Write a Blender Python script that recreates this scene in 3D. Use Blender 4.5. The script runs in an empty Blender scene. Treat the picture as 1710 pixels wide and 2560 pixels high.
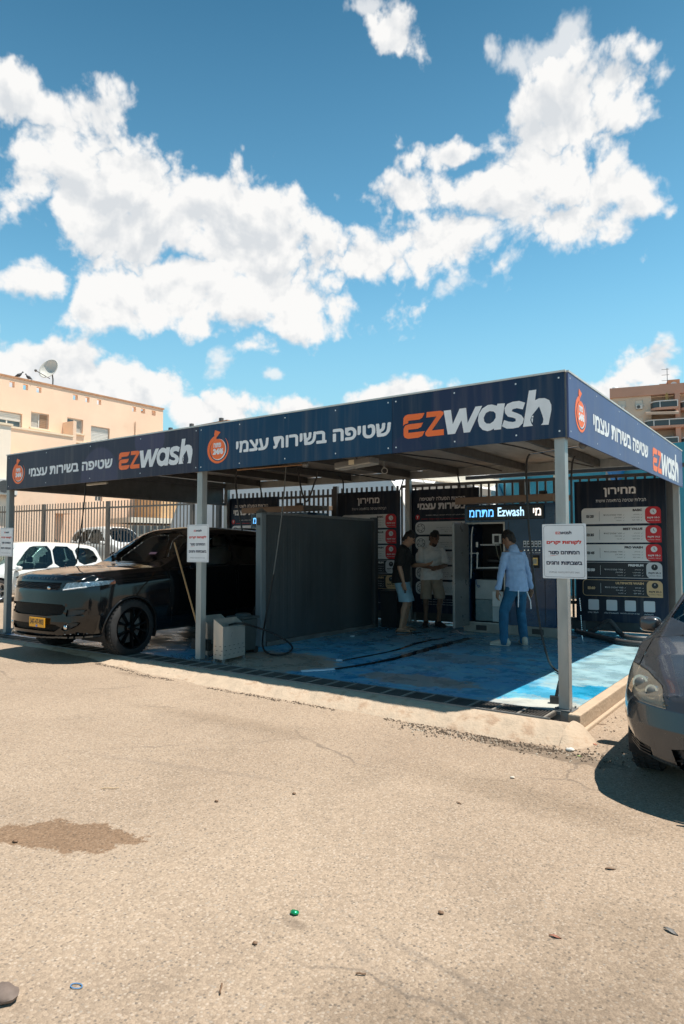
import bpy, bmesh, math, random
import numpy as np
from mathutils import Vector, Matrix, noise as mnoise
R_ = math.radians
scn = bpy.context.scene
random.seed(7)
rng = np.random.default_rng(7)

# ------------------------------------------------------------------ camera
# world: X along the front of the canopy, Y into the bays, Z up; origin = near right corner of the canopy
YAW, PITCH = -0.6172, 0.0544
CAM = np.array([1.9257, -6.355, 1.5])
cd = bpy.data.cameras.new('camera')
cam = bpy.data.objects.new('camera', cd)
scn.collection.objects.link(cam)
cam.location = CAM
cam.rotation_euler = (math.pi / 2 + PITCH, 0, -YAW)
cd.sensor_fit = 'VERTICAL'; cd.sensor_height = 36.0; cd.sensor_width = 24.0
cd.lens = 1686.0 / 2560 * 36
cd.clip_start = 0.05; cd.clip_end = 3000
scn.camera = cam
scn.render.resolution_x, scn.render.resolution_y = 684, 1024

_F = np.array([math.sin(YAW) * math.cos(PITCH), math.cos(YAW) * math.cos(PITCH), math.sin(PITCH)])
_R = np.array([math.cos(YAW), -math.sin(YAW), 0]); _U = np.cross(_R, _F)
def ray(px, py):
    return _F + _R * (px - 855) / 1686 - _U * (py - 1280) / 1686
def at(px, py, X=None, Y=None, Z=None, d=None):
    """a point seen at a photo pixel, on a known plane"""
    r = ray(px, py)
    if Z is not None: t = (Z - CAM[2]) / r[2]
    elif Y is not None: t = (Y - CAM[1]) / r[1]
    elif X is not None: t = (X - CAM[0]) / r[0]
    else: t = d
    return CAM + r * t

# ------------------------------------------------------------------ sun, sky
SUN = Vector((0.320, 0.140, 1.0)).normalized()
elev = math.asin(SUN.z); azim = math.atan2(SUN.x, SUN.y)
ld = bpy.data.lights.new('sun', 'SUN'); ld.energy = 3.4; ld.angle = R_(0.53); ld.color = (1.0, 0.93, 0.83)
lo = bpy.data.objects.new('sun', ld); scn.collection.objects.link(lo)
lo.rotation_euler = (-SUN).to_track_quat('-Z', 'Y').to_euler()
lo.location = (10, 6, 30)

scn.view_settings.view_transform = 'Standard'; scn.view_settings.look = 'None'
scn.view_settings.exposure = 1.09; scn.view_settings.gamma = 1.0
scn.view_settings.use_curve_mapping = False

wd = bpy.data.worlds.new('World'); scn.world = wd; wd.use_nodes = True
CLOUD_DARK = (3.35, 3.5, 3.65); CLOUD_LIGHT = (4.55, 4.52, 4.45); SKY_TINT = (.64, 1.06, .96, 1)
def sky():
    nt = wd.node_tree; N = nt.nodes; L = nt.links; N.clear()
    def nd(t, **k):
        n = N.new(t)
        for a, b in k.items(): setattr(n, a, b)
        return n
    def mth(op, a, b=None, c=None, clamp=False):
        n = nd('ShaderNodeMath', operation=op); n.use_clamp = clamp
        for i, v in enumerate((a, b, c)):
            if v is None: continue
            if isinstance(v, (int, float)): n.inputs[i].default_value = v
            else: L.new(v, n.inputs[i])
        return n.outputs[0]
    def mix(f, a, b):
        n = nd('ShaderNodeMix', data_type='RGBA'); 
        for i, v in ((0, f), (6, a), (7, b)):
            if isinstance(v, (int, float)): n.inputs[i].default_value = v
            elif isinstance(v, tuple): n.inputs[i].default_value = v + (1,)
            else: L.new(v, n.inputs[i])
        return n.outputs[2]
    tc = nd('ShaderNodeTexCoord')
    sk = nd('ShaderNodeTexSky', sky_type='NISHITA'); sk.sun_disc = False
    sk.sun_elevation = elev; sk.sun_rotation = azim; sk.air_density = 1.0; sk.dust_density = 0.6; sk.ozone_density = 1.6
    sep = nd('ShaderNodeSeparateXYZ'); L.new(tc.outputs['Generated'], sep.inputs[0])
    az = mth('ARCTAN2', sep.outputs[0], sep.outputs[1])
    el = mth('ARCSINE', sep.outputs[2])
    comb = nd('ShaderNodeCombineXYZ'); L.new(az, comb.inputs[0]); L.new(el, comb.inputs[1])
    P = comb.outputs[0]
    # warp for ragged edges
    def noise(scale, detail, rough, offset=(0, 0, 0), src=None, dist=0.0):
        mp = nd('ShaderNodeVectorMath', operation='ADD'); L.new(src or P, mp.inputs[0]); mp.inputs[1].default_value = offset
        n = nd('ShaderNodeTexNoise'); L.new(mp.outputs[0], n.inputs['Vector'])
        n.inputs['Scale'].default_value = scale; n.inputs['Detail'].default_value = detail
        n.inputs['Roughness'].default_value = rough; n.inputs['Distortion'].default_value = dist
        return n
    k = 1710 / 1568
    # cloud masses: (x, y, rx, ry) written in a 1568-wide print of the view, stored as azimuth / elevation
    B = [(120, 250, 150, 90), (170, 400, 150, 130), (320, 420, 170, 130), (480, 490, 180, 110), (300, 560, 150, 130), (560, 590, 240, 130),
         (430, 660, 250, 120), (640, 660, 200, 110), (850, 570, 200, 85), (1020, 530, 170, 90), (1150, 470, 150, 120),
         (1230, 370, 140, 130), (1330, 270, 150, 130), (1410, 180, 120, 90), (1300, 500, 150, 90), (1330, 420, 130, 90),
         (910, 78, 62, 52), (1010, 345, 85, 38), (950, 420, 110, 50),
         (40, 820, 170, 62), (190, 860, 170, 62), (350, 890, 110, 50), (510, 925, 110, 45), (690, 940, 95, 40),
         (890, 915, 110, 40), (1485, 855, 85, 55), (1390, 920, 90, 40)]
    W = [(1170, 95, 110, 65), (1290, 75, 95, 55), (835, 15, 45, 30), (620, 850, 60, 25), (480, 830, 60, 60), (1060, 640, 60, 40)]
    def field(lst):
        cur = None
        for (x, y, rx, ry) in lst:
            def ae(px, py):
                r = ray(px * k, py * k); r = r / np.linalg.norm(r)
                return math.atan2(r[0], r[1]), math.asin(r[2])
            a0, e0 = ae(x, y); a1, _ = ae(x + rx, y); _, e1 = ae(x, y - ry)
            sx = 1 / abs(a1 - a0); sy = 1 / abs(e1 - e0)
            m = nd('ShaderNodeVectorMath', operation='MULTIPLY_ADD'); L.new(P, m.inputs[0])
            m.inputs[1].default_value = (sx, sy, 0); m.inputs[2].default_value = (-a0 * sx, -e0 * sy, 0)
            ln = nd('ShaderNodeVectorMath', operation='LENGTH'); L.new(m.outputs[0], ln.inputs[0])
            o = ln.outputs['Value']
            if cur is None: cur = o
            else:
                s = nd('ShaderNodeMath', operation='SMOOTH_MIN'); L.new(cur, s.inputs[0]); L.new(o, s.inputs[1]); s.inputs[2].default_value = 0.22
                cur = s.outputs[0]
        return cur
    # warp the masses so that they lose their outline
    wn = nd('ShaderNodeTexNoise'); L.new(P, wn.inputs['Vector']); wn.inputs['Scale'].default_value = 5.0; wn.inputs['Detail'].default_value = 5; wn.inputs['Roughness'].default_value = .6
    ws = nd('ShaderNodeVectorMath', operation='SUBTRACT'); L.new(wn.outputs['Color'], ws.inputs[0]); ws.inputs[1].default_value = (.5, .5, .5)
    wm_ = nd('ShaderNodeVectorMath', operation='MULTIPLY_ADD'); L.new(ws.outputs[0], wm_.inputs[0]); wm_.inputs[1].default_value = (.13, .10, 0); L.new(P, wm_.inputs[2])
    P0 = P; P = wm_.outputs[0]
    big = mth('SUBTRACT', 1.11, field(B)); wis = mth('SUBTRACT', 0.92, field(W)); P = P0
    n1 = noise(9.0, 15, 0.62, dist=0.3)
    n2 = noise(26.0, 12, 0.66, (3.1, 1.7, 0), dist=.4)
    n3 = noise(4.2, 8, 0.58, (7.3, 2.2, 0), dist=.6)
    def billow(off):
        q = noise(8.0, 5, 0.55, off, dist=.15); q.normalize = False
        return mth('ABSOLUTE', q.outputs[0])
    b0 = billow((2.2, 5.1, 0)); b1 = billow((2.2 + .006, 5.1 + .022, 0))
    f1 = mth('SUBTRACT', n1.outputs[0], 0.5); f2 = mth('SUBTRACT', n2.outputs[0], 0.5)
    edge = mth('ADD', mth('ADD', mth('MULTIPLY', f1, 1.9), mth('MULTIPLY', f2, 0.8)), mth('MULTIPLY', mth('SUBTRACT', b0, 0.24), 1.5))
    d1 = mth('ADD', big, edge); d2 = mth('ADD', wis, mth('MULTIPLY', edge, 1.1))
    def sstep(v, lo_, hi_):
        m = nd('ShaderNodeMapRange', interpolation_type='SMOOTHSTEP'); L.new(v, m.inputs[0])
        m.inputs[1].default_value = lo_; m.inputs[2].default_value = hi_
        return m.outputs[0]
    a1 = sstep(d1, -0.12, 0.52); a2 = mth('MULTIPLY', sstep(d2, 0.05, 0.9), 0.75)
    alpha = mth('MAXIMUM', a1, a2)
    # relief: density here against density a little way up, and broad grey bellies
    n1b = noise(9.0, 15, 0.62, (0.004, 0.030, 0), dist=0.3)
    rel = mth('ADD', mth('MULTIPLY', mth('SUBTRACT', n1.outputs[0], n1b.outputs[0]), 1.6), mth('MULTIPLY', mth('SUBTRACT', b0, b1), 2.2))
    belly = mth('MULTIPLY', mth('SUBTRACT', n3.outputs[0], 0.45), 3.4)
    thick = sstep(d1, 0.3, 1.2)
    sh = mth('ADD', mth('SUBTRACT', 0.92, mth('MULTIPLY', mth('MAXIMUM', belly, 0.0), thick)), rel)
    sh = mth('MAXIMUM', mth('MINIMUM', sh, 1.0), 0.0)
    ccol = mix(sh, CLOUD_DARK, CLOUD_LIGHT)
    tint = nd('ShaderNodeMix', data_type='RGBA', blend_type='MULTIPLY'); tint.inputs[0].default_value = 1.0
    L.new(sk.outputs[0], tint.inputs[6]); tint.inputs[7].default_value = SKY_TINT
    # deeper blue towards the zenith
    zen = nd('ShaderNodeMapRange', interpolation_type='SMOOTHSTEP'); L.new(el, zen.inputs[0]); zen.inputs[1].default_value = .12; zen.inputs[2].default_value = 1.1; zen.inputs[3].default_value = 0.0; zen.inputs[4].default_value = 1.0
    zs = nd('ShaderNodeVectorMath', operation='MULTIPLY'); L.new(tint.outputs[2], zs.inputs[0]); L.new(mix(zen.outputs[0], (1.0, 1.0, 1.0), (.02, .20, .28)), zs.inputs[1])
    hz_ = nd('ShaderNodeMapRange', interpolation_type='SMOOTHSTEP'); L.new(el, hz_.inputs[0]); hz_.inputs[1].default_value = .42; hz_.inputs[2].default_value = .0; hz_.inputs[3].default_value = 0; hz_.inputs[4].default_value = .9
    base = mix(hz_.outputs[0], zs.outputs[0], (1.85, 3.0, 3.4))
    out = mix(alpha, base, ccol)
    bg = nd('ShaderNodeBackground'); L.new(out, bg.inputs[0]); bg.inputs[1].default_value = 0.10
    wo = nd('ShaderNodeOutputWorld'); L.new(bg.outputs[0], wo.inputs[0])
sky()

# ------------------------------------------------------------------ helpers
COL = scn.collection
def wm(o):
    m = Matrix.LocRotScale(o.location, o.rotation_euler, o.scale)
    if o.parent: m = wm(o.parent) @ o.matrix_parent_inverse @ m
    return m
def setp(o, label=None, cat=None, group=None, kind=None):
    if label: o['label'] = label
    if cat: o['category'] = cat
    if group: o['group'] = group
    if kind: o['kind'] = kind
    return o
def empty(name, loc, label=None, cat=None, group=None, rz=0, parent=None):
    o = bpy.data.objects.new(name, None); COL.objects.link(o); o.empty_display_size = 0.1
    o.location = loc; o.rotation_euler = (0, 0, rz)
    if parent: o.parent = parent
    return setp(o, label, cat, group)
class MB:
    def __init__(s): s.v = []; s.f = []; s.m = []; s.cur = 0
    def add(s, vs, fs, mi=None):
        b = len(s.v); s.v.extend(tuple(map(float, p)) for p in vs)
        for f in fs: s.f.append([b + i for i in f]); s.m.append(s.cur if mi is None else mi)
        return s
    def box(s, x0, x1, y0, y1, z0, z1, mi=None):
        vs = [(x, y, z) for z in (z0, z1) for y in (y0, y1) for x in (x0, x1)]
        return s.add(vs, [(0, 2, 3, 1), (4, 5, 7, 6), (0, 1, 5, 4), (1, 3, 7, 5), (3, 2, 6, 7), (2, 0, 4, 6)], mi)
    def obox(s, c, sx, sy, sz, rz=0, mi=None, rot=None):
        m = rot or Matrix.Rotation(rz, 3, 'Z')
        vs = []
        for z in (-.5, .5):
            for y in (-.5, .5):
                for x in (-.5, .5): vs.append(Vector(c) + m @ Vector((x * sx, y * sy, z * sz)))
        return s.add(vs, [(0, 2, 3, 1), (4, 5, 7, 6), (0, 1, 5, 4), (1, 3, 7, 5), (3, 2, 6, 7), (2, 0, 4, 6)], mi)
    def beam(s, a, b, w, h, mi=None):
        """box of section w x h from a to b"""
        a = Vector(a); b = Vector(b); d = (b - a); ln = d.length; d.normalize()
        up = Vector((0, 0, 1)) if abs(d.z) < .99 else Vector((0, 1, 0))
        sx = d.cross(up).normalized(); sy = sx.cross(d)
        m = Matrix((sx, d, sy)).transposed()
        return s.obox((a + b) / 2, w, ln, h, mi=mi, rot=m)
    def tube(s, pts, r, n=8, mi=None, cap=True):
        pts = [Vector(p) for p in pts]; rs = r if isinstance(r, (list, tuple)) else [r] * len(pts)
        rings = []; prev = None
        for i, p in enumerate(pts):
            t = (pts[min(i + 1, len(pts) - 1)] - pts[max(i - 1, 0)])
            if t.length < 1e-9: t = Vector((0, 0, 1))
            t.normalize()
            if prev is None:
                u = t.orthogonal().normalized()
            else:
                u = (prev - t * prev.dot(t)); u = u.normalized() if u.length > 1e-6 else t.orthogonal().normalized()
            prev = u; w = t.cross(u)
            rings.append([p + (u * math.cos(2 * math.pi * k / n) + w * math.sin(2 * math.pi * k / n)) * rs[i] for k in range(n)])
        vs = [q for rg in rings for q in rg]; fs = []
        for i in range(len(pts) - 1):
            for k in range(n):
                k2 = (k + 1) % n; fs.append((i * n + k, i * n + k2, (i + 1) * n + k2, (i + 1) * n + k))
        if cap: fs += [tuple(range(n))[::-1], tuple((len(pts) - 1) * n + k for k in range(n))]
        return s.add(vs, fs, mi)
    def lathe(s, prof, c=(0, 0, 0), axis='Z', n=24, mi=None, closed=False):
        vs = []; fs = []
        for (r, h) in prof:
            for k in range(n):
                a = 2 * math.pi * k / n; p = (r * math.cos(a), r * math.sin(a), h)
                if axis == 'X': p = (h, p[0], p[1])
                elif axis == 'Y': p = (p[1], h, p[0])
                vs.append((p[0] + c[0], p[1] + c[1], p[2] + c[2]))
        m = len(prof)
        for i in range(m if closed else m - 1):
            i2 = (i + 1) % m
            for k in range(n):
                k2 = (k + 1) % n; fs.append((i * n + k, i * n + k2, i2 * n + k2, i2 * n + k))
        return s.add(vs, fs, mi)
    def ell(s, c, rx, ry, rz, n=12, m=8, mi=None):
        prof = [(max(1e-4, math.sin(math.pi * i / m)), -math.cos(math.pi * i / m)) for i in range(m + 1)]
        b = len(s.v); s.lathe(prof, n=n, mi=mi)
        for i in range(b, len(s.v)):
            x, y, z = s.v[i]; s.v[i] = (c[0] + x * rx, c[1] + y * ry, c[2] + z * rz)
        return s
    def poly(s, pts, mi=None): return s.add(pts, [tuple(range(len(pts)))], mi)
    def grid(s, fn, nu, nv, mi=None):
        vs = [fn(i / nu, j / nv) for j in range(nv + 1) for i in range(nu + 1)]
        fs = [(j * (nu + 1) + i, j * (nu + 1) + i + 1, (j + 1) * (nu + 1) + i + 1, (j + 1) * (nu + 1) + i) for j in range(nv) for i in range(nu)]
        return s.add(vs, fs, mi)
    def build(s, name, mats, parent=None, smooth=False, bevel=0, local=False, seg=2, fixn=False):
        me = bpy.data.meshes.new(name); me.from_pydata(s.v, [], s.f)
        if not isinstance(mats, (list, tuple)): mats = [mats]
        for m in mats: me.materials.append(m)
        if len(mats) > 1: me.polygons.foreach_set('material_index', s.m)
        if fixn:
            b = bmesh.new(); b.from_mesh(me); bmesh.ops.recalc_face_normals(b, faces=b.faces); b.to_mesh(me); b.free()
        o = bpy.data.objects.new(name, me); COL.objects.link(o)
        if smooth:
            me.polygons.foreach_set('use_smooth', [True] * len(me.polygons))
            if smooth is not True: me.set_sharp_from_angle(angle=R_(smooth))
        if bevel:
            md = o.modifiers.new('bevel', 'BEVEL'); md.width = bevel; md.segments = seg; md.limit_method = 'ANGLE'; md.angle_limit = R_(40)
        if parent:
            o.parent = parent
            if not local: o.matrix_parent_inverse = wm(parent).inverted()
        me.update()
        return o
def copy_tree(o, parent=None):
    c = o.copy(); COL.objects.link(c)
    if parent: c.parent = parent; c.matrix_parent_inverse = o.matrix_parent_inverse.copy()
    for ch in list(o.children): copy_tree(ch, c)
    return c

# ------------------------------------------------------------------ materials
def M(name, col, rough=0.5, metal=0.0, bump=None, var=None, coat=0.0, emit=None, spec=0.5, trans=0.0, alpha=1.0, dirt=None, stretch=None):
    """var=(scale, amount, detail): value noise; bump=(scale, strength); dirt=(scale, colour, threshold); object-space coordinates"""
    m = bpy.data.materials.new(name); m.use_nodes = True
    nt = m.node_tree; N = nt.nodes; L = nt.links; b = N['Principled BSDF']
    b.inputs['Base Color'].default_value = tuple(col) + (1,); b.inputs['Roughness'].default_value = rough
    b.inputs['Metallic'].default_value = metal; b.inputs['Specular IOR Level'].default_value = spec
    b.inputs['Coat Weight'].default_value = coat; b.inputs['Coat Roughness'].default_value = 0.03
    b.inputs['Transmission Weight'].default_value = trans; b.inputs['Alpha'].default_value = alpha
    if emit: b.inputs['Emission Color'].default_value = tuple(emit[:3]) + (1,); b.inputs['Emission Strength'].default_value = emit[3]
    geo = N.new('ShaderNodeTexCoord'); src = geo.outputs['Object']
    if stretch:
        mp = N.new('ShaderNodeMapping'); mp.inputs['Scale'].default_value = stretch; L.new(src, mp.inputs[0]); src = mp.outputs[0]
    def noi(sc, det=6, ro=0.6):
        n = N.new('ShaderNodeTexNoise'); L.new(src, n.inputs['Vector']); n.inputs['Scale'].default_value = sc
        n.inputs['Detail'].default_value = det; n.inputs['Roughness'].default_value = ro; return n.outputs[0]
    c = None
    if var:
        r = N.new('ShaderNodeMapRange'); L.new(noi(var[0], *(var[2:3] or (6,))), r.inputs[0])
        r.inputs[1].default_value = .3; r.inputs[2].default_value = .7; r.inputs[3].default_value = 1 - var[1]; r.inputs[4].default_value = 1 + var[1]
        h = N.new('ShaderNodeVectorMath'); h.operation = 'SCALE'; h.inputs[0].default_value = col; L.new(r.outputs[0], h.inputs['Scale'])
        c = h.outputs[0]; L.new(c, b.inputs['Base Color'])
        rr = N.new('ShaderNodeMapRange'); L.new(noi(var[0] * 1.7), rr.inputs[0]); rr.inputs[1].default_value = .3; rr.inputs[2].default_value = .7
        rr.inputs[3].default_value = max(0.02, rough - .12 * min(1, rough * 3)); rr.inputs[4].default_value = min(1, rough + .12 * min(1, rough * 3)); L.new(rr.outputs[0], b.inputs['Roughness'])
    if dirt:
        mx = N.new('ShaderNodeMix'); mx.data_type = 'RGBA'; r = N.new('ShaderNodeMapRange'); L.new(noi(dirt[0], 9, .65), r.inputs[0])
        r.inputs[1].default_value = dirt[2]; r.inputs[2].default_value = dirt[2] + .14
        L.new(r.outputs[0], mx.inputs[0])
        if c: L.new(c, mx.inputs[6])
        else: mx.inputs[6].default_value = tuple(col) + (1,)
        mx.inputs[7].default_value = tuple(dirt[1]) + (1,); L.new(mx.outputs[2], b.inputs['Base Color'])
    if bump:
        bp = N.new('ShaderNodeBump'); bp.inputs['Strength'].default_value = bump[1]; bp.inputs['Distance'].default_value = 0.02
        L.new(noi(bump[0]), bp.inputs['Height']); L.new(bp.outputs[0], b.inputs['Normal'])
    return m
steel = M('galvanised_steel', (.36, .37, .36), .42, .35, var=(6, .16), bump=(40, .05), dirt=(5, (.24, .235, .22), .60), stretch=(1, 1, .25))
steel_dark = M('grey_primer_steel', (.17, .175, .175), .5, .3, var=(6, .15), dirt=(4, (.12, .11, .10), .6))
black_rubber = M('black_rubber', (.014, .014, .015), .55, var=(20, .3))
black_plastic = M('black_plastic', (.02, .02, .022), .4, var=(20, .2))
white_print = M('white_print', (.80, .81, .83), .45, var=(9, .06))
orange_print = M('orange_print', (.95, .165, .022), .4, var=(9, .05))
chrome = M('chrome', (.6, .6, .6), .12, 1.0)
stainless = M('stainless_steel', (.46, .43, .39), .38, .55, var=(5, .12), stretch=(1, 1, .3), dirt=(7, (.33, .29, .25), .62))
wood = M('broom_wood', (.52, .27, .11), .5, var=(14, .2), stretch=(6, 6, .5))
# ------------------------------------------------------------------ lettering
TS = bpy.data.scenes.new('workbench')
_tc = {}
def glyphs(body, bold=0.0, shear=0.0):
    key = (body, bold, shear)
    if key in _tc: return _tc[key]
    cu = bpy.data.curves.new('t', 'FONT'); cu.body = body; cu.offset = bold; cu.shear = shear; cu.size = 1.0; cu.resolution_u = 3
    o = bpy.data.objects.new('t', cu); TS.collection.objects.link(o)
    TS.view_layers[0].update(); dg = TS.view_layers[0].depsgraph
    me = bpy.data.meshes.new_from_object(o.evaluated_get(dg))
    v = np.array([w.co[:2] for w in me.vertices]) if len(me.vertices) else np.zeros((1, 2)); f = [tuple(p.vertices) for p in me.polygons]
    bpy.data.objects.remove(o); bpy.data.curves.remove(cu); bpy.data.meshes.remove(me)
    lo_, hi = v.min(0), v.max(0); v = (v - lo_) / np.maximum(hi - lo_, 1e-6)
    _tc[key] = (v, f, (hi - lo_)); return _tc[key]
def heb(s): return s[::-1]
def put(mb, fn, body, x0, x1, z0, z1, bold=0.02, shear=0.0, mi=None, keep=None):
    """letters filling the box; keep = 'l' 'r' 'c' keeps their proportions and aligns them"""
    v, f, sz = glyphs(body, 0.0, shear)
    if keep:
        w = (z1 - z0) * sz[0] / max(sz[1], .4)
        if keep == 'l': x1 = x0 + w
        elif keep == 'r': x0 = x1 - w
        else: c = (x0 + x1) / 2; x0, x1 = c - w / 2, c + w / 2
    if bold < .004: mb.add([fn(x0 + (x1 - x0) * a, z0 + (z1 - z0) * b) for a, b in v], f, mi); return
    for (a, b, c, d) in heavy(body, bold, shear):
        mb.add([fn(x0 + (x1 - x0) * a, z0 + (z1 - z0) * c), fn(x0 + (x1 - x0) * b, z0 + (z1 - z0) * c), fn(x0 + (x1 - x0) * b, z0 + (z1 - z0) * d), fn(x0 + (x1 - x0) * a, z0 + (z1 - z0) * d)], [(0, 1, 2, 3)], mi)
_hc = {}
def heavy(body, bold, shear, N=56):
    """the same letters with thicker strokes, as thin horizontal slices"""
    key = (body, bold, shear)
    if key in _hc: return _hc[key]
    v, f, sz = glyphs(body, 0.0, shear); asp = sz[0] / max(sz[1], 1e-3); nx = int(N * asp); k = max(1, int(round(bold * 2.2 * N)))
    G = np.zeros((N, nx), bool); ix = N - 2 * k; iw = nx - 2 * k
    P = v * np.array([iw, ix]) + k
    for q in f:
        pp = P[list(q)]; lo_ = np.floor(pp.min(0)).astype(int); hi = np.ceil(pp.max(0)).astype(int) + 1
        xs_, ys_ = np.meshgrid(np.arange(lo_[0], hi[0]), np.arange(lo_[1], hi[1])); c = np.stack([xs_.ravel() + .5, ys_.ravel() + .5], 1)
        x, y = c[:, 0], c[:, 1]; r = np.zeros(len(c), bool)
        for i in range(len(pp)):
            (xa, ya), (xb, yb) = pp[i], pp[(i + 1) % len(pp)]
            if ya == yb: continue
            r ^= ((ya > y) != (yb > y)) & (x < (xb - xa) * (y - ya) / (yb - ya) + xa)
        r = r.reshape(xs_.shape); yy = np.clip(ys_[r], 0, N - 1); xx = np.clip(xs_[r], 0, nx - 1); G[yy, xx] = True
    D = np.zeros_like(G)
    for dy in range(-k, k + 1):
        for dx in range(-k, k + 1):
            if dx * dx + dy * dy > k * k + k: continue
            D[max(0, dy):N + min(0, dy), max(0, dx):nx + min(0, dx)] |= G[max(0, -dy):N - max(0, dy), max(0, -dx):nx - max(0, dx)]
    out = []; open_ = {}
    for r in range(N + 1):
        runs = set()
        if r < N:
            row = np.concatenate([[0], D[r].astype(int), [0]]); d = np.diff(row); runs = set(zip(np.where(d == 1)[0].tolist(), np.where(d == -1)[0].tolist()))
        for kx in list(open_):
            if kx not in runs: out.append((kx[0] / nx, kx[1] / nx, open_.pop(kx) / N, r / N))
        for kx in runs: open_.setdefault(kx, r)
    _hc[key] = out; return out
def rrect(x0, x1, z0, z1, r, n=6):
    """r: radius or (bl, br, tr, tl)"""
    r = r if isinstance(r, tuple) else (r,) * 4; p = []
    for (cx, cz, rr, a0) in ((x0 + r[0], z0 + r[0], r[0], 180), (x1 - r[1], z0 + r[1], r[1], 270), (x1 - r[2], z1 - r[2], r[2], 0), (x0 + r[3], z1 - r[3], r[3], 90)):
        if rr < 1e-5: p.append((cx, cz)); continue
        for i in range(n + 1): a = R_(a0 + 90 * i / n); p.append((cx + rr * math.cos(a), cz + rr * math.sin(a)))
    return p
def shp(mb, fn, pts, mi=None): mb.add([fn(a, b) for a, b in pts], [tuple(range(len(pts)))], mi)
def ring(mb, fn, outer, inner, mi=None):
    n = len(outer); mb.add([fn(*p) for p in outer] + [fn(*p) for p in inner], [(i, (i + 1) % n, n + (i + 1) % n, n + i) for i in range(n)], mi)
def tri_fill(outer, hole=None):
    from mathutils.geometry import tessellate_polygon
    loops = [[Vector((a, b, 0)) for a, b in outer]] + ([[Vector((a, b, 0)) for a, b in hole]] if hole else [])
    return tessellate_polygon(loops)
LOGO = {'E1': [(.54, .53), (.12, .54), (.05, .52), (.01, .47), (0, .3), (.04, .33), (.13, .35), (.13, .4), (.41, .4), (.48, .43)],
 'E2': [(.5, .32), (.14, .32), (.05, .3), (.01, .23), (.01, .09), (.04, .03), (.12, 0), (.38, 0), (.48, .03), (.54, .13), (.13, .13), (.13, .2), (.37, .2), (.45, .23)],
 'Z': [(.59, .54), (.93, .53), (.99, .5), (1, .46), (.71, .125), (1, .125), (1, 0), (.61, 0), (.56, .03), (.55, .09), (.83, .42), (.58, .42)],
 'w': [(1, .52), (1.17, .52), (1.21, .21), (1.37, .52), (1.52, .52), (1.55, .2), (1.73, .52), (1.88, .52), (1.6, 0), (1.46, 0), (1.41, .27), (1.26, 0), (1.09, 0)],
 'a': [(2.09, .52), (2.0, .52), (1.88, .46), (1.8, .35), (1.78, .22), (1.81, .1), (1.88, .02), (1.99, -.02), (2.06, -.01), (2.13, .02), (2.13, -.01), (2.28, -.01), (2.37, .51), (2.21, .52), (2.2, .48)],
 's': [(2.79, .47), (2.67, .52), (2.53, .52), (2.42, .49), (2.36, .41), (2.37, .31), (2.43, .23), (2.53, .2), (2.59, .17), (2.59, .12), (2.53, .11), (2.44, .13), (2.35, .17), (2.3, .05), (2.4, -.01), (2.53, -.02), (2.65, -.01), (2.73, .06), (2.76, .15), (2.71, .23), (2.6, .29), (2.51, .33), (2.53, .37), (2.62, .38), (2.74, .34)],
 'h': [(2.87, .7), (3.02, .7), (2.99, .49), (3.07, .52), (3.18, .51), (3.27, .46), (3.31, .36), (3.31, .26), (3.25, -.02), (3.1, -.01), (3.14, .03), (3.15, .1), (3.13, .18), (3.07, .36), (2.97, .25), (2.91, .18), (2.89, .11), (2.91, .04), (2.94, -.01), (2.74, -.01)],
 'i': [(2.92, .19), (2.955, .19), (2.95, .155), (2.915, .155)], 'j': [(2.91, .14), (2.945, .14), (2.935, .05), (2.915, .08)]}
LOGO_HOLE = [(2.04, .39), (1.96, .36), (1.91, .27), (1.92, .19), (1.97, .14), (2.05, .13), (2.12, .17), (2.17, .24), (2.17, .32), (2.13, .37)]
def logo(mb, fn, x0, z0, s, sz, mo, mw):
    for kx, p in LOGO.items():
        hole = LOGO_HOLE if kx == 'a' else None
        pts = p + (hole or [])
        mb.add([fn(x0 + a * s, z0 + b * sz) for a, b in pts], tri_fill(p, hole), mo if kx in ('E1', 'E2', 'Z') else mw)
def badge(mb, fn, cx, cz, r, mo, mw, mo2, dark):
    """24/6 badge: open arrow ring round a disc; fn(x, z, layer)"""
    n = 40; outer = []; inner = []
    for i in range(n + 1):
        t = i / n; a = R_(100 + 305 * t); th = .27 * (1 - t) ** .8 + .02
        outer.append((cx + r * math.cos(a), cz + r * .95 * math.sin(a))); inner.append((cx + r * (1 - th) * math.cos(a), cz + r * .95 * (1 - th) * math.sin(a)))
    mb.add([fn(*p, 0) for p in outer] + [fn(*p, 0) for p in inner], [(i, i + 1, n + 2 + i, n + 1 + i) for i in range(n)], mo)
    shp(mb, lambda a, b: fn(a, b, 1), [(cx + a * r, cz + b * r) for a, b in ((-.27, 1.3), (.24, 1.12), (-.16, .78), (-.17, .9), (-.3, .86), (-.36, 1.02))], mo)
    for (ox, oz, rr, lay, mi) in ((.05, -.03, .73, 1, mw), (0, 0, .7, 2, mo2)):
        shp(mb, lambda a, b: fn(a, b, lay), [(cx + (ox + rr * math.cos(2 * math.pi * i / 36)) * r, cz + (oz + rr * .97 * math.sin(2 * math.pi * i / 36)) * r) for i in range(36)], mi)
    put(mb, lambda a, b: fn(a, b, 3), heb('פתוח'), cx - .38 * r, cx + .32 * r, cz + .12 * r, cz + .42 * r, .03, mi=mw)
    put(mb, lambda a, b: fn(a, b, 3), '24/6', cx - .46 * r, cx + .52 * r, cz - .36 * r, cz + .04 * r, .04, .12, mi=mw)

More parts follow.
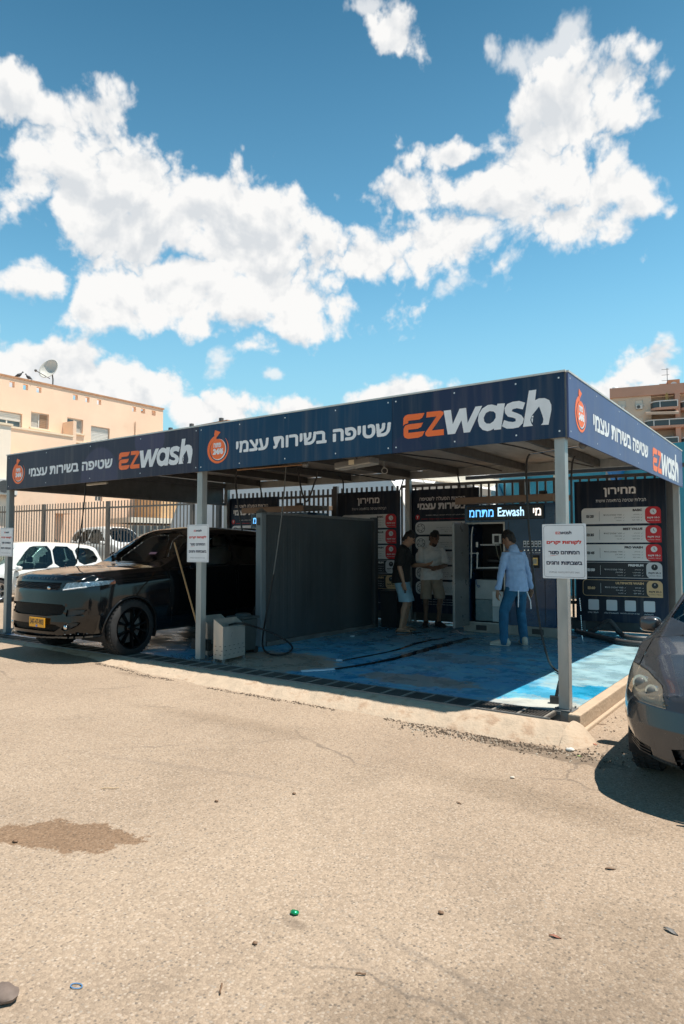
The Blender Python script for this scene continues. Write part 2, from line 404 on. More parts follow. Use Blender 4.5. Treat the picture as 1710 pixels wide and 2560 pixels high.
# ------------------------------------------------------------------ ground
def smooth(t): t = max(0.0, min(1.0, t)); return t * t * (3 - 2 * t)
def zg(x, y):
    z = -.16 + .12 * smooth((.5 - x) / 9.5)
    if x < -12: z += .04 * smooth((-12 - x) / 3) + .75 * smooth((y - 7.6) / 1.2) * smooth((-12.5 - x) / 2)
    return z
def asphalt():
    m = bpy.data.materials.new('dusty_asphalt'); m.use_nodes = True; nt = m.node_tree; N = nt.nodes; L = nt.links; b = N['Principled BSDF']
    tc = N.new('ShaderNodeTexCoord'); P = tc.outputs['Object']
    def noi(sc, det=6, ro=.6, dist=0):
        n = N.new('ShaderNodeTexNoise'); L.new(P, n.inputs['Vector']); n.inputs['Scale'].default_value = sc; n.inputs['Detail'].default_value = det
        n.inputs['Roughness'].default_value = ro; n.inputs['Distortion'].default_value = dist; return n.outputs[0]
    def mr(v, a, c, d=0, e=1, typ='SMOOTHSTEP'):
        n = N.new('ShaderNodeMapRange'); n.interpolation_type = typ; L.new(v, n.inputs[0]); n.inputs[1].default_value = a; n.inputs[2].default_value = c
        n.inputs[3].default_value = d; n.inputs[4].default_value = e; return n.outputs[0]
    def mix(f, a, c, bt='MIX'):
        n = N.new('ShaderNodeMix'); n.data_type = 'RGBA'; n.blend_type = bt
        for i, v in ((0, f), (6, a), (7, c)):
            if isinstance(v, (int, float)): n.inputs[i].default_value = v
            elif isinstance(v, tuple): n.inputs[i].default_value = v + (1,)
            else: L.new(v, n.inputs[i])
        return n.outputs[2]
    def m2(op, a, c):
        n = N.new('ShaderNodeMath'); n.operation = op
        for i, v in enumerate((a, c)):
            if isinstance(v, (int, float)): n.inputs[i].default_value = v
            else: L.new(v, n.inputs[i])
        return n.outputs[0]
    col = mix(mr(noi(.35, 9, .66), .30, .70), (.375, .288, .213), (.308, .232, .170))
    col = mix(m2('MULTIPLY', mr(noi(1.3, 9, .7, .4), .50, .75), .42), col, (.215, .165, .122))
    # aggregate
    vo = N.new('ShaderNodeTexVoronoi'); L.new(P, vo.inputs['Vector']); vo.inputs['Scale'].default_value = 72
    sp = N.new('ShaderNodeSeparateColor'); L.new(vo.outputs['Color'], sp.inputs[0])
    near = mr(vo.outputs['Distance'], .62, .30)
    gr_ = N.new('ShaderNodeVectorMath'); gr_.operation = 'SCALE'; L.new(col, gr_.inputs[0]); L.new(mr(sp.outputs[2], 0, 1, .83, 1.14, 'LINEAR'), gr_.inputs['Scale']); col = gr_.outputs[0]
    fg = N.new('ShaderNodeVectorMath'); fg.operation = 'SCALE'; L.new(col, fg.inputs[0]); L.new(mr(noi(160, 3, .7), .3, .7, .80, 1.18, 'LINEAR'), fg.inputs['Scale']); col = fg.outputs[0]
    col = mix(m2('MULTIPLY', m2('MULTIPLY', mr(sp.outputs[0], .80, .90), near), .68), col, (.13, .112, .095))
    col = mix(m2('MULTIPLY', m2('MULTIPLY', mr(sp.outputs[1], .66, .9), near), .34), col, (.58, .50, .42))
    vo2 = N.new('ShaderNodeTexVoronoi'); L.new(P, vo2.inputs['Vector']); vo2.inputs['Scale'].default_value = 62
    sp2 = N.new('ShaderNodeSeparateColor'); L.new(vo2.outputs['Color'], sp2.inputs[0])
    col = mix(m2('MULTIPLY', m2('MULTIPLY', mr(sp2.outputs[0], .90, .96), mr(vo2.outputs['Distance'], .42, .2)), m2('MULTIPLY', mr(noi(1.1, 4), .4, .65), .65)), col, (.10, .088, .078))
    # spills and tracks: (x, y, rx, ry, angle, colour, amount, raggedness)
    def spill(c, rx, ry, ang, colr, amt, rag, bt='MIX'):
        mp = N.new('ShaderNodeMapping'); mp.vector_type = 'TEXTURE'; L.new(P, mp.inputs[0])
        mp.inputs['Location'].default_value = (c[0], c[1], 0); mp.inputs['Rotation'].default_value = (0, 0, ang); mp.inputs['Scale'].default_value = (rx, ry, 1e3)
        ln = N.new('ShaderNodeVectorMath'); ln.operation = 'LENGTH'; L.new(mp.outputs[0], ln.inputs[0])
        d = m2('ADD', ln.outputs['Value'], m2('MULTIPLY', m2('SUBTRACT', noi(5.0, 10, .74), .5), rag))
        return mix(m2('MULTIPLY', mr(d, 1.0, .86 if amt > .5 else .2), amt), col, colr, bt)
    k = 1710 / 1568
    g = lambda x, y: at(x * k, y * k, Z=-.09)
    c = g(150, 1895); e = g(300, 1905); ax = math.atan2(e[1] - c[1], e[0] - c[0])
    col = spill(c, .47, .20, ax, (.60, .50, .42), .92, 2.6, 'MULTIPLY')
    col = spill(g(676, 2080), .10, .05, 0, (.12, .09, .07), .45, .9)
    a0 = g(790, 2060); a1 = g(1300, 2330); col = spill((a0 + a1) / 2, np.linalg.norm(a1 - a0) * .55, .03, math.atan2(a1[1] - a0[1], a1[0] - a0[0]), (.17, .14, .115), .38, .8)
    col = spill(g(1390, 2335), .28, .09, .2, (.12, .10, .085), .45, .9)
    def soft(x, y, rx, ry, ang, k_): return spill(g(x, y), rx, ry, ang, (k_, k_ * .97, k_ * .93), .45, 1.2, 'MULTIPLY')
    col = soft(1330, 2290, 1.0, .45, .5, .42); col = soft(900, 2290, .5, .25, .2, .6); col = soft(1200, 1800, 1.4, .35, -.1, .62); col = soft(500, 1640, 1.6, .25, .1, .72); col = soft(1480, 2120, .5, .5, .3, .6)
    a0 = g(640, 2010); a1 = g(1060, 2330); col = spill((a0 + a1) / 2, np.linalg.norm(a1 - a0) * .55, .035, math.atan2(a1[1] - a0[1], a1[0] - a0[0]), (.2, .165, .135), .22, .8)
    a0 = g(60, 1700); a1 = g(900, 1800); col = spill((a0 + a1) / 2, np.linalg.norm(a1 - a0) * .55, .06, math.atan2(a1[1] - a0[1], a1[0] - a0[0]), (.2, .16, .13), .25, .9)
    col = spill(g(1020, 1935), .16, .05, .3, (.22, .17, .13), .45, 1)
    col = spill(g(300, 1548), .5, .10, .05, (.2, .15, .11), .45, 1.2)
    col = spill(g(1230, 1700), .75, .16, -.1, (.13, .10, .075), .62, 1.7)
    # old cracks
    wv = N.new('ShaderNodeVectorMath'); wv.operation = 'MULTIPLY_ADD'; nz_ = N.new('ShaderNodeTexNoise'); L.new(P, nz_.inputs['Vector']); nz_.inputs['Scale'].default_value = 2.2; nz_.inputs['Detail'].default_value = 8
    L.new(nz_.outputs['Color'], wv.inputs[0]); wv.inputs[1].default_value = (.45, .45, 0); L.new(P, wv.inputs[2])
    vc = N.new('ShaderNodeTexVoronoi'); vc.feature = 'DISTANCE_TO_EDGE'; L.new(wv.outputs[0], vc.inputs['Vector']); vc.inputs['Scale'].default_value = .33
    col = mix(m2('MULTIPLY', m2('MULTIPLY', mr(vc.outputs['Distance'], .006, .001), mr(noi(.5, 3), .46, .60)), .5), col, (.11, .09, .075))
    L.new(col, b.inputs['Base Color']); b.inputs['Roughness'].default_value = .9; b.inputs['Specular IOR Level'].default_value = .2
    bp = N.new('ShaderNodeBump'); bp.inputs['Strength'].default_value = .55; bp.inputs['Distance'].default_value = .012
    h = m2('ADD', m2('MULTIPLY', vo.outputs['Distance'], -.5), m2('ADD', noi(60, 5, .7), m2('MULTIPLY', noi(9, 4, .6), .5))); L.new(h, bp.inputs['Height']); L.new(bp.outputs[0], b.inputs['Normal'])
    return m
xs = np.unique(np.concatenate([-np.geomspace(14, 1500, 26), np.linspace(-14, 6, 101), np.geomspace(6, 1500, 24)]))
ys = np.unique(np.concatenate([-np.geomspace(9, 1500, 18), np.linspace(-9, 10, 96), np.geomspace(10, 1500, 24)]))
g_ = MB(); nx = len(xs)
g_.v = [(x, y, zg(x, y)) for y in ys for x in xs]
g_.f = [[j * nx + i, j * nx + i + 1, (j + 1) * nx + i + 1, (j + 1) * nx + i] for j in range(len(ys) - 1) for i in range(nx - 1)]; g_.m = [0] * len(g_.f)
setp(g_.build('ground', asphalt(), smooth=True), kind='structure')

# raised wash floor: blue paint worn to concrete
def paint():
    m = M('worn_blue_floor', (.1, .35, .5), .42); nt = m.node_tree; N = nt.nodes; L = nt.links; b = N['Principled BSDF']
    tc = N.new('ShaderNodeTexCoord'); P = tc.outputs['Object']
    def noi(sc, det=8, ro=.62, st=None, off=(0, 0, 0)):
        mp = N.new('ShaderNodeMapping'); L.new(P, mp.inputs[0]); mp.inputs['Scale'].default_value = st or (1, 1, 1); mp.inputs['Location'].default_value = off
        n = N.new('ShaderNodeTexNoise'); L.new(mp.outputs[0], n.inputs['Vector']); n.inputs['Scale'].default_value = sc; n.inputs['Detail'].default_value = det; n.inputs['Roughness'].default_value = ro; return n.outputs[0]
    def mr(v, a, c, d=0, e=1):
        n = N.new('ShaderNodeMapRange'); n.interpolation_type = 'SMOOTHSTEP'; L.new(v, n.inputs[0]); n.inputs[1].default_value = a; n.inputs[2].default_value = c; n.inputs[3].default_value = d; n.inputs[4].default_value = e; return n.outputs[0]
    def mix(f, a, c):
        n = N.new('ShaderNodeMix'); n.data_type = 'RGBA'
        for i, v in ((0, f), (6, a), (7, c)):
            if isinstance(v, (int, float)): n.inputs[i].default_value = v
            elif isinstance(v, tuple): n.inputs[i].default_value = v + (1,)
            else: L.new(v, n.inputs[i])
        return n.outputs[2]
    def m2(op, a, c):
        n = N.new('ShaderNodeMath'); n.operation = op
        for i, v in enumerate((a, c)):
            if isinstance(v, (int, float)): n.inputs[i].default_value = v
            else: L.new(v, n.inputs[i])
        return n.outputs[0]
    def near(c, rx, ry):
        mp = N.new('ShaderNodeMapping'); mp.vector_type = 'TEXTURE'; L.new(P, mp.inputs[0]); mp.inputs['Location'].default_value = (c[0], c[1], 0); mp.inputs['Scale'].default_value = (rx, ry, 1e3)
        ln = N.new('ShaderNodeVectorMath'); ln.operation = 'LENGTH'; L.new(mp.outputs[0], ln.inputs[0]); return ln.outputs['Value']
    col = mix(mr(noi(1.3), .35, .68), (.04, .32, .54), (.14, .43, .54))
    col = mix(mr(noi(3.2, 9, .7, (1, 2.5, 1)), .47, .66), col, (.012, .24, .48))
    col = mix(m2('MULTIPLY', mr(noi(2.1, 9, .72, (1, 3, 1), (4, 1, 0)), .54, .66), .75), col, (.30, .29, .25))
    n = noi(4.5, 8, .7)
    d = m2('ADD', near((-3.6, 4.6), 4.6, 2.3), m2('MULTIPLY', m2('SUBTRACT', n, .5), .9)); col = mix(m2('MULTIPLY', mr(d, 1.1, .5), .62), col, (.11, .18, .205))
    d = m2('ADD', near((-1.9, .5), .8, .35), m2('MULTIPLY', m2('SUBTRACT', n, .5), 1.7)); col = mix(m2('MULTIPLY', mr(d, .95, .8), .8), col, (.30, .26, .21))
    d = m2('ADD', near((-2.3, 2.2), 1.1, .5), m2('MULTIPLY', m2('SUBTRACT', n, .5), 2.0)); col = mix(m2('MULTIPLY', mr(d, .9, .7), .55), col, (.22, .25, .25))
    # bare concrete by the bins and along the wall, paler strip by the right kerb
    d = m2('ADD', near((-4.1, .55), 1.0, .8), m2('MULTIPLY', m2('SUBTRACT', n, .5), 1.0)); col = mix(mr(d, 1.05, .8), col, (.36, .30, .235))
    d = m2('ADD', near((-7.2, 2.5), 1.9, 2.6), m2('MULTIPLY', m2('SUBTRACT', n, .5), 1.2)); col = mix(m2('MULTIPLY', mr(d, 1.1, .7), .85), col, (.27, .25, .22))
    d = m2('ADD', near((.05, 2.6), .95, 3.6), m2('MULTIPLY', m2('SUBTRACT', n, .5), .5)); col = mix(m2('MULTIPLY', mr(d, 1.05, .75), .72), col, (.32, .44, .45))
    d = m2('ADD', near((-.30, .02), .6, .42), m2('MULTIPLY', m2('SUBTRACT', n, .5), 2.0)); col = mix(m2('MULTIPLY', mr(d, 1.0, .75), .8), col, (.52, .49, .42))
    d = m2('ADD', near((-.05, 1.02), .42, .42), m2('MULTIPLY', m2('SUBTRACT', n, .5), 2.4)); col = mix(mr(d, .95, .7), col, (.01, .25, .44))
    d = m2('ADD', near((-.45, .72), .5, .28), m2('MULTIPLY', m2('SUBTRACT', n, .5), 3.2)); col = mix(m2('MULTIPLY', mr(d, .9, .7), .8), col, (.02, .33, .56))
    L.new(col, b.inputs['Base Color'])
    L.new(mr(noi(2.6, 6, .6), .36, .64, .10, .62), b.inputs['Roughness'])
    bp = N.new('ShaderNodeBump'); bp.inputs['Strength'].default_value = .25; bp.inputs['Distance'].default_value = .01; L.new(noi(30), bp.inputs['Height']); L.new(bp.outputs[0], b.inputs['Normal'])
    return m
concrete = M('pale_concrete', (.46, .36, .265), .88, bump=(40, .5), var=(5, .16), dirt=(5, (.36, .25, .17), .52))
concrete_grey = M('grey_concrete', (.30, .28, .25), .85, bump=(24, .5), var=(3, .2))
def Yb(x): return 5.35 + .095 * (x + 9.9)
f_ = MB(); f_.grid(lambda u, v: (-10.05 + 10.05 * u, -.03 + v * 6.55, 0.0), 20, 14)
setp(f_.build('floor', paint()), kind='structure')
f_ = MB(); f_.box(-10.05, .0, -.03, 6.55, -.45, -.004); setp(f_.build('floor_slab', concrete_grey), kind='structure')
# drain grating set along the front of the floor
gr = empty('drain_grating', (-5, -.2, 0), 'long steel drain grating running along the front edge of the blue wash floor', 'drain')
gm = MB()
gm.box(-10.0, -.08, -.055, -.035, -.03, .003); gm.box(-10.0, -.08, -.36, -.34, -.03, .003)
gm.build('grating_frame', steel_dark, gr)
gm = MB()
gm.box(-10.0, -.08, -.34, -.055, -.09, -.07, 1)
x = -9.98
while x < -.1:
    gm.box(x, x + .007, -.34, -.055, -.03, 0.0, 0); x += .028
x = -9.7
while x < -.1:
    gm.box(x, x + .018, -.341, -.054, -.03, .005, 2); x += .245
gm.build('grating', [M('rusty_grating', (.13, .12, .11), .6, .5, var=(5, .3)), black_plastic, M('worn_grating_edge', (.36, .33, .29), .5, .4)], gr)
# lumpy cast ramp between road and grating
def ramp(u, v):
    x = -9.9 + 9.98 * u + .04
    w = .40 + .06 * math.sin(x * 1.1) - .22 * smooth((-x - 5.4) / 2.5)
    if x > -.7: w *= 1 - .35 * smooth((x + .7) / .8) ** 2
    y = -.355 - w * v
    p = (1 - v) ** 1.0; h = zg(x, y)
    z = h - .02 + (.0 - h + .01) * (1 - smooth(v) * .0) * (1 - v ** 1.5)
    z += .004 * mnoise.noise(Vector((x * 22, y * 22, 7))) * min(1, v * 5) + (.020 * mnoise.noise(Vector((x * 2.3, y * 4, 0))) - .008) * min(1, v * 2) + .008 * mnoise.noise(Vector((x * 9, y * 9, 3))) * min(1, v * 3)
    y += .05 * mnoise.noise(Vector((x * 1.7, 5, 0))) * v
    if u > .999: z = min(z, h - .02)
    return (x, y, z)
f_ = MB(); f_.grid(ramp, 560, 22); setp(f_.build('sloped_kerb', concrete, smooth=True), kind='structure')
# rounded end of the ramp at the kerb corner
def rampend(u, v):
    a = R_(-90 + 105 * u); r = .30 * v
    x = .09 + r * math.cos(a) * .75; y = -.36 + r * math.sin(a) * 1.05 + .12 * u * (1 - v)
    h = zg(x, y); z = h - .02 + (.005 - h) * (1 - v ** 1.8) + .012 * mnoise.noise(Vector((x * 9, y * 9, 1)))
    return (x, y, z)
f_ = MB(); f_.grid(rampend, 26, 10); setp(f_.build('sloped_kerb', concrete, smooth=True), kind='structure')
# kerb along the right side of the floor
f_ = MB(); f_.box(.0, .11, -.1, 6.6, -.4, .004); f_.box(.11, .15, -.05, 6.6, -.4, -.125)
setp(f_.build('kerb', M('kerb_concrete', (.46, .35, .25), .85, bump=(30, .5), var=(3, .15)), bevel=.012), kind='structure')
# ------------------------------------------------------------------ people
def sweep(mb, pts, rad, ref=(1, 0, 0), n=14):
    """closed elliptical limb through pts; rad = (along ref, across) per point"""
    P = [Vector(p) for p in pts]; ref = Vector(ref); rings = []
    R = [r if isinstance(r, tuple) else (r, r) for r in rad]
    t0 = (P[1] - P[0]).normalized(); t1 = (P[-1] - P[-2]).normalized()
    seq = []
    for k in (0, 1, 2): a = math.pi / 2 * (k / 3); seq.append((P[0] - t0 * min(R[0]) * math.cos(a), (R[0][0] * max(.05, math.sin(a)), R[0][1] * max(.05, math.sin(a))), t0))
    for i, p in enumerate(P): seq.append((p, R[i], (P[min(i + 1, len(P) - 1)] - P[max(i - 1, 0)]).normalized()))
    for k in (2, 1, 0): a = math.pi / 2 * (k / 3); seq.append((P[-1] + t1 * min(R[-1]) * math.cos(a), (R[-1][0] * max(.05, math.sin(a)), R[-1][1] * max(.05, math.sin(a))), t1))
    vs = []
    for p, r, t in seq:
        u = ref - t * ref.dot(t); u = u.normalized() if u.length > .05 else t.orthogonal().normalized(); w = t.cross(u)
        vs += [p + u * r[0] * math.cos(2 * math.pi * k / n) + w * r[1] * math.sin(2 * math.pi * k / n) for k in range(n)]
    m = len(seq)
    mb.add(vs, [(i * n + k, i * n + (k + 1) % n, (i + 1) * n + (k + 1) % n, (i + 1) * n + k) for i in range(m - 1) for k in range(n)] + [tuple(range(n))[::-1], tuple(range((m - 1) * n, m * n))])
def flesh(mb, name, mat, parent, voxel=.009, it=4, folds=None, cuts=None):
    """join the closed pieces of mb into one continuous surface"""
    me = bpy.data.meshes.new('tmp'); me.from_pydata(mb.v, [], mb.f)
    b = bmesh.new(); b.from_mesh(me); bmesh.ops.recalc_face_normals(b, faces=b.faces); b.to_mesh(me); b.free()
    o = bpy.data.objects.new('tmp', me); TS.collection.objects.link(o)
    md = o.modifiers.new('r', 'REMESH'); md.mode = 'VOXEL'; md.voxel_size = voxel
    md = o.modifiers.new('s', 'SMOOTH'); md.iterations = it; md.factor = .5
    TS.view_layers[0].update(); dg = TS.view_layers[0].depsgraph
    m2 = bpy.data.meshes.new_from_object(o.evaluated_get(dg)); bpy.data.objects.remove(o); bpy.data.meshes.remove(me)
    m2.name = name
    if folds:
        amp, sc = folds
        n_ = len(m2.vertices); co_ = np.zeros(n_ * 3, np.float32); no_ = np.zeros(n_ * 3, np.float32); m2.vertices.foreach_get('co', co_); m2.vertices.foreach_get('normal', no_)
        co_ = co_.reshape(-1, 3); no_ = no_.reshape(-1, 3); S_ = co_ * np.array(sc, np.float32)
        f_n = np.array([mnoise.noise(Vector(q)) + .5 * mnoise.noise(Vector(q) * 2.3) for q in S_.tolist()], np.float32)
        m2.vertices.foreach_set('co', (co_ + no_ * (amp * f_n)[:, None]).ravel())
    if cuts:
        b = bmesh.new(); b.from_mesh(m2)
        for co, no in cuts: bmesh.ops.bisect_plane(b, geom=b.verts[:] + b.edges[:] + b.faces[:], plane_co=co, plane_no=no, clear_outer=True)
        b.to_mesh(m2); b.free()
    m2.materials.clear(); m2.materials.append(mat); m2.polygons.foreach_set('use_smooth', [True] * len(m2.polygons))
    o = bpy.data.objects.new(name, m2); COL.objects.link(o)
    if parent: o.parent = parent
    return o
def ik(a, b, l1, l2, pole):
    a, b = Vector(a), Vector(b); d = b - a; L_ = min(d.length, (l1 + l2) * .999); d.normalize(); x = (l1 * l1 - l2 * l2 + L_ * L_) / (2 * L_); h = math.sqrt(max(0, l1 * l1 - x * x)); p = Vector(pole); p = (p - d * p.dot(d)).normalized(); return a + d * x + p * h
def hand(mb, wrist, d, palm_n, curl=.35, side=1, s=1.0):
    """five separate fingers; d = direction, palm_n = palm normal, side = which side the thumb leaves"""
    w = Vector(wrist); d = Vector(d).normalized(); nrm = Vector(palm_n); nrm = (nrm - d * nrm.dot(d)).normalized(); u = d.cross(nrm) * side
    sweep(mb, [w, w + d * .045 * s, w + d * .095 * s], [(.026, .020), (.040, .016), (.042, .013)], u)
    for i, (off, ln) in enumerate(((.031, .070), (.011, .080), (-.010, .074), (-.030, .058))):
        a = w + d * .095 * s + u * off; p = [a - d * .02]; cur = a; dirv = d.copy()
        for j in range(3):
            dirv = (dirv + nrm * curl * (.6 + .4 * j)).normalized(); p.append(cur); cur = cur + dirv * ln / 3
        p.append(cur); sweep(mb, p, [.0098, .0095, .0088, .008, .007], u, 8)
    a = w + d * .03 + u * .034; p = [w + d * .02 + u * .015, a, a + (d * .6 + u * .6 + nrm * .3).normalized() * .035, a + (d * .6 + u * .6 + nrm * .3).normalized() * .035 + (d * .9 + u * .1 + nrm * .4).normalized() * .03]
    sweep(mb, p, [.014, .012, .010, .008], u, 8)
def person(loc, rz, label, skin_c, feet, arms, head=(0, 0), lean=0.0, top=None, bottom=None, shoes=None, hairc=(.012, .010, .009), H=1.0, beard=False, hand_curl=.35):
    """local frame: facing +x, left = +y. feet: ((x, y, yaw), (x, y, yaw)) left, right. arms: (elbow pole, wrist, hand dir, palm normal) x2"""
    skm = M('skin', skin_c, .5, var=(9, .08))
    mb = MB(); hipz = .93; hx = 0.0
    hips = [Vector((hx, .085, hipz)), Vector((hx, -.085, hipz))]; ank = []; knee = []
    for (fx, fy, yw), hp in zip(feet, hips):
        a = Vector((fx, fy, .085)); ank.append(a); knee.append(ik(hp, a, .44, .43, (math.cos(yw), math.sin(yw), 0)))
    ch = Vector((lean * .5, 0, 0)); sh = Vector((lean, 0, 0))
    pel = Vector((0, 0, .95)); wai = Vector((lean * .25 + .01, 0, 1.10)); che = Vector((lean * .7 + .015, 0, 1.30)); nb = Vector((lean, 0, 1.465))
    sweep(mb, [pel - Vector((0, 0, .06)), pel, wai, che, che + Vector((lean * .2, 0, .10)), nb], [(.10, .14), (.105, .15), (.092, .13), (.105, .160), (.095, .155), (.070, .095)])
    for hp, kn, an, (fx, fy, yw) in zip(hips, knee, ank, feet):
        f = Vector((math.cos(yw), math.sin(yw), 0))
        sweep(mb, [hp + Vector((0, 0, .02)), hp * .6 + kn * .4, kn + Vector((0, 0, .05)), kn, kn - Vector((0, 0, .05))], [(.092, .088), (.082, .078), (.062, .058), (.058, .056), (.053, .052)])
        sweep(mb, [kn, kn * .7 + an * .3 - f * .012, kn * .4 + an * .6, an], [(.054, .052), (.058, .052), (.044, .040), (.036, .034)])
        sweep(mb, [an - f * .045 - Vector((0, 0, .045)), an + f * .05 - Vector((0, 0, .04)), an + f * .15 - Vector((0, 0, .06))], [(.032, .036), (.034, .042), (.020, .042)], (0, 0, 1))
    shl = [Vector((lean, .185, 1.425)), Vector((lean, -.185, 1.425))]; elbs = []
    for s_, (pole, wr, hd, pn), q in zip((1, -1), arms, shl):
        wr = Vector(wr); el = ik(q, wr, .295, .265, pole); elbs.append(el)
        sweep(mb, [q - Vector((0, s_ * .05, 0)), q, q * .5 + el * .5, el], [.050, .050, .045, .040]); sweep(mb, [el, el * .65 + wr * .35, wr], [.041, .042, .028])
        hand(mb, wr, hd, pn, hand_curl, s_)
    hp_, hy = head; hm = Matrix.Rotation(hy, 3, 'Z') @ Matrix.Rotation(hp_, 3, 'Y')
    hc = nb + Vector((.02, 0, .06)) + hm @ Vector((.02, 0, .14))
    hv = lambda x, y, z: hc + hm @ Vector((x, y, z))
    sweep(mb, [nb - Vector((0, 0, .03)), nb + Vector((.01, 0, .04)), hv(-.015, 0, -.05)], [(.062, .062), (.055, .055), (.056, .054)])
    sweep(mb, [hv(0, 0, -.075), hv(-.002, 0, -.03), hv(-.006, 0, .025), hv(-.010, 0, .065)], [(.072, .056), (.092, .070), (.100, .077), (.085, .068)], hm @ Vector((1, 0, 0)))
    sweep(mb, [hv(.030, 0, -.115), hv(.035, 0, -.07)], [(.050, .040), (.060, .052)], hm @ Vector((1, 0, 0)))
    sweep(mb, [hv(.088, 0, .01), hv(.104, 0, -.02), hv(.108, 0, -.03)], [(.012, .010), (.016, .014), (.014, .017)], (0, 1, 0), 8)
    sweep(mb, [hv(.086, -.02, -.068), hv(.092, 0, -.068), hv(.086, .02, -.068)], [.008, .010, .008], (0, 0, 1), 8)
    for s_ in (1, -1): sweep(mb, [hv(-.015, s_ * .076, -.035), hv(-.018, s_ * .082, 0), hv(-.02, s_ * .080, .018)], [(.016, .008), (.022, .010), (.016, .008)], hm @ Vector((1, 0, 0)), 8)
    body = flesh(mb, 'person', skm, None, .0075, 3)
    body.location = loc; body.rotation_euler = (0, 0, rz); body.scale = (H,) * 3; setp(body, label, 'person')
    # hair, eyes
    hb = MB(); hm_ = M('hair', hairc, .6, bump=(90, .6))
    sweep(hb, [hv(-.02, 0, .0), hv(-.014, 0, .055), hv(-.008, 0, .095)], [(.098, .078), (.102, .082), (.078, .062)], hm @ Vector((1, 0, 0)))
    sweep(hb, [hv(-.075, 0, -.06), hv(-.07, 0, 0)], [(.035, .055), (.045, .066)], hm @ Vector((1, 0, 0)))
    sweep(hb, [hv(.035, -.035, .085), hv(.035, .035, .085)], [.026, .026], (0, 0, 1))
    flesh(hb, 'hair', hm_, body, .008, 3, folds=(.006, (60, 60, 40)))
    for s_ in (1, -1):
        e = MB(); e.ell(tuple(hv(.080, s_ * .030, .004)), .010, .013, .008, 10, 6); e.build('eye', M('eye_dark', (.02, .015, .012), .2) if 'eye_dark' not in bpy.data.materials else bpy.data.materials['eye_dark'], body, local=True, smooth=True)
        e = MB(); sweep(e, [hv(.088, s_ * .014, .026), hv(.088, s_ * .03, .031), hv(.076, s_ * .05, .026)], [.005, .0055, .004], (0, 0, 1), 6); e.build('eyebrow', hm_, body, local=True, smooth=True)
    if beard:
        e = MB(); sweep(e, [hv(.045, 0, -.115), hv(.045, 0, -.09)], [(.045, .043), (.045, .052)], hm @ Vector((1, 0, 0))); flesh(e, 'beard', M('beard_dark', (.05, .032, .025), .8, bump=(90, .5)), body, .008, 2)
    # top
    tb = MB(); k = top
    zb = k['hem']; w = k['w']
    sweep(tb, [Vector((lean * .1 - .005, 0, zb - .10)), Vector((lean * .2 - .005, 0, zb + .14)), wai + Vector((0, 0, .06)), che, che + Vector((lean * .2, 0, .10)), nb - Vector((0, 0, .005))], [(.168 * w, .204 * w), (.160 * w, .196 * w), (.145 * w, .178 * w), (.148 * w, .197 * w), (.130 * w, .188 * w), (.082, .105)])
    for q, el, (pole, wr, hd, pn) in zip(shl, elbs, arms):
        wr = Vector(wr); i = Vector((0, q.y * .35, .012))
        if k['sleeve'] == 'long':
            sweep(tb, [q - i, q + Vector((0, 0, -.006)), q * .5 + el * .5, el], [.056, .058, .056, .052]); sweep(tb, [el, el * .6 + wr * .4, el * .12 + wr * .88], [.053, .052, .044])
            sweep(tb, [el * .22 + wr * .78, el * .10 + wr * .90], [.050, .052])
        else:
            m = q * .28 + el * .72; sweep(tb, [q - i, q + Vector((0, 0, .004)), q * .6 + el * .4, m], [.070, .078, .080, .083])
    if k.get('collar'): sweep(tb, [nb - Vector((.01, 0, .015)), nb + Vector((.005, 0, .042))], [(.074, .076), (.070, .070)])
    cuts = []
    tp = flesh(tb, 'shirt', k['mat'], body, .009, 3, folds=(k.get('fold', .010), (5, 5, 11)), cuts=[((0, 0, zb), (.10, 0, -1))])
    # bottoms
    bb_ = MB(); k = bottom
    sweep(bb_, [pel - Vector((0, 0, .07)), pel, pel + Vector((0, 0, .10))], [(.122, .158), (.124, .166), (.100, .140)])
    for hp, kn, an in zip(hips, knee, ank):
        if k['kind'] == 'long':
            sweep(bb_, [hp + Vector((0, 0, .03)), hp * .6 + kn * .4, kn, kn * .6 + an * .4], [(.098, .096), (.096, .091), (.078, .074), (.074, .070)]); sweep(bb_, [kn * .7 + an * .3, kn * .35 + an * .65, an - Vector((0, 0, .02))], [(.076, .072), (.070, .066), (.074, .068)])
        else:
            e = hp * .10 + kn * .90; sweep(bb_, [hp + Vector((0, 0, .03)), hp * .6 + kn * .4, e], [(.118, .108), (.112, .104), (.118, .106)])
    flesh(bb_, 'trousers' if k['kind'] == 'long' else 'shorts', k['mat'], body, .010, 3, folds=(.007, (9, 9, 7)), cuts=[((0, 0, .53), (0, 0, -1))] if k['kind'] != 'long' else None)
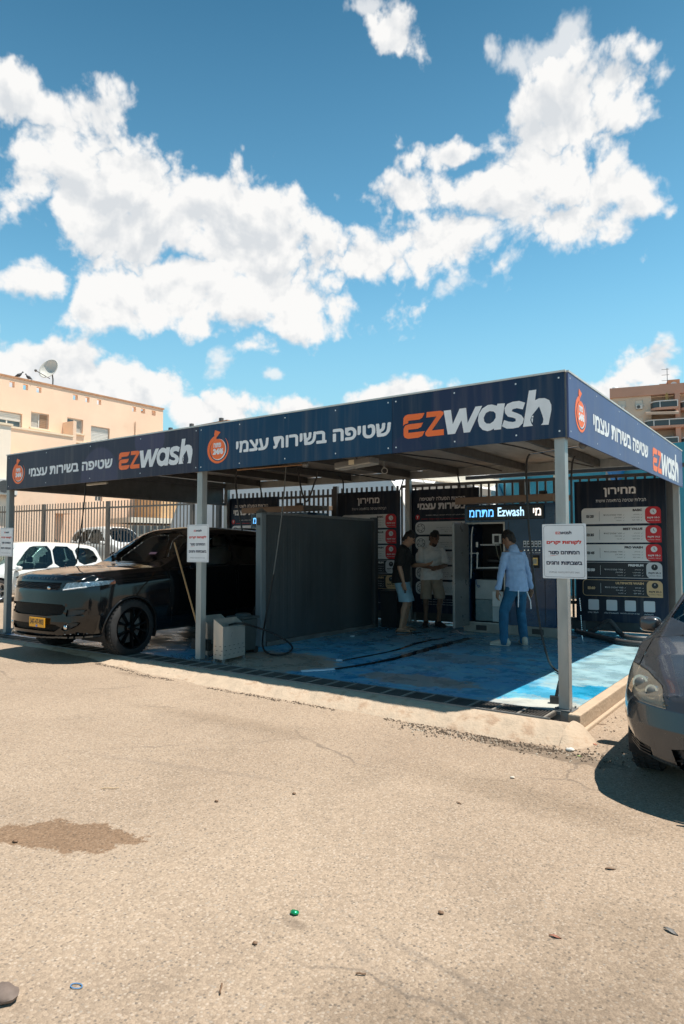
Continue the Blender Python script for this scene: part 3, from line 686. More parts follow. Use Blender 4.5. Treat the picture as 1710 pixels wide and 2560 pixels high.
    for an, (fx, fy, yw) in zip(ank, feet):
        f = Vector((math.cos(yw), math.sin(yw), 0)); g = Vector((an.x, an.y, 0)); sb = MB()
        if shoes['kind'] == 'sandal':
            sweep(sb, [g - f * .085 + Vector((0, 0, .014)), g + f * .06 + Vector((0, 0, .014)), g + f * .19 + Vector((0, 0, .014))], [(.014, .040), (.014, .046), (.014, .046)], (0, 0, 1)); sweep(sb, [g + f * .075 + Vector((0, 0, .04)), g + f * .135 + Vector((0, 0, .03))], [(.030, .052), (.026, .052)], (0, 0, 1))
            flesh(sb, 'sandal', shoes['mat'], body, .007, 2)
        else:
            sweep(sb, [g - f * .06 + Vector((0, 0, .05)), g + f * .04 + Vector((0, 0, .06)), g + f * .12 + Vector((0, 0, .045)), g + f * .195 + Vector((0, 0, .034))], [(.048, .044), (.052, .048), (.036, .050), (.024, .040)], (0, 0, 1)); sweep(sb, [g - f * .045 + Vector((0, 0, .07)), g - f * .03 + Vector((0, 0, .10))], [.046, .048])
            so = flesh(sb, 'shoe', shoes['mat'], body, .007, 2)
            q = MB(); sweep(q, [g - f * .07 + Vector((0, 0, .013)), g + f * .06 + Vector((0, 0, .013)), g + f * .205 + Vector((0, 0, .015))], [(.013, .045), (.013, .050), (.014, .042)], (0, 0, 1)); flesh(q, 'sole', shoes['sole'], so, .007, 2)
    return body, elbs
cot = lambda nm, c, r=.85: M(nm, c, r, var=(14, .10), bump=(120, .15))
# man in the blue shirt looking into the open cabinet
pm, el = person((-1.95, 3.80, 0), R_(156), 'man in a light blue shirt and jeans looking into the open wash cabinet', (.30, .165, .105),
    ((.10, .19, R_(34)), (.02, -.16, R_(-30))),
    (((-.6, .6, -.3), (.10, .305, .86), (.12, .02, -1), (-.2, -1, 0)), ((-.6, -.6, -.3), (.02, -.32, .88), (.1, 0, -1), (-.2, 1, 0))),
    head=(R_(22), R_(18)), lean=.06, top=dict(mat=cot('blue_shirt_cotton', (.28, .41, .62)), hem=.86, w=.96, sleeve='long', collar=True, fold=.012),
    bottom=dict(kind='long', mat=M('blue_jeans', (.014, .105, .20), .85, var=(7, .25), bump=(150, .2))), shoes=dict(kind='shoe', mat=M('beige_suede', (.48, .41, .33), .85, var=(10, .1)), sole=M('pale_sole', (.60, .56, .50), .7)), H=1.0)
wt = MB(); wt.lathe([(.034, -.014), (.037, -.014), (.037, .014), (.034, .014)], (.10, .305, .885), n=20); wt.build('watch', white_print, pm, local=True)
for pts in (((-.13, .10, .86), (-.17, .14, .74), (-.21, .19, .62)), ((-.15, -.06, .84), (-.20, -.08, .70), (-.20, -.09, .58))):
    wt = MB(); wt.tube(pts, .008, 6); wt.build('drawstring', white_print, pm, local=True)
# man in black and sandals
pb_, el = person((-4.36, 4.36, 0), R_(18), 'man in a black shirt, pale blue shorts and sandals holding a black phone', (.34, .19, .12),
    ((.03, .13, R_(8)), (.02, -.11, R_(-6))),
    (((.1, .3, -1), (.42, .13, 1.17), (.9, -.2, .25), (0, -.6, .8)), ((-.7, -.4, -.2), (.10, -.245, .88), (.15, .02, -1), (.3, 1, 0))),
    head=(R_(30), R_(10)), lean=.05, top=dict(mat=cot('black_cotton', (.010, .0095, .009)), hem=.86, w=1.03, sleeve='short', fold=.010), bottom=dict(kind='shorts', mat=cot('pale_blue_shorts', (.22, .36, .44))), shoes=dict(kind='sandal', mat=M('tan_sandal', (.24, .15, .10), .7)), H=1.03)
ph = MB(); ph.obox((.125, -.228, .76), .035, .012, .15, rz=.2); o = ph.build('phone', black_plastic, None, bevel=.004); o.matrix_world = wm(pb_); setp(o, 'black phone held in the lowered hand of the man in sandals', 'phone')
# man in white
pw, el = person((-4.24, 5.32, 0), R_(-48), 'man in a white shirt and beige shorts standing by the instruction board', (.20, .11, .072),
    ((.0, .13, R_(18)), (.03, -.12, R_(-20))),
    (((-.3, .8, -.6), (.27, .045, 1.09), (.6, -.6, -.15), (-.5, -.4, .7)), ((-.3, -.8, -.6), (.29, -.05, 1.10), (.5, .7, .1), (-.6, .3, .6))),
    head=(R_(24), R_(28)), lean=.03, top=dict(mat=cot('white_cotton', (.74, .73, .70)), hem=.86, w=1.06, sleeve='short', fold=.012), bottom=dict(kind='shorts', mat=cot('beige_shorts', (.36, .28, .21))), shoes=dict(kind='shoe', mat=M('black_shoe', (.015, .015, .015), .6), sole=M('black_sole', (.02, .02, .02), .7)), H=1.035, beard=True)

# ------------------------------------------------------------------ canopy
ZB, ZT = 2.547, 3.165
def fascia_mat(name, top, bot, bokeh=(), bcol=(.16, .14, .28), axis=0):
    m = M(name, top, .42, spec=.28); nt = m.node_tree; N = nt.nodes; L = nt.links; b = N['Principled BSDF']
    tc = N.new('ShaderNodeTexCoord'); sp = N.new('ShaderNodeSeparateXYZ'); L.new(tc.outputs['Object'], sp.inputs[0])
    n = N.new('ShaderNodeTexNoise'); L.new(tc.outputs['Object'], n.inputs['Vector']); n.inputs['Scale'].default_value = .8
    r = N.new('ShaderNodeMapRange'); r.interpolation_type = 'SMOOTHSTEP'; L.new(n.outputs[0], r.inputs[0]); r.inputs[1].default_value = .3; r.inputs[2].default_value = .7
    mx = N.new('ShaderNodeMix'); mx.data_type = 'RGBA'; L.new(r.outputs[0], mx.inputs[0]); mx.inputs[6].default_value = tuple(top) + (1,); mx.inputs[7].default_value = tuple(bot) + (1,)
    col = mx.outputs[2]
    for (x, z, rad, amt) in bokeh:      # printed soft discs
        mp = N.new('ShaderNodeMapping'); mp.vector_type = 'TEXTURE'; L.new(tc.outputs['Object'], mp.inputs[0])
        mp.inputs['Location'].default_value = (x, 0, z) if axis == 0 else (0, x, z); mp.inputs['Scale'].default_value = (rad, 1e3, rad) if axis == 0 else (1e3, rad, rad)
        ln = N.new('ShaderNodeVectorMath'); ln.operation = 'LENGTH'; L.new(mp.outputs[0], ln.inputs[0])
        rr = N.new('ShaderNodeMapRange'); rr.interpolation_type = 'SMOOTHSTEP'; L.new(ln.outputs['Value'], rr.inputs[0]); rr.inputs[1].default_value = 1.0; rr.inputs[2].default_value = .9; rr.inputs[4].default_value = amt
        m3 = N.new('ShaderNodeMix'); m3.data_type = 'RGBA'; L.new(rr.outputs[0], m3.inputs[0]); L.new(col, m3.inputs[6]); m3.inputs[7].default_value = tuple(bcol) + (1,); col = m3.outputs[2]
    # rain streaks of dust
    mp = N.new('ShaderNodeMapping'); L.new(tc.outputs['Object'], mp.inputs[0]); mp.inputs['Scale'].default_value = (14, 14, .8)
    n2 = N.new('ShaderNodeTexNoise'); L.new(mp.outputs[0], n2.inputs['Vector']); n2.inputs['Scale'].default_value = 1.0; n2.inputs['Detail'].default_value = 7
    r2 = N.new('ShaderNodeMapRange'); L.new(n2.outputs[0], r2.inputs[0]); r2.inputs[1].default_value = .48; r2.inputs[2].default_value = .78; r2.inputs[4].default_value = .22
    m4 = N.new('ShaderNodeMix'); m4.data_type = 'RGBA'; L.new(r2.outputs[0], m4.inputs[0]); L.new(col, m4.inputs[6]); m4.inputs[7].default_value = (.22, .20, .18, 1); col = m4.outputs[2]
    L.new(col, b.inputs['Base Color'])
    return m
f_left = fascia_mat('sheen_navy_print', (.026, .026, .050), (.036, .037, .064), [(-6.0, 3.1, .35, .25), (-7.2, 2.6, .5, .2)])  # greyer than the other panels: reflected light put into its colour
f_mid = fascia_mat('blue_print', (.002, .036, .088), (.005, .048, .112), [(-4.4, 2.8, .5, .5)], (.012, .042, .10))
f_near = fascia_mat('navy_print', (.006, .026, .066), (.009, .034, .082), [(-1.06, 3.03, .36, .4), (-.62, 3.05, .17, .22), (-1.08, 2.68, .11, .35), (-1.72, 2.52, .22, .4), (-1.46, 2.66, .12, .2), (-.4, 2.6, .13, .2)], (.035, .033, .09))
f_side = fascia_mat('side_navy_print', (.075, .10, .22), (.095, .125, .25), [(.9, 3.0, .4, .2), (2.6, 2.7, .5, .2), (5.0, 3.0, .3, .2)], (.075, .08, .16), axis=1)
rivet_m = M('rivet_head', (.75, .75, .75), .35, .3)
can = empty('wash_canopy', (-4.95, 3, 0), 'long flat roofed steel canopy with dark blue lettered fascia over the wash bays', 'canopy')
def panel(a, b, mat, side, mirror=False):
    """one printed fascia sheet with its lettering; side 'f' front, 'r' right, 'l' left"""
    mb = MB()
    if side == 'f': mb.box(a + .002, b - .002, -.03, -.012, ZB, ZT)
    elif side == 'r': mb.box(.012, .03, a + .002, b - .002, ZB, ZT)
    else: mb.box(-9.93, -9.912, a, b, ZB, ZT)
    def fn(u, z, lay=0):
        if side == 'f': return (u, -.0325 - .0012 * lay, z)
        return (.0325 + .0012 * lay, u, z)
    o = mb.build('fascia_panel', mat, can)
    if side != 'l':
        rv = MB(); nn = 0
        L_ = b - a
        us = [a + .05, b - .05] + [a + L_ * t for t in ((.25, .5, .75) if L_ > 2.6 else (.4, .75))]
        for u in us:
            for z in (ZB + .06, ZT - .05):
                shp(rv, fn, [(u + .009 * math.cos(q * math.pi / 4), z + .009 * math.sin(q * math.pi / 4)) for q in range(8)])
        rv.build('rivet', rivet_m, o)
    return o, fn
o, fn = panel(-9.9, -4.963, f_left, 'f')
mb = MB(); badge(mb, fn, -9.525, 2.825, .20, 0, 1, 0, 2); mb.build('round_logo', [orange_print, white_print], o)
mb = MB(); put(mb, fn, heb('שטיפה בשירות עצמי'), -9.19, -6.86, 2.735, 2.882, .028); mb.build('lettering', white_print, o)
mb = MB(); logo(mb, fn, -6.705, 2.685, .49, .49, 0, 1); mb.build('wash_logo', [orange_print, white_print], o)
o, fn = panel(-4.963, -1.886, f_mid, 'f')
mb = MB(); badge(mb, fn, -4.59, 2.825, .20, 0, 1, 0, 2); mb.build('round_logo', [orange_print, white_print], o)
mb = MB(); put(mb, fn, heb('שטיפה בשירות עצמי'), -4.255, -1.90, 2.742, 2.898, .028); mb.build('lettering', white_print, o)
o, fn = panel(-1.886, 0.0, f_near, 'f')
mb = MB(); logo(mb, fn, -1.745, 2.688, .49, .49, 0, 1); mb.build('wash_logo', [orange_print, white_print], o)
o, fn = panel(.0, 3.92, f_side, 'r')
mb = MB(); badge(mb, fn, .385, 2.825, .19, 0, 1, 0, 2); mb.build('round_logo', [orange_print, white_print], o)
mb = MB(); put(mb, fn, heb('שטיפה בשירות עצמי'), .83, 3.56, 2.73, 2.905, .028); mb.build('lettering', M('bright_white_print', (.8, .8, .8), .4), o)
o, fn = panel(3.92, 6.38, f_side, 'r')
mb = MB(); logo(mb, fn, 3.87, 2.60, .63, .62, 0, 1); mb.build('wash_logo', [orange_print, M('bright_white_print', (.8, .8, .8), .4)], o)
panel(-.03, 5.33, steel_dark, 'l')
mb = MB(); mb.box(-9.95, .012, -.035, .0, ZT + .002, ZT + .02); mb.box(.0, .035, .002, 6.4, ZT + .002, ZT + .02); mb.box(-9.95, -9.90, .003, 5.33, ZT + .002, ZT + .02)
mb.build('edge_trim', M('pale_trim', (.62, .60, .56), .45, .3, var=(5, .1)), can)
mb = MB(); mb.box(-.0105, .0115, -.0105, .0095, ZB, ZT); mb.build('corner_trim', steel_dark, can)
post_spots = [(-.065, .055), (-4.975, .055), (-9.93, .055), (-9.85, 5.40), (-5.02, Yb(-5) + .0), (-.06, 6.28)]
for (x, y) in post_spots:
    mb = MB(); mb.box(x - .05, x + .05, y - .05, y + .05, .012, ZT - .06)
    po = mb.build('post', steel, can, bevel=.008)
    mb = MB(); mb.box(x - .09, x + .09, y - .09, y + .09, .0, .012)
    for sx in (-.07, .07):
        for sy in (-.07, .07): mb.lathe([(.0, .03), (.009, .03), (.009, .012)], (x + sx, y + sy, 0), n=6)
    mb.build('base_plate', steel_dark, po)
purlin_m = M('dark_purlin', (.085, .083, .08), .55, .25, var=(5, .15))
def beam(a, b, w, h, name='beam', mat=None, bev=.006):
    mat = mat or (purlin_m if name == 'purlin' else steel_dark)
    mb = MB(); mb.beam(a, b, w, h); return mb.build(name, mat, can, bevel=bev)
beam((-9.87, .06, 3.02), (-.02, .06, 3.02), .10, .12)
beam((-9.87, Yb(-9.87), 3.0), (-.02, Yb(-.02), 3.03), .10, .15, mat=steel)
beam((-9.85, .12, 3.02), (-9.85, 5.3, 3.02), .08, .12)
beam((-.06, .12, 3.02), (-.06, 6.2, 3.02), .08, .12)
beam((-9.85, .02, 2.575), (-9.85, 5.33, 2.575), .06, .06)
for x in (-8.79, -7.48, -6.36, -4.98, -3.93, -2.62, -1.29):
    beam((x, .12, 3.02), (x, Yb(x) - .06, 3.035), .06, .14, 'purlin')
    mb = MB(); mb.box(x - .05, x + .05, Yb(x) - .056, Yb(x) - .05, 2.94, 3.06); mb.build('cleat', steel, can)
# roof: profiled sheets over a sagging lining
mb = MB()
def lining(u, v):
    x = -9.87 + 9.83 * u; y = .03 + v * (Yb(x) + .12)
    s = .012 * math.sin((x * 1.3 + y * .35) * 9) * (0.5 + .5 * mnoise.noise(Vector((x, y, 0)))) + .012 * mnoise.noise(Vector((x * 4, y * 2, 2)))
    return (x, y, 3.112 + s)
mb.grid(lining, 260, 60)
mb.build('roof_lining', M('dusty_roof_lining', (.44, .39, .34), .7, var=(3, .16), dirt=(2.5, (.30, .26, .225), .56), stretch=(1.5, .5, 1)), can, smooth=True)
mb = MB()
nn = 120
for i in range(nn):
    x0 = -9.9 + 9.89 * i / nn; x1 = -9.9 + 9.89 * (i + 1) / nn; xm = (x0 + x1) / 2; q = .3 * (x1 - x0)
    for (a, b, za, zb_) in ((x0, x0 + q, 3.13, 3.13), (x0 + q, xm, 3.13, 3.155), (xm, x1 - q * .6, 3.155, 3.155), (x1 - q * .6, x1, 3.155, 3.13)):
        mb.add([(a, .0, za), (b, .0, zb_), (b, Yb(b) + .2, zb_), (a, Yb(a) + .2, za)], [(0, 1, 2, 3)])
mb.build('roof_sheet', M('roof_sheet_metal', (.5, .5, .48), .45, .5, var=(2, .1)), can)
# ---- fittings hung from the canopy
fx = empty('flood_light', (-2.35, .35, 2.9), 'grey box floodlight hung under the roof edge behind the blue fascia', 'light fitting')
a = at(848, 1166, Y=.5); b = at(936, 1150, Y=.5)
mb = MB(); mb.beam(a, b, .22, .07); mb.build('lamp_housing', steel_dark, fx, bevel=.01)
mb = MB(); mb.beam(a - np.array([0, 0, .042]), b - np.array([0, 0, .042]), .19, .012); mb.build('lens', M('lamp_lens', (.45, .45, .42), .25), fx)
mb = MB(); c = (a + b) / 2; mb.box(c[0] - .04, c[0] + .04, .385, .39, c[2] - .03, c[2] + .03); mb.build('sticker', M('sticker_paper', (.6, .56, .42), .6), fx)
mb = MB(); mb.tube([(a + b) / 2, (a + b) / 2 + np.array([0, 0, .3])], .012); mb.build('bracket', steel_dark, fx)
fx = empty('strip_light', (-7.7, .6, 2.75), 'pale strip light under the roof of the far bay above the black SUV', 'light fitting')
a = at(218, 1212, Y=.6); b = at(268, 1207, Y=.6)
mb = MB(); mb.beam(a, b, .05, .035); mb.build('tube_cover', M('strip_cover', (.55, .55, .48), .3), fx, bevel=.008)
c = (a + b) / 2; mb = MB(); mb.box(c[0] - .05, c[0] + .05, .57, .63, c[2] + .02, 2.96); mb.build('bracket', steel_dark, fx)
c = at(961, 1177, Y=3.2)
fx = empty('security_camera', c, 'small grey dome security camera under the canopy roof', 'camera')
mb = MB(); d = Vector((.55, -.83, -.12)).normalized(); mb.tube([Vector(c) - d * .06, Vector(c) + d * .08], [.05, .055], 16); mb.tube([Vector(c) - d * .05, Vector(c) - d * .05 + Vector((-.05, .05, .3))], .02)
mb.build('camera_body', steel, fx, smooth=40)
mb = MB(); mb.tube([Vector(c) + d * .081, Vector(c) + d * .09], .04, 16); mb.build('lens', black_rubber, fx)

# ------------------------------------------------------------------ signs on the front posts
def sign(x0, x1, z0, z1, label, tilt=0):
    cx, cz = (x0 + x1) / 2, (z0 + z1) / 2; w, h = x1 - x0, z1 - z0
    e = empty('notice_sign', (cx, -.004, cz), label, 'sign', 'notices screwed to the front posts'); e.rotation_euler = (0, tilt, 0)
    mb = MB(); shp(mb, lambda a, b: (a, -.009, b), rrect(-w / 2, w / 2, -h / 2, h / 2, .008)); shp(mb, lambda a, b: (-a, .0, b), rrect(-w / 2, w / 2, -h / 2, h / 2, .008))
    n = len(mb.v) // 2; mb.add([], [])
    mb.f += [[i, (i + 1) % n, n + (n - 1 - ((i + 1) % n)) * 0 + 0, 0] for i in range(0)]
    mb.box(-w / 2 + .002, w / 2 - .002, -.0085, -.0005, -h / 2 + .002, h / 2 - .002)
    mb.build('sign_board', M('sign_white', (.76, .77, .79), .4, var=(6, .05), dirt=(5, (.55, .54, .52), .62)), e, local=True)
    fn = lambda a, b: (a, -.0105, b)
    mb = MB(); ring(mb, fn, rrect(-w * .466, w * .466, -h * .475, h * .475, .025), rrect(-w * .46, w * .46, -h * .47, h * .47, .022), 0)
    logo(mb, fn, -w * .19, h * .31, w * .112, w * .112, 1, 0)
    mb.build('wash_logo', [M('navy_ink', (.03, .035, .07), .5), M('red_ink', (.62, .04, .03), .5)], e, local=True)
    mb = MB(); put(mb, fn, heb('לקוחות יקרים'), -w * .40, w * .40, h * .115, h * .20, .022, mi=1)
    put(mb, fn, heb('המתחם סגור'), -w * .36, w * .355, -h * .06, h * .005, .03, mi=0)
    mb.add([fn(-w * .37, -h * .092), fn(-w * .25, -h * .083), fn(-w * .12, -h * .075), fn(-w * .25, -h * .076)], [(0, 1, 2, 3)], 1)
    put(mb, fn, heb('בשבתות וחגים'), -w * .41, w * .41, -h * .25, -h * .185, .03, mi=0)
    put(mb, fn, heb('נשוב לפעילות במוצאי שבת/חג'), -w * .35, w * .34, -h * .40, -h * .365, .0, mi=2)
    mb.build('lettering', [bpy.data.materials['navy_ink'], bpy.data.materials['red_ink'], M('grey_ink', (.25, .25, .27), .5)], e, local=True)
sign(-.237, .168, 1.222, 1.732, 'white notice sign on the post at the near right corner of the canopy')
sign(-5.187, -4.770, 1.318, 1.828, 'white notice sign on the middle post in front of the black SUV door')
sign(-10.12, -9.695, 1.366, 1.872, 'white notice sign on the far left post beside the white car', .02)

# ------------------------------------------------------------------ printed boards along the back
navy_board = fascia_mat('board_navy_print', (.003, .010, .022), (.005, .020, .050))
ink_w = M('ink_white', (.78, .78, .79), .5); ink_d = M('ink_dark', (.02, .022, .03), .5); ink_red = M('ink_red', (.62, .015, .025), .45)
pill_g = M('pill_grey', (.78, .77, .76), .45); pill_dk = M('pill_dark', (.006, .012, .02), .4); ink_gold = M('ink_gold', (.62, .42, .22), .45); ink_pale = M('ink_pale_grey', (.60, .61, .63), .45)
def bfn(off):
    return lambda x, z, lay=0: (x + .0945 * (.003 + .0015 * lay), Yb(x) + off - .003 - .0015 * lay, z)
def board_sheet(e, x0, x1, z0, z1, off):
    mb = MB(); p = [(x0, Yb(x0) + off), (x1, Yb(x1) + off), (x1, Yb(x1) + off + .03), (x0, Yb(x0) + off + .03)]
    vs = [(a, b, z) for z in (z0, z1) for a, b in p]
    mb.add(vs, [(0, 1, 5, 4), (1, 2, 6, 5), (2, 3, 7, 6), (3, 0, 4, 7), (4, 5, 6, 7), (3, 2, 1, 0)])
    mb.build('board_panel', navy_board, e)
    mb = MB()
    for x in (x0 + .12, x1 - .12): mb.beam((x, Yb(x) + off + .06, 0), (x, Yb(x) + off + .06, z1 - .05), .05, .05)
    mb.build('support_post', steel_dark, e)
def tick(mb, fn, x, z, s, mi): mb.add([fn(x, z + .4 * s), fn(x + .35 * s, z), fn(x + s, z + s), fn(x + .35 * s, z + .25 * s)], [(0, 1, 2, 3)], mi)
def price_board(x0, label, z0=.198, z1=2.73, off=.10):
    w = 1.515; x1 = x0 + w
    e = empty('price_board', (x0 + w / 2, Yb(x0 + w / 2) + off, 0), label, 'board', 'price boards behind the wash bays')
    board_sheet(e, x0, x1, z0, z1, off); fn = bfn(off)
    mb = MB(); put(mb, fn, heb('מחירון'), x0 + .507, x0 + 1.04, 2.43, 2.60, .02); put(mb, fn, heb('חבילות שטיפה בהתאמה אישית'), x0 + .373, x0 + 1.20, 2.335, 2.40, .003)
    cap = ['לאתר שלנו', 'לאינסטגרם שלנו', 'שירות לקוחות בווטסאפ', 'להמלצה']
    for i, c in enumerate(cap):
        cx = x0 + .29 + .305 * i; put(mb, fn, heb(c), cx - .035 - .012 * len(c) * .5, cx + .035 + .012 * len(c) * .5, .345 + .0 * i, .372, 0)
    mb.build('lettering', ink_w, e)
    for i in range(4):
        cx = x0 + .30 + .305 * i; mb = MB(); shp(mb, fn, rrect(cx - .09, cx + .09, .40, .59, .02)); mb.build('blank_tile', ink_pale, e)
    rows = [('BASIC', '25', '10', 2.235, 1.945, 0), ('BEST VALUE', '35', '14', 1.905, 1.61, 0), ('PRO WASH', '45', '18', 1.578, 1.285, 0), ('PREMIUM', '50', '25', 1.262, .980, 1), ('ULTIMATE WASH', '60', '35', .945, .655, 2)]
    for (nm, pr, mins, zt, zb, st) in rows:
        a, b = x0 + .12, x0 + 1.432; mid = x0 + 1.20
        mats = [pill_g, ink_red, ink_d, ink_w] if st == 0 else [pill_dk, ink_pale if st == 1 else ink_gold, ink_w if st == 1 else ink_gold, ink_w]
        mb = MB(); shp(mb, lambda p, q: fn(p, q, 0), rrect(a, mid + .1, zb, zt, (.06, 0, 0, .07)), 0)
        if st: ring(mb, lambda p, q: fn(p, q, .5), rrect(a, mid + .1, zb, zt, .06), rrect(a + .008, mid + .092, zb + .008, zt - .008, .055), 1)
        shp(mb, lambda p, q: fn(p, q, 1), rrect(mid - .02, b, zb, zt, (.09, 0, .08, .08)), 1)
        row = mb.build('price_panel', mats, e)
        f2 = lambda p, q: fn(p, q, 2); f3 = lambda p, q: fn(p, q, 3); f4 = lambda p, q: fn(p, q, 4)
        h = zt - zb; mb = MB()
        put(mb, f2, nm, 0, mid - .065, zt - .075, zt - .033, .03, mi=2, keep='r')
        put(mb, f2, pr, x0 + .265, 0, zb + .115, zb + .165, .03, .1, mi=2, keep='l')
        put(mb, f2, '₪', x0 + .205, x0 + .258, zb + .115, zb + .165, .02, mi=2)
        mb.add([f2(x0 + .425, zb + .05), f2(x0 + .429, zb + .05), f2(x0 + .429, zt - .06), f2(x0 + .425, zt - .06)], [(0, 1, 2, 3)], 2 if st == 0 else 3)
        ti = 2 if st == 0 else 3
        for c, lst in ((mid - .11, ('מים בלחץ', 'שמפו לקרצוף', 'חומר ווקס')), (mid - .40, ('מסיר שומנים מיוחד', 'שואב אבק', 'לחץ אוויר'))):
            for i, t in enumerate(lst):
                z = zt - .145 - .05 * i; put(mb, f2, heb(t), 0, c, z, z + .024, .0, mi=ti, keep='r'); tick(mb, f2, c + .02, z, .028, ti)
        cx = (mid + b) / 2 - .005; cz = zt - .085
        shp(mb, f2, [(cx + .052 * math.cos(q * math.pi / 12), cz + .052 * math.sin(q * math.pi / 12)) for q in range(24)], 3 if st == 0 else 0)
        hm = 2 if st == 0 else 3
        mb.add([f3(cx - .004, cz + .03), f3(cx + .004, cz + .03), f3(cx + .004, cz), f3(cx - .004, cz)], [(0, 1, 2, 3)], 0 if st else 2)
        mb.add([f3(cx, cz + .004), f3(cx - .003, cz - .003), f3(cx + .022, cz - .022), f3(cx + .026, cz - .018)], [(0, 1, 2, 3)], 0 if st else 2)
        if st: 
            mb.add([f4(cx - .004, cz + .03), f4(cx + .004, cz + .03), f4(cx + .004, cz), f4(cx - .004, cz)], [(0, 1, 2, 3)], 3)
        put(mb, f2, heb('דקות') + ' ' + mins + '-' + 'כ', cx - .098, cx + .098, zb + .075, zb + .115, .02, mi=3 if st == 0 else 0)
        put(mb, f2, heb('עבודה (ממוצע)').translate(str.maketrans('()', ')(')), cx - .098, cx + .098, zb + .035, zb + .06, .0, mi=3 if st == 0 else 0)
        mb.build('lettering', mats, row)
    return e
price_board(-1.754, 'large navy price list board by the far right post, behind the dark grey car')
price_board(-6.79, 'navy price board partly hidden by the divider wall and the man in black')
def guide_board(x0, label, z0=.20, z1=2.72, off=.10):
    w = 1.52; x1 = x0 + w
    e = empty('instruction_board', (x0 + w / 2, Yb(x0 + w / 2) + off, 0), label, 'board', 'instruction boards behind the wash bays')
    board_sheet(e, x0, x1, z0, z1, off); fn = bfn(off)
    mb = MB(); put(mb, fn, heb('הוראות הפעלה לשטיפה'), x0 + .26, x0 + 1.24, 2.485, 2.57, .004); put(mb, fn, heb('בשירות עצמי'), x0 + .215, x0 + 1.26, 2.305, 2.435, .03)
    put(mb, fn, heb('התשלום יתבצע לפני תחילת השטיפה בעמדת התשלום'), x0 + .40, x0 + 1.3, 2.175, 2.20, 0)
    put(mb, fn, heb('אין להתיז מים על אנשים או על ציוד חשמלי במתחם'), x0 + .30, x0 + 1.3, 2.095, 2.12, .005, mi=1)
    shp(mb, fn, [(x0 + .215 + .05 * math.cos(q * math.pi / 12), 2.15 + .055 * math.sin(q * math.pi / 12)) for q in range(24)], 1)
    put(mb, lambda a, b: fn(a, b, 1), 'Y', x0 + .195, x0 + .235, 2.12, 2.18, .04)
    for i in range(3): put(mb, fn, heb('לשירות ותמיכה ניתן לפנות בכל שעה'), x0 + .3, x0 + 1.2, .46 - .05 * i, .483 - .05 * i, 0)
    mb.build('lettering', [ink_w, ink_red], e)
    heads = ["ניקוי ג'אנטים", 'מים בלחץ גבוה', 'הקצפה', 'מברשת סבון', 'ניקוי פנימי']
    for i, hd in enumerate(heads):
        zt = 2.055 - .305 * i; zb = zt - .265; a, b = x0 + .165, x0 + 1.36
        mb = MB(); shp(mb, fn, rrect(a, b, zb, zt, (.09, 0, .07, .09))); row = mb.build('step_panel', pill_g, e)
        f1 = lambda p, q: fn(p, q, 1); mb = MB()
        put(mb, f1, heb(hd), 0, b - .06, zt - .085, zt - .03, .025, keep='r')
        for j in range(3): put(mb, f1, heb(('יש לרסס את החומר על החישורים', 'להמתין כדקה ולשטוף היטב במים', 'בלחץ גבוה מכל צד')[j]), b - .72 + .08 * j, b - .06, zt - .135 - .04 * j, zt - .113 - .04 * j, 0, mi=1)
        c = (a + .12, (zt + zb) / 2); n = 20
        for r in (.095, .05): ring(mb, f1, [(c[0] + r * math.cos(q * 2 * math.pi / n), c[1] + r * math.sin(q * 2 * math.pi / n)) for q in range(n)], [(c[0] + r * .86 * math.cos(q * 2 * math.pi / n), c[1] + r * .86 * math.sin(q * 2 * math.pi / n)) for q in range(n)], 1)
        for q in range(5):
            t = q * 2 * math.pi / 5 + i; ca, sa = math.cos(t), math.sin(t)
            mb.add([f1(c[0] + ca * .045 - sa * .01, c[1] + sa * .045 + ca * .01), f1(c[0] + ca * .045 + sa * .01, c[1] + sa * .045 - ca * .01), f1(c[0] + ca * .085 + sa * .006, c[1] + sa * .085 - ca * .006), f1(c[0] + ca * .085 - sa * .006, c[1] + sa * .085 + ca * .006)], [(0, 1, 2, 3)], 1)
        mb.build('lettering', [ink_d, M('ink_grey', (.2, .2, .21), .5) if 'ink_grey' not in bpy.data.materials else bpy.data.materials['ink_grey']], row)
guide_board(-5.085, 'navy instruction board behind the man in the white shirt')
guide_board(-9.912, 'navy instruction board beyond the roof of the black SUV')
# ------------------------------------------------------------------ cars
def in_poly(P, poly):
    x, y = P[:, 0], P[:, 1]; r = np.zeros(len(P), bool); n = len(poly)
    for i in range(n):
        (x1, y1), (x2, y2) = poly[i], poly[(i + 1) % n]
        if y1 == y2: continue
        c = ((y1 > y) != (y2 > y)) & (x < (x2 - x1) * (y - y1) / (y2 - y1) + x1); r ^= c
    return r
def snap(P, poly):
    best = None; bd = None
    for i in range(len(poly)):
        a = np.array(poly[i], float); b = np.array(poly[(i + 1) % len(poly)], float); d = b - a
        t = np.clip(((P - a) @ d) / (d @ d), 0, 1)[:, None]; q = a + t * d; dd = ((P - q) ** 2).sum(1)
        if best is None: best, bd = q, dd
        else: m = dd < bd; best = np.where(m[:, None], q, best); bd = np.minimum(bd, dd)
    return best
def chaikin(poly, n=2):
    for _ in range(n):
        q = []
        for i in range(len(poly)):
            a = np.array(poly[i], float); b = np.array(poly[(i + 1) % len(poly)], float); q += [tuple(.8 * a + .2 * b), tuple(.2 * a + .8 * b)]
        poly = q
    return poly
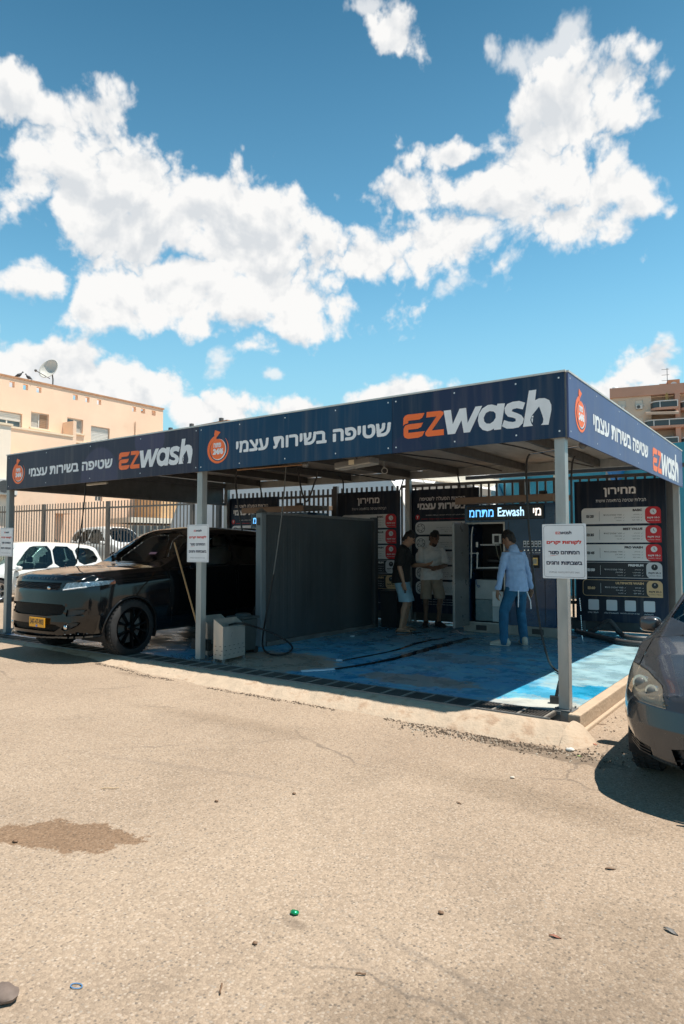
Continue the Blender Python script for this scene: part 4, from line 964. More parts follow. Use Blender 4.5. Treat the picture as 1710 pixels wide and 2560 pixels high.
class Shell:
    """car skin as a dense quad net that parts are cut out of"""
    def __init__(s, V, Q): s.V = V; s.Q = Q
    def cent(s): return s.V[s.Q].mean(1)
    def norm(s):
        p = s.V[s.Q]; n = np.cross(p[:, 2] - p[:, 0], p[:, 3] - p[:, 1]); return n / np.maximum(np.linalg.norm(n, axis=1, keepdims=True), 1e-9)
    def cut(s, axes, poly, cond=None, inset=0.0, keep=True):
        """remove the faces whose centre, seen along the other axis, lies in poly; returns them as a Shell with a clean outline"""
        c = s.cent(); m = in_poly(c[:, axes], poly)
        if cond is not None: m &= cond(c, s.norm())
        if not m.any(): return None
        Qi, Qo = s.Q[m], s.Q[~m]
        vi = np.zeros(len(s.V), bool); vi[Qi.ravel()] = True; vo = np.zeros(len(s.V), bool); vo[Qo.ravel()] = True
        bnd = np.where(vi & vo)[0]
        if len(bnd):
            old = s.V[bnd][:, axes]; new = snap(old, poly); ok = ((new - old) ** 2).sum(1) < .035 ** 2
            W = s.V.copy(); t = W[bnd]; t[np.ix_(ok, axes)] = new[ok]; W[bnd] = t; s.V = W
        s.Q = Qo
        if not keep: return None
        idx = np.where(vi)[0]; mp = -np.ones(len(s.V), int); mp[idx] = np.arange(len(idx))
        V2 = s.V[idx].copy()
        if inset:
            b2 = mp[bnd]; ctr = V2[:, axes].mean(0); d = ctr - V2[b2][:, axes]; d /= np.maximum(np.linalg.norm(d, axis=1, keepdims=True), 1e-6)
            t = V2[b2]; t[:, axes] += d * inset; V2[b2] = t
        return Shell(V2, mp[Qi])
    def build(s, name, mat, parent, push=0.0, smooth=True, thick=0.0, move=None):
        V = s.V
        used = np.unique(s.Q); mp = -np.ones(len(V), int); mp[used] = np.arange(len(used)); V = V[used].copy(); Q = mp[s.Q]
        if push:
            n = np.zeros_like(V); fn = s.norm()
            for k in range(4): np.add.at(n, Q[:, k], fn)
            V += n / np.maximum(np.linalg.norm(n, axis=1, keepdims=True), 1e-9) * push
        if move: V += np.array(move)
        me = bpy.data.meshes.new(name); me.from_pydata(V.tolist(), [], Q.tolist()); me.materials.append(mat)
        if smooth: me.polygons.foreach_set('use_smooth', [True] * len(me.polygons))
        o = bpy.data.objects.new(name, me); COL.objects.link(o); o.parent = parent
        if thick: md = o.modifiers.new('solid', 'SOLIDIFY'); md.thickness = thick; md.offset = -1
        return o
def bspline(Pc, n):
    """clamped uniform cubic B-spline through a list of control points -> n samples; Pc [k, ...]"""
    P = np.concatenate([Pc[:1], Pc[:1], Pc, Pc[-1:], Pc[-1:]]); k = len(P) - 3
    t = np.linspace(0, k - 1e-9, n); i = t.astype(int); u = t - i
    u = u.reshape((-1,) + (1,) * (Pc.ndim - 1))
    return ((1 - u) ** 3 * P[i] + (3 * u ** 3 - 6 * u ** 2 + 4) * P[i + 1] + (-3 * u ** 3 + 3 * u ** 2 + 3 * u + 1) * P[i + 2] + u ** 3 * P[i + 3]) / 6
def pchip(x, Y, xq):
    x = np.array(x, float); Y = np.array(Y, float); h = np.diff(x); d = np.diff(Y, axis=0) / h[:, None]
    m = np.zeros_like(Y); m[0] = d[0]; m[-1] = d[-1]
    for i in range(1, len(x) - 1):
        w1 = 2 * h[i] + h[i - 1]; w2 = h[i] + 2 * h[i - 1]; a, b = d[i - 1], d[i]
        with np.errstate(divide='ignore', invalid='ignore'): v = (w1 + w2) / (w1 / a + w2 / b)
        m[i] = np.where(a * b > 0, v, 0)
    i = np.clip(np.searchsorted(x, xq) - 1, 0, len(x) - 2); t = ((xq - x[i]) / h[i])[:, None]; H = h[i][:, None]
    return (2 * t ** 3 - 3 * t ** 2 + 1) * Y[i] + (t ** 3 - 2 * t ** 2 + t) * H * m[i] + (-2 * t ** 3 + 3 * t ** 2) * Y[i + 1] + (t ** 3 - t ** 2) * H * m[i + 1]
def skin(st, front, rear, step, planc, rearc, nose, tail):
    """st rows: y, zb, ws, wm, zm, wsh, zsh, wbelt, zbelt, wte, zte, w7, zt. front at y = 0, facing -y"""
    st = np.array(st, float); L_ = st[-1, 0]
    yq = np.unique(np.concatenate([np.linspace(0, L_, int(L_ / step) + 1)]))
    Pm = pchip(st[:, 0], st[:, 1:], yq)
    rows = []; capn = max(4, int(.05 / step) + 3)
    def section(p):
        zb, ws, wm, zm, wsh, zsh, wb, zbelt, wte, zte, w7, zt = p
        c = np.array([(0, zb), (.8 * ws, zb), (ws, zb + .05), (wm, zm), (wm, zm), (wsh, zsh), (wb, zbelt), (wb, zbelt), (wte, zte), (wte, zte), (w7 * wte, zt), (0, zt)])
        return c
    n = int(3.2 / step)
    S = np.array([bspline(section(p), n) for p in Pm])            # [ny, n, 2] half sections
    V = np.zeros((len(yq), n, 3)); V[..., 0] = S[..., 0]; V[..., 1] = yq[:, None]; V[..., 2] = S[..., 1]
    def cap(sec, y, sgn, r):                                      # rounded end closing to the centre line
        out = []
        for i in range(1, capn):
            t = i / capn; a = t * math.pi / 2
            q = sec.copy(); zc = (sec[:, 2].min() + sec[:, 2].max()) / 2
            q[:, 0] = np.maximum(0, sec[:, 0] - r * (1 - math.cos(a))); q[:, 2] = zc + (sec[:, 2] - zc) * (1 - r * (1 - math.cos(a)) / max(.1, sec[:, 2].max() - zc)); q[:, 1] = y + sgn * r * math.sin(a); out.append(q)
        base = out[-1]
        m = max(6, int(.9 / step))
        for i in range(1, m + 1):
            q = base.copy(); q[:, 0] *= 1 - i / m; out.append(q)
        return out
    f = cap(V[0], 0, -1, front); r = cap(V[-1], L_, 1, rear)
    V = np.concatenate([np.array(f[::-1]), V, np.array(r)])
    W = np.abs(V[..., 0]) / st[:, 3].max()
    fy = np.clip(1 - V[..., 1] / 1.3, 0, 1.1); ry = np.clip(1 - (L_ - V[..., 1]) / 1.1, 0, 1.1)
    V[..., 1] += planc * W ** 3 * fy ** 1.3 - rearc * W ** 3 * ry ** 1.3
    fz = np.clip(1 - V[..., 1] / .7, 0, 1.05); V[..., 1] += np.interp(V[..., 2], *nose) * fz
    rz = np.clip(1 - (L_ - V[..., 1]) / .5, 0, 1.05); V[..., 1] -= np.interp(V[..., 2], *tail) * rz
    m = len(V); A = V.reshape(-1, 3); Bm = A.copy(); Bm[:, 0] *= -1
    g = np.arange(m * n).reshape(m, n)
    q = np.stack([g[:-1, :-1], g[:-1, 1:], g[1:, 1:], g[1:, :-1]], -1).reshape(-1, 4)
    off = m * n
    VV = np.concatenate([A, Bm]); QQ = np.concatenate([q[:, ::-1], q + off])
    # weld the centre line
    key = {}; mp = np.arange(len(VV)); cen = np.where(np.abs(VV[:, 0]) < 1e-6)[0]
    for i in cen:
        kk = (round(VV[i, 1], 5), round(VV[i, 2], 5)); mp[i] = key.setdefault(kk, i)
    QQ = mp[QQ]; ok = np.array([len(set(x)) == 4 for x in QQ.tolist()]); tri = QQ[~ok]
    return Shell(VV, QQ[ok])
tyre_m = M('tyre_rubber', (.022, .022, .023), .8, bump=(60, .3), var=(8, .25)); rim_black = M('gloss_black_rim', (.012, .012, .013), .22, .6); rim_silver = M('silver_rim', (.42, .42, .43), .3, .8)
glass_dark = None
def glass(name, tint, alpha, rough=.03, haze=None, hz=0):
    m = bpy.data.materials.new(name); m.use_nodes = True; nt = m.node_tree; N = nt.nodes; L = nt.links; N.clear()
    tr = N.new('ShaderNodeBsdfTransparent'); tr.inputs[0].default_value = tuple(tint) + (1,)
    gl = N.new('ShaderNodeBsdfGlossy'); gl.inputs[0].default_value = (1, 1, 1, 1); gl.inputs['Roughness'].default_value = rough
    fr = N.new('ShaderNodeFresnel'); fr.inputs[0].default_value = 1.5
    mx = N.new('ShaderNodeMixShader'); L.new(fr.outputs[0], mx.inputs[0]); L.new(tr.outputs[0], mx.inputs[1]); L.new(gl.outputs[0], mx.inputs[2])
    out = mx.outputs[0]
    if haze:
        df = N.new('ShaderNodeBsdfDiffuse'); df.inputs[0].default_value = tuple(haze) + (1,); m2_ = N.new('ShaderNodeMixShader'); m2_.inputs[0].default_value = hz; L.new(out, m2_.inputs[1]); L.new(df.outputs[0], m2_.inputs[2]); out = m2_.outputs[0]
    o = N.new('ShaderNodeOutputMaterial'); L.new(out, o.inputs[0]); return m
glass_clear = glass('clear_glass', (.88, .94, .92), .5); glass_tint = glass('tinted_glass', (.14, .17, .17), .9)
lamp_glass = glass('lamp_glass', (.85, .87, .88), .3)
interior_m = M('car_interior', (.015, .015, .016), .7)
def wheel(car, x, y, r, w, rr, side, rim_mat, spokes=5, split=True, steer=0):
    """side = +1: outer face towards +x"""
    e = empty('wheel', (x, y, r), parent=car, rz=steer)
    prof = [(rr - .01, -w * .42), (rr + .01, -w * .5), (r - .05, -w * .5), (r - .012, -w * .43), (r, -w * .3), (r, w * .3), (r - .012, w * .43), (r - .05, w * .5), (rr + .01, w * .5), (rr - .01, w * .42)]
    mb = MB(); mb.lathe(prof, axis='X', n=48)
    for row, hx in enumerate((-.32, -.12, .12, .32)):
        for q in range(44):
            a = 2 * math.pi * (q + .5 * (row % 2)) / 44; c = (hx * w, r * math.cos(a), r * math.sin(a))
            mb.obox(c, w * .16, .012, r * .075, rot=Matrix.Rotation(a, 3, 'X'))
    mb.build('tyre', tyre_m, e, smooth=35, local=True)
    mb = MB(); o = side * w * .5
    mb.lathe([(rr, o), (rr - .018, o - side * .004), (rr - .03, o - side * .03), (rr - .035, -o)], axis='X', n=48)
    mb.lathe([(.0, o - side * .035), (.05, o - side * .03), (.075, o - side * .05), (.08, o - side * .1)], axis='X', n=24)
    for k in range(spokes):
        for s2 in ((-1, 1) if split else (0,)):
            a = 2 * math.pi * k / spokes; a1 = a + s2 * .13; a2 = a + s2 * .26
            p = [(o - side * .035, .055, a1 - .12 - .0), (o - side * .035, .055, a1 + .12), (o - side * .018, rr - .02, a2 + (.075 if split else .12)), (o - side * .018, rr - .02, a2 - (.075 if split else .12))]
            top = [(h, q * math.cos(t), q * math.sin(t)) for h, q, t in p]; bot = [(h - side * .05, q * math.cos(t), q * math.sin(t)) for h, q, t in p]
            mb.add(top + bot, [(0, 1, 2, 3), (4, 7, 6, 5), (0, 4, 5, 1), (1, 5, 6, 2), (2, 6, 7, 3), (3, 7, 4, 0)])
    for k in range(5):
        a = 2 * math.pi * (k + .5) / 5; mb.lathe([(0, o - side * .02), (.011, o - side * .02), (.011, o - side * .05)], (0, .055 * math.cos(a), .055 * math.sin(a)), axis='X', n=8)
    mb.build('rim', rim_mat, e, smooth=30, local=True, fixn=True)
    mb = MB(); mb.lathe([(0, o - side * .11), (rr * .72, o - side * .11), (rr * .72, o - side * .13), (0, o - side * .13)], axis='X', n=32)
    mb.build('brake_disc', steel_dark, e, local=True)
    return e
def arch(sh, y, r, zc, pad=.05):
    n = 40; poly = [(y + (r + pad) * math.cos(2 * math.pi * i / n), zc + (r + pad) * math.sin(2 * math.pi * i / n)) for i in range(n)]
    for s in (1, -1): sh.cut([1, 2], poly, lambda c, nn, s=s: (c[:, 0] * s > .45), keep=False)
    return poly
def wells(car, spots, r, half):
    for (x, y, z) in spots:
        mb = MB(); s = 1 if x > 0 else -1
        vs = []; n = 20
        for i in range(n + 1):
            a = math.pi * (-.12 + 1.24 * i / n); vs += [(s * (half - .02), y + (r + .052) * math.cos(a), z + (r + .052) * math.sin(a)), (s * .40, y + (r + .052) * math.cos(a), z + (r + .052) * math.sin(a))]
        mb.add(vs, [(2 * i, 2 * i + 1, 2 * i + 3, 2 * i + 2) for i in range(n)])
        mb.add([vs[2 * i + 1] for i in range(n + 1)], [tuple(range(n + 1))])
        mb.build('wheel_arch_liner', black_plastic, car, local=True)
def seats(car, spots, mat, h=.62):
    for (x, y, z) in spots:
        mb = MB(); mb.box(x - .24, x + .24, y - .25, y + .25, z, z + .16)
        mb.obox((x, y + .30, z + .16 + h / 2), .46, .14, h, rot=Matrix.Rotation(R_(-14), 3, 'X')); mb.obox((x, y + .40, z + .16 + h + .10), .26, .10, .18)
        mb.build('seat', mat, car, local=True, bevel=.04, seg=3)
def steering(car, x, y, z):
    mb = MB(); n = 24; pts = [(x + .18 * math.cos(2 * math.pi * i / n), y + .06 * math.sin(2 * math.pi * i / n), z + .17 * math.sin(2 * math.pi * i / n)) for i in range(n + 1)]
    mb.tube(pts, .015, 6); mb.tube([(x, y, z), (x, y - .35, z - .1)], .03); mb.box(x - .17, x + .17, y - .01, y + .01, z - .02, z + .02)
    mb.build('steering_wheel', interior_m, car, local=True)
def curve_decal(sh, axes, poly, cond, push): pass
def ribbon(pts, wid, up=(0, 0, 1)):
    mb = MB(); return mb
def mirror_part(car, s, x, y, z, mat, w=.22, h=.16):
    mb = MB()
    def f(u, v):
        a = math.pi * v; b = 2 * math.pi * u
        sx = math.copysign(abs(math.cos(b)) ** .6, math.cos(b)); sz = math.copysign(abs(math.sin(b)) ** .6, math.sin(b)); q = math.sin(a) ** .5
        return (s * (x + w / 2 + w / 2 * sx * q), y - .07 * math.cos(a), z + h / 2 * sz * q)
    mb.grid(f, 28, 12); o = mb.build('door_mirror', mat, car, smooth=True, local=True, fixn=True)
    mb = MB(); mb.obox((s * (x - .02), y + .01, z - h * .35), .12, .06, .05); mb.build('mirror_stalk', black_plastic, o, local=True, bevel=.01)
    mb = MB(); mb.add([(s * (x + .03), y + .072, z - h * .34), (s * (x + w - .03), y + .072, z - h * .34), (s * (x + w - .03), y + .072, z + h * .34), (s * (x + .03), y + .072, z + h * .34)], [(0, 1, 2, 3)])
    mb.build('mirror_glass', chrome, o, local=True)
# ------------------------------------------------------------------ black SUV
def car_paint(name, col, rough=.18, metal=.4, dust=None, coat=1.0, spec=.5):
    return M(name, col, rough, metal, coat=coat, spec=spec, var=(3, .06), dirt=dust)
def front_cond(c, n): return (n[:, 1] < -.25)
def U(z):
    t = max(0., min(1., (z - .5) / .5)); return z + .095 * t * t * (3 - 2 * t)
def UP(poly): return [(a, U(b)) for a, b in poly]
def suv():
    car = empty('black_suv', (-7.12, -1.07, -.03), 'glossy black SUV nosing out of the far wash bay with a yellow number plate', 'car')
    paint = car_paint('black_car_paint', (.004, .0045, .0055), .08, .0, None, .22, .42)
    st = [[0.0, .33, .80, .90, .58, .92, .84, .86, .99, .74, 1.06, .62, 1.075],
          [.15, .28, .90, .965, .60, .965, .86, .90, 1.02, .80, 1.085, .62, 1.10],
          [.5, .27, .94, .985, .62, .985, .90, .935, 1.05, .83, 1.115, .62, 1.135],
          [.9, .27, .95, 1.0, .65, .995, .93, .945, 1.08, .85, 1.14, .62, 1.165],
          [1.45, .27, .95, .99, .65, .99, .96, .945, 1.10, .86, 1.16, .62, 1.19],
          [1.62, .27, .95, .99, .65, .99, .97, .945, 1.11, .85, 1.21, .6, 1.235],
          [2.05, .27, .95, .99, .65, .99, .98, .945, 1.12, .78, 1.48, .62, 1.54],
          [2.45, .27, .95, .99, .65, .99, .99, .945, 1.13, .71, 1.70, .66, 1.765],
          [2.9, .27, .95, .99, .65, .99, 1.0, .945, 1.14, .695, 1.755, .68, 1.815],
          [3.8, .27, .95, 1.0, .66, .995, 1.0, .945, 1.15, .69, 1.735, .68, 1.80],
          [4.35, .28, .95, 1.0, .68, .99, 1.01, .935, 1.16, .68, 1.68, .68, 1.745],
          [4.68, .33, .93, .98, .70, .97, 1.01, .91, 1.15, .70, 1.42, .68, 1.47],
          [4.88, .40, .90, .95, .72, .94, 1.0, .88, 1.10, .78, 1.19, .6, 1.21],
          [4.95, .45, .86, .92, .72, .91, .98, .85, 1.05, .78, 1.10, .6, 1.12]]
    sh = skin(st, .05, .05, .022, .34, .18, ([.2, .33, .52, .70, .86, 1.0, 1.1, 1.3], [.10, .0, -.015, .0, .015, .05, .12, .2]), ([.3, .6, .9, 1.2, 1.8], [.05, 0, .02, .05, .1]))
    t_ = np.clip((sh.V[:, 2] - .5) / .5, 0, 1); sh.V[:, 2] += .095 * t_ * t_ * (3 - 2 * t_)
    R, fy, ry = .40, .90, 3.90
    arch(sh, fy, R, R, .045); arch(sh, ry, R, R, .045)
    # glazing
    side_w = chaikin([(1.93, 1.175), (2.55, 1.64), (2.80, 1.685), (3.02, 1.69), (3.02, 1.185)], 1)
    rear_w = chaikin([(3.10, 1.69), (3.75, 1.68), (3.85, 1.66), (3.98, 1.195), (3.10, 1.188)], 1)
    qtr_w = chaikin([(3.95, 1.655), (4.35, 1.60), (4.58, 1.24), (4.06, 1.20)], 1)
    for sgn in (1, -1):
        cnd = lambda c, n, s=sgn: (c[:, 0] * s > .5) & (n[:, 0] * s > .3)
        for poly in (side_w, rear_w, qtr_w):
            p = sh.cut([1, 2], UP(poly), cnd, inset=.001)
            if p: p.build('side_window', glass_tint if poly is not side_w else glass_clear, car, push=-.004)
    wscr = chaikin([(-.80, 1.225), (-.62, 1.70), (.62, 1.70), (.80, 1.225)], 1)
    p = sh.cut([0, 2], UP(wscr), lambda c, n: (c[:, 1] > 1.3) & (c[:, 1] < 2.9) & (n[:, 1] < -.1) & (c[:, 2] > 1.25), inset=.001)
    if p: p.build('windscreen', glass_clear, car, push=-.004)
    rw = chaikin([(-.72, 1.22), (-.60, 1.60), (.60, 1.60), (.72, 1.22)], 1)
    p = sh.cut([0, 2], UP(rw), lambda c, n: (c[:, 1] > 4.2) & (n[:, 1] > .1), inset=.004)
    if p: p.build('rear_window', glass_tint, car, push=-.004)
    # front end
    
    up = [(-.52, .885), (.52, .885), (.56, .97), (-.56, .97)]
    p = sh.cut([0, 2], UP(up), front_cond, inset=.004)
    if p: p.build('grille_backing', M('grille_shadow', (.004, .004, .004), .7, spec=.1), car, push=-.03)
    def face_y(x, z):
        c = fv; d = (c[:, 0] - x) ** 2 + (c[:, 2] - z) ** 2; return c[np.argmin(d), 1]
    fv = sh.V[(sh.V[:, 1] < .75)]
    mb = MB()
    for r_ in range(5):
        z = U(.892) + .018 * r_
        mb.tube([(x, face_y(x, z) - .004, z + .003 * math.sin(x * 40 + r_ * 3.14)) for x in np.linspace(-.54, .54, 46)], .004, 5)
    for i in range(24):
        x = -.52 + 1.04 * i / 23
        for r_ in range(4):
            z = U(.892) + .018 * r_; xx = x + (.022 if r_ % 2 else 0); y = face_y(xx, z + .008)
            mb.tube([(xx, y - .003, z), (xx, y - .003, z + .018)], .004, 5)
    mb.build('grille', M('grille_gloss', (.012, .012, .013), .25, .0, spec=.35), car, local=True)
    mb = MB(); y = face_y(.36, U(.90)) - .012
    mb.ell((.36, y, U(.905)), .040, .012, .022, 16, 10); mb.build('oval_badge', chrome, car, local=True, smooth=True)
    low = chaikin([(-.60, .60), (.60, .60), (.66, .70), (.60, .735), (-.60, .735), (-.66, .70)], 1)
    p = sh.cut([0, 2], UP(low), front_cond, inset=.004)
    if p: p.build('intake_mesh', M('intake_mesh', (.006, .006, .006), .6, .0, bump=(45, 1.0), var=(45, .8), spec=.15), car, push=-.025)
    low2 = [(-.50, .40), (.50, .40), (.60, .46), (.52, .50), (-.52, .50), (-.60, .46)]
    p = sh.cut([0, 2], low2, front_cond, inset=.004)
    if p: p.build('lower_intake', bpy.data.materials['intake_mesh'], car, push=-.03)
    lamp_m = M('lamp_inside', (.68, .72, .76), .25, .4, bump=(70, .4), var=(30, .45)); amber = M('amber_reflector', (.75, .16, .01), .25)
    for s in (1, -1):
        hl = [(s * .56, .872), (s * .62, .965), (s * .985, 1.012), (s * .965, .945), (s * .86, .905)]
        cnd = lambda c, n, s=s: (c[:, 1] < .62) & (c[:, 0] * s > .4) & ((n[:, 1] < -.15) | (n[:, 0] * s > .3))
        p = sh.cut([0, 2], UP(hl if s > 0 else hl[::-1]), cnd, inset=.003)
        if p:
            lam = p.build('headlight', lamp_m, car, push=-.012)
            p.build('lens', lamp_glass, lam, push=.0)
            c = p.cent(); m = (c[:, 0] * s > .95); q = Shell(p.V, p.Q[m]); 
            if len(q.Q): q.build('indicator', amber, lam, push=-.006)
            dr = MB(); dr.tube([(s * x, face_y(s * x, z) - .002, z) for x, z in [(.60 + .055 * i, U(.885) + .0085 * i) for i in range(6)]], .008, 6); dr.build('light_strip', M('daylight_strip', (.8, .82, .85), .2), lam, local=True)
        vent = [(s * .66, .60), (s * .86, .615), (s * .90, .68), (s * .68, .675)]
        p = sh.cut([0, 2], UP(vent if s > 0 else vent[::-1]), cnd, inset=.004)
        if p: p.build('bumper_vent', black_plastic, car, push=-.03)
        fog = chaikin([(s * .60, .44), (s * .66, .41), (s * .80, .47), (s * .86, .545), (s * .68, .52)], 1)
        p = sh.cut([0, 2], fog if s > 0 else fog[::-1], cnd, inset=.004)
        if p:
            fl = p.build('fog_lamp', black_plastic, car, push=-.035)
            mb = MB(); x = s * .66; mb.ell((x, face_y(x, .47) + .01, .465), .04, .02, .035, 14, 8); mb.build('lens', chrome, fl, local=True, smooth=True)
        mb = MB()
        for i in range(4): x = s * (.66 + .06 * i); mb.ell((x, face_y(x, .37) - .004, .372), .012, .006, .007, 8, 6)
        mb.build('trim_stud', chrome, car, local=True)
    # lip under the bumper
    mb = MB(); pts = [(x, face_y(x, .32) - .03 - .02 * (1 - abs(x) / .95), .315 + .02 * abs(x)) for x in np.linspace(-.93, .93, 60)]
    for a, b in zip(pts[:-1], pts[1:]): mb.beam(a, b, .10, .022)
    mb.build('bumper_lip', M('lip_trim', (.03, .035, .04), .15, .6, coat=1.0), car, local=True)
    # letters along the bonnet edge
    w = [0]
    mb = MB()
    def hood_pt(x, t):
        v = fv[(np.abs(fv[:, 0] - x) < .03) & (fv[:, 2] > .99)]
        yy = face_y(x, 1.09) + .02 + t * .10
        i = np.argmin((v[:, 0] - x) ** 2 + (v[:, 1] - yy) ** 2); return v[i]
    v, f, sz = glyphs('R A N G E   R O V E R'); pts = []
    fvx = fv[np.abs(fv[:, 0]) < .6]
    x0, x1 = -.50, .46
    for a, b in v:
        x = x0 + (x1 - x0) * a; c = fvx[np.abs(fvx[:, 0] - x) < .03]; z = U(1.012) + .028 * b
        i = np.argsort((c[:, 2] - z) ** 2 + .2 * (c[:, 0] - x) ** 2)[:3]; y = c[i, 1].mean(); pts.append((x, y - .006, z))
    mb.add(pts, f); mb.build('lettering', M('bonnet_letters', (.10, .11, .12), .3, .7), car, local=True)
    # plate
    y = face_y(-.12, .53) - .02
    mb = MB(); mb.box(.02, .40, y - .012, y, .455, .585); 
    pl_ = mb.build('number_plate', M('plate_yellow', (.80, .36, .01), .4), car, local=True, bevel=.004)
    mb = MB(); fn = lambda a, b: (a, y - .0135, b); put(mb, fn, '347-47-903', .05, .37, .495, .565, .02); mb.build('lettering', ink_d, pl_, local=True)
    mb = MB(); shp(mb, fn, [(.19, .46), (.23, .46), (.23, .488), (.19, .488)]); mb.build('plate_mark', M('plate_blue', (.08, .2, .6), .5), pl_, local=True)
    # doors
    d1 = [(1.63, .42), (1.55, 1.05), (1.62, 1.15), (2.99, 1.165), (3.03, .42)]; d2 = [(3.05, .42), (3.04, 1.165), (4.02, 1.175), (4.05, 1.05), (3.62, .80), (3.48, .42)]
    for poly in (d1, d2):
        for s in (1, -1):
            p = sh.cut([1, 2], UP(poly), lambda c, n, s=s: (c[:, 0] * s > .6) & (n[:, 0] * s > .3), inset=.006)
            if p:
                dd = p.build('door', paint, car)
                yy = poly[2][0] if poly is d2 else 2.85
                yh = 2.72 if poly is d1 else 3.75
                mb = MB(); mb.obox((s * .993, yh, 1.13), .012, .22, .028); mb.build('handle', paint, dd, local=True, bevel=.005)
    hood = [(-.80, .12), (-.86, .6), (-.88, 1.5), (.88, 1.5), (.86, .6), (.80, .12)]
    p = sh.cut([0, 1], hood, lambda c, n: (n[:, 2] > .5) & (c[:, 2] > 1.05), inset=.006)
    if p: p.build('bonnet', paint, car)
    sh.build('body', paint, car)
    mb = MB(); mb.box(-.80, .80, .5, 4.5, .30, .42); mb.box(-.85, .85, .3, 1.45, .42, .95); mb.box(-.78, .78, 1.50, 1.75, .8, 1.15); mb.box(-.8, .8, 4.2, 4.6, .4, 1.1)
    mb.build('floor_pan', interior_m, car, local=True)
    seats(car, ((-.40, 2.75, .78), (.40, 2.75, .78), (-.42, 3.65, .72), (.42, 3.65, .78)), M('seat_leather', (.05, .048, .046), .6))
    steering(car, .40, 2.15, 1.18)
    hw = 1.0
    for (x, y) in ((.86, fy), (-.86, fy), (.86, ry), (-.86, ry)):
        wheel(car, x, y, R, .28, .295, 1 if x > 0 else -1, rim_black, 5, steer=R_(4) if y < 2 else 0)
    wells(car, [(.9, fy, R), (-.9, fy, R), (.9, ry, R), (-.9, ry, R)], R, .99)
    for s in (1, -1): mirror_part(car, s, .97, 2.02, 1.30, paint, .24, .18)
    # arch lips
    for s in (1, -1):
        for yy in (fy, ry):
            mb = MB(); n = 26; pts = []
            for i in range(n + 1):
                a = R_(-8 + 196 * i / n); y = yy + (R + .045) * math.cos(a); z = R + (R + .045) * math.sin(a)
                c = sh.V[(sh.V[:, 0] * s > .6)]; j = np.argmin((c[:, 1] - y) ** 2 + (c[:, 2] - z) ** 2); pts.append((c[j, 0] + s * .002, y, z))
            mb.tube(pts, .016, 6); mb.build('wheel_arch_trim', M('arch_gloss', (.012, .012, .013), .2), car, smooth=True, local=True)
    mb = MB(); mb.obox((0, 4.30, 1.90), .20, .30, .05); mb.build('roof_fin', black_plastic, car, local=True, bevel=.02)
    mb = MB(); mb.obox((.30, 1.80, 1.46), .16, .005, .05, rot=Matrix.Rotation(R_(-50), 3, 'X'))
    mb.build('permit_sticker', M('permit_sticker', (.6, .25, .28), .5), car, local=True)
    mb = MB(); mb.obox((0, 2.22, 1.70), .22, .03, .07); mb.build('interior_mirror', black_plastic, car, local=True, bevel=.01)
    return car
suv()
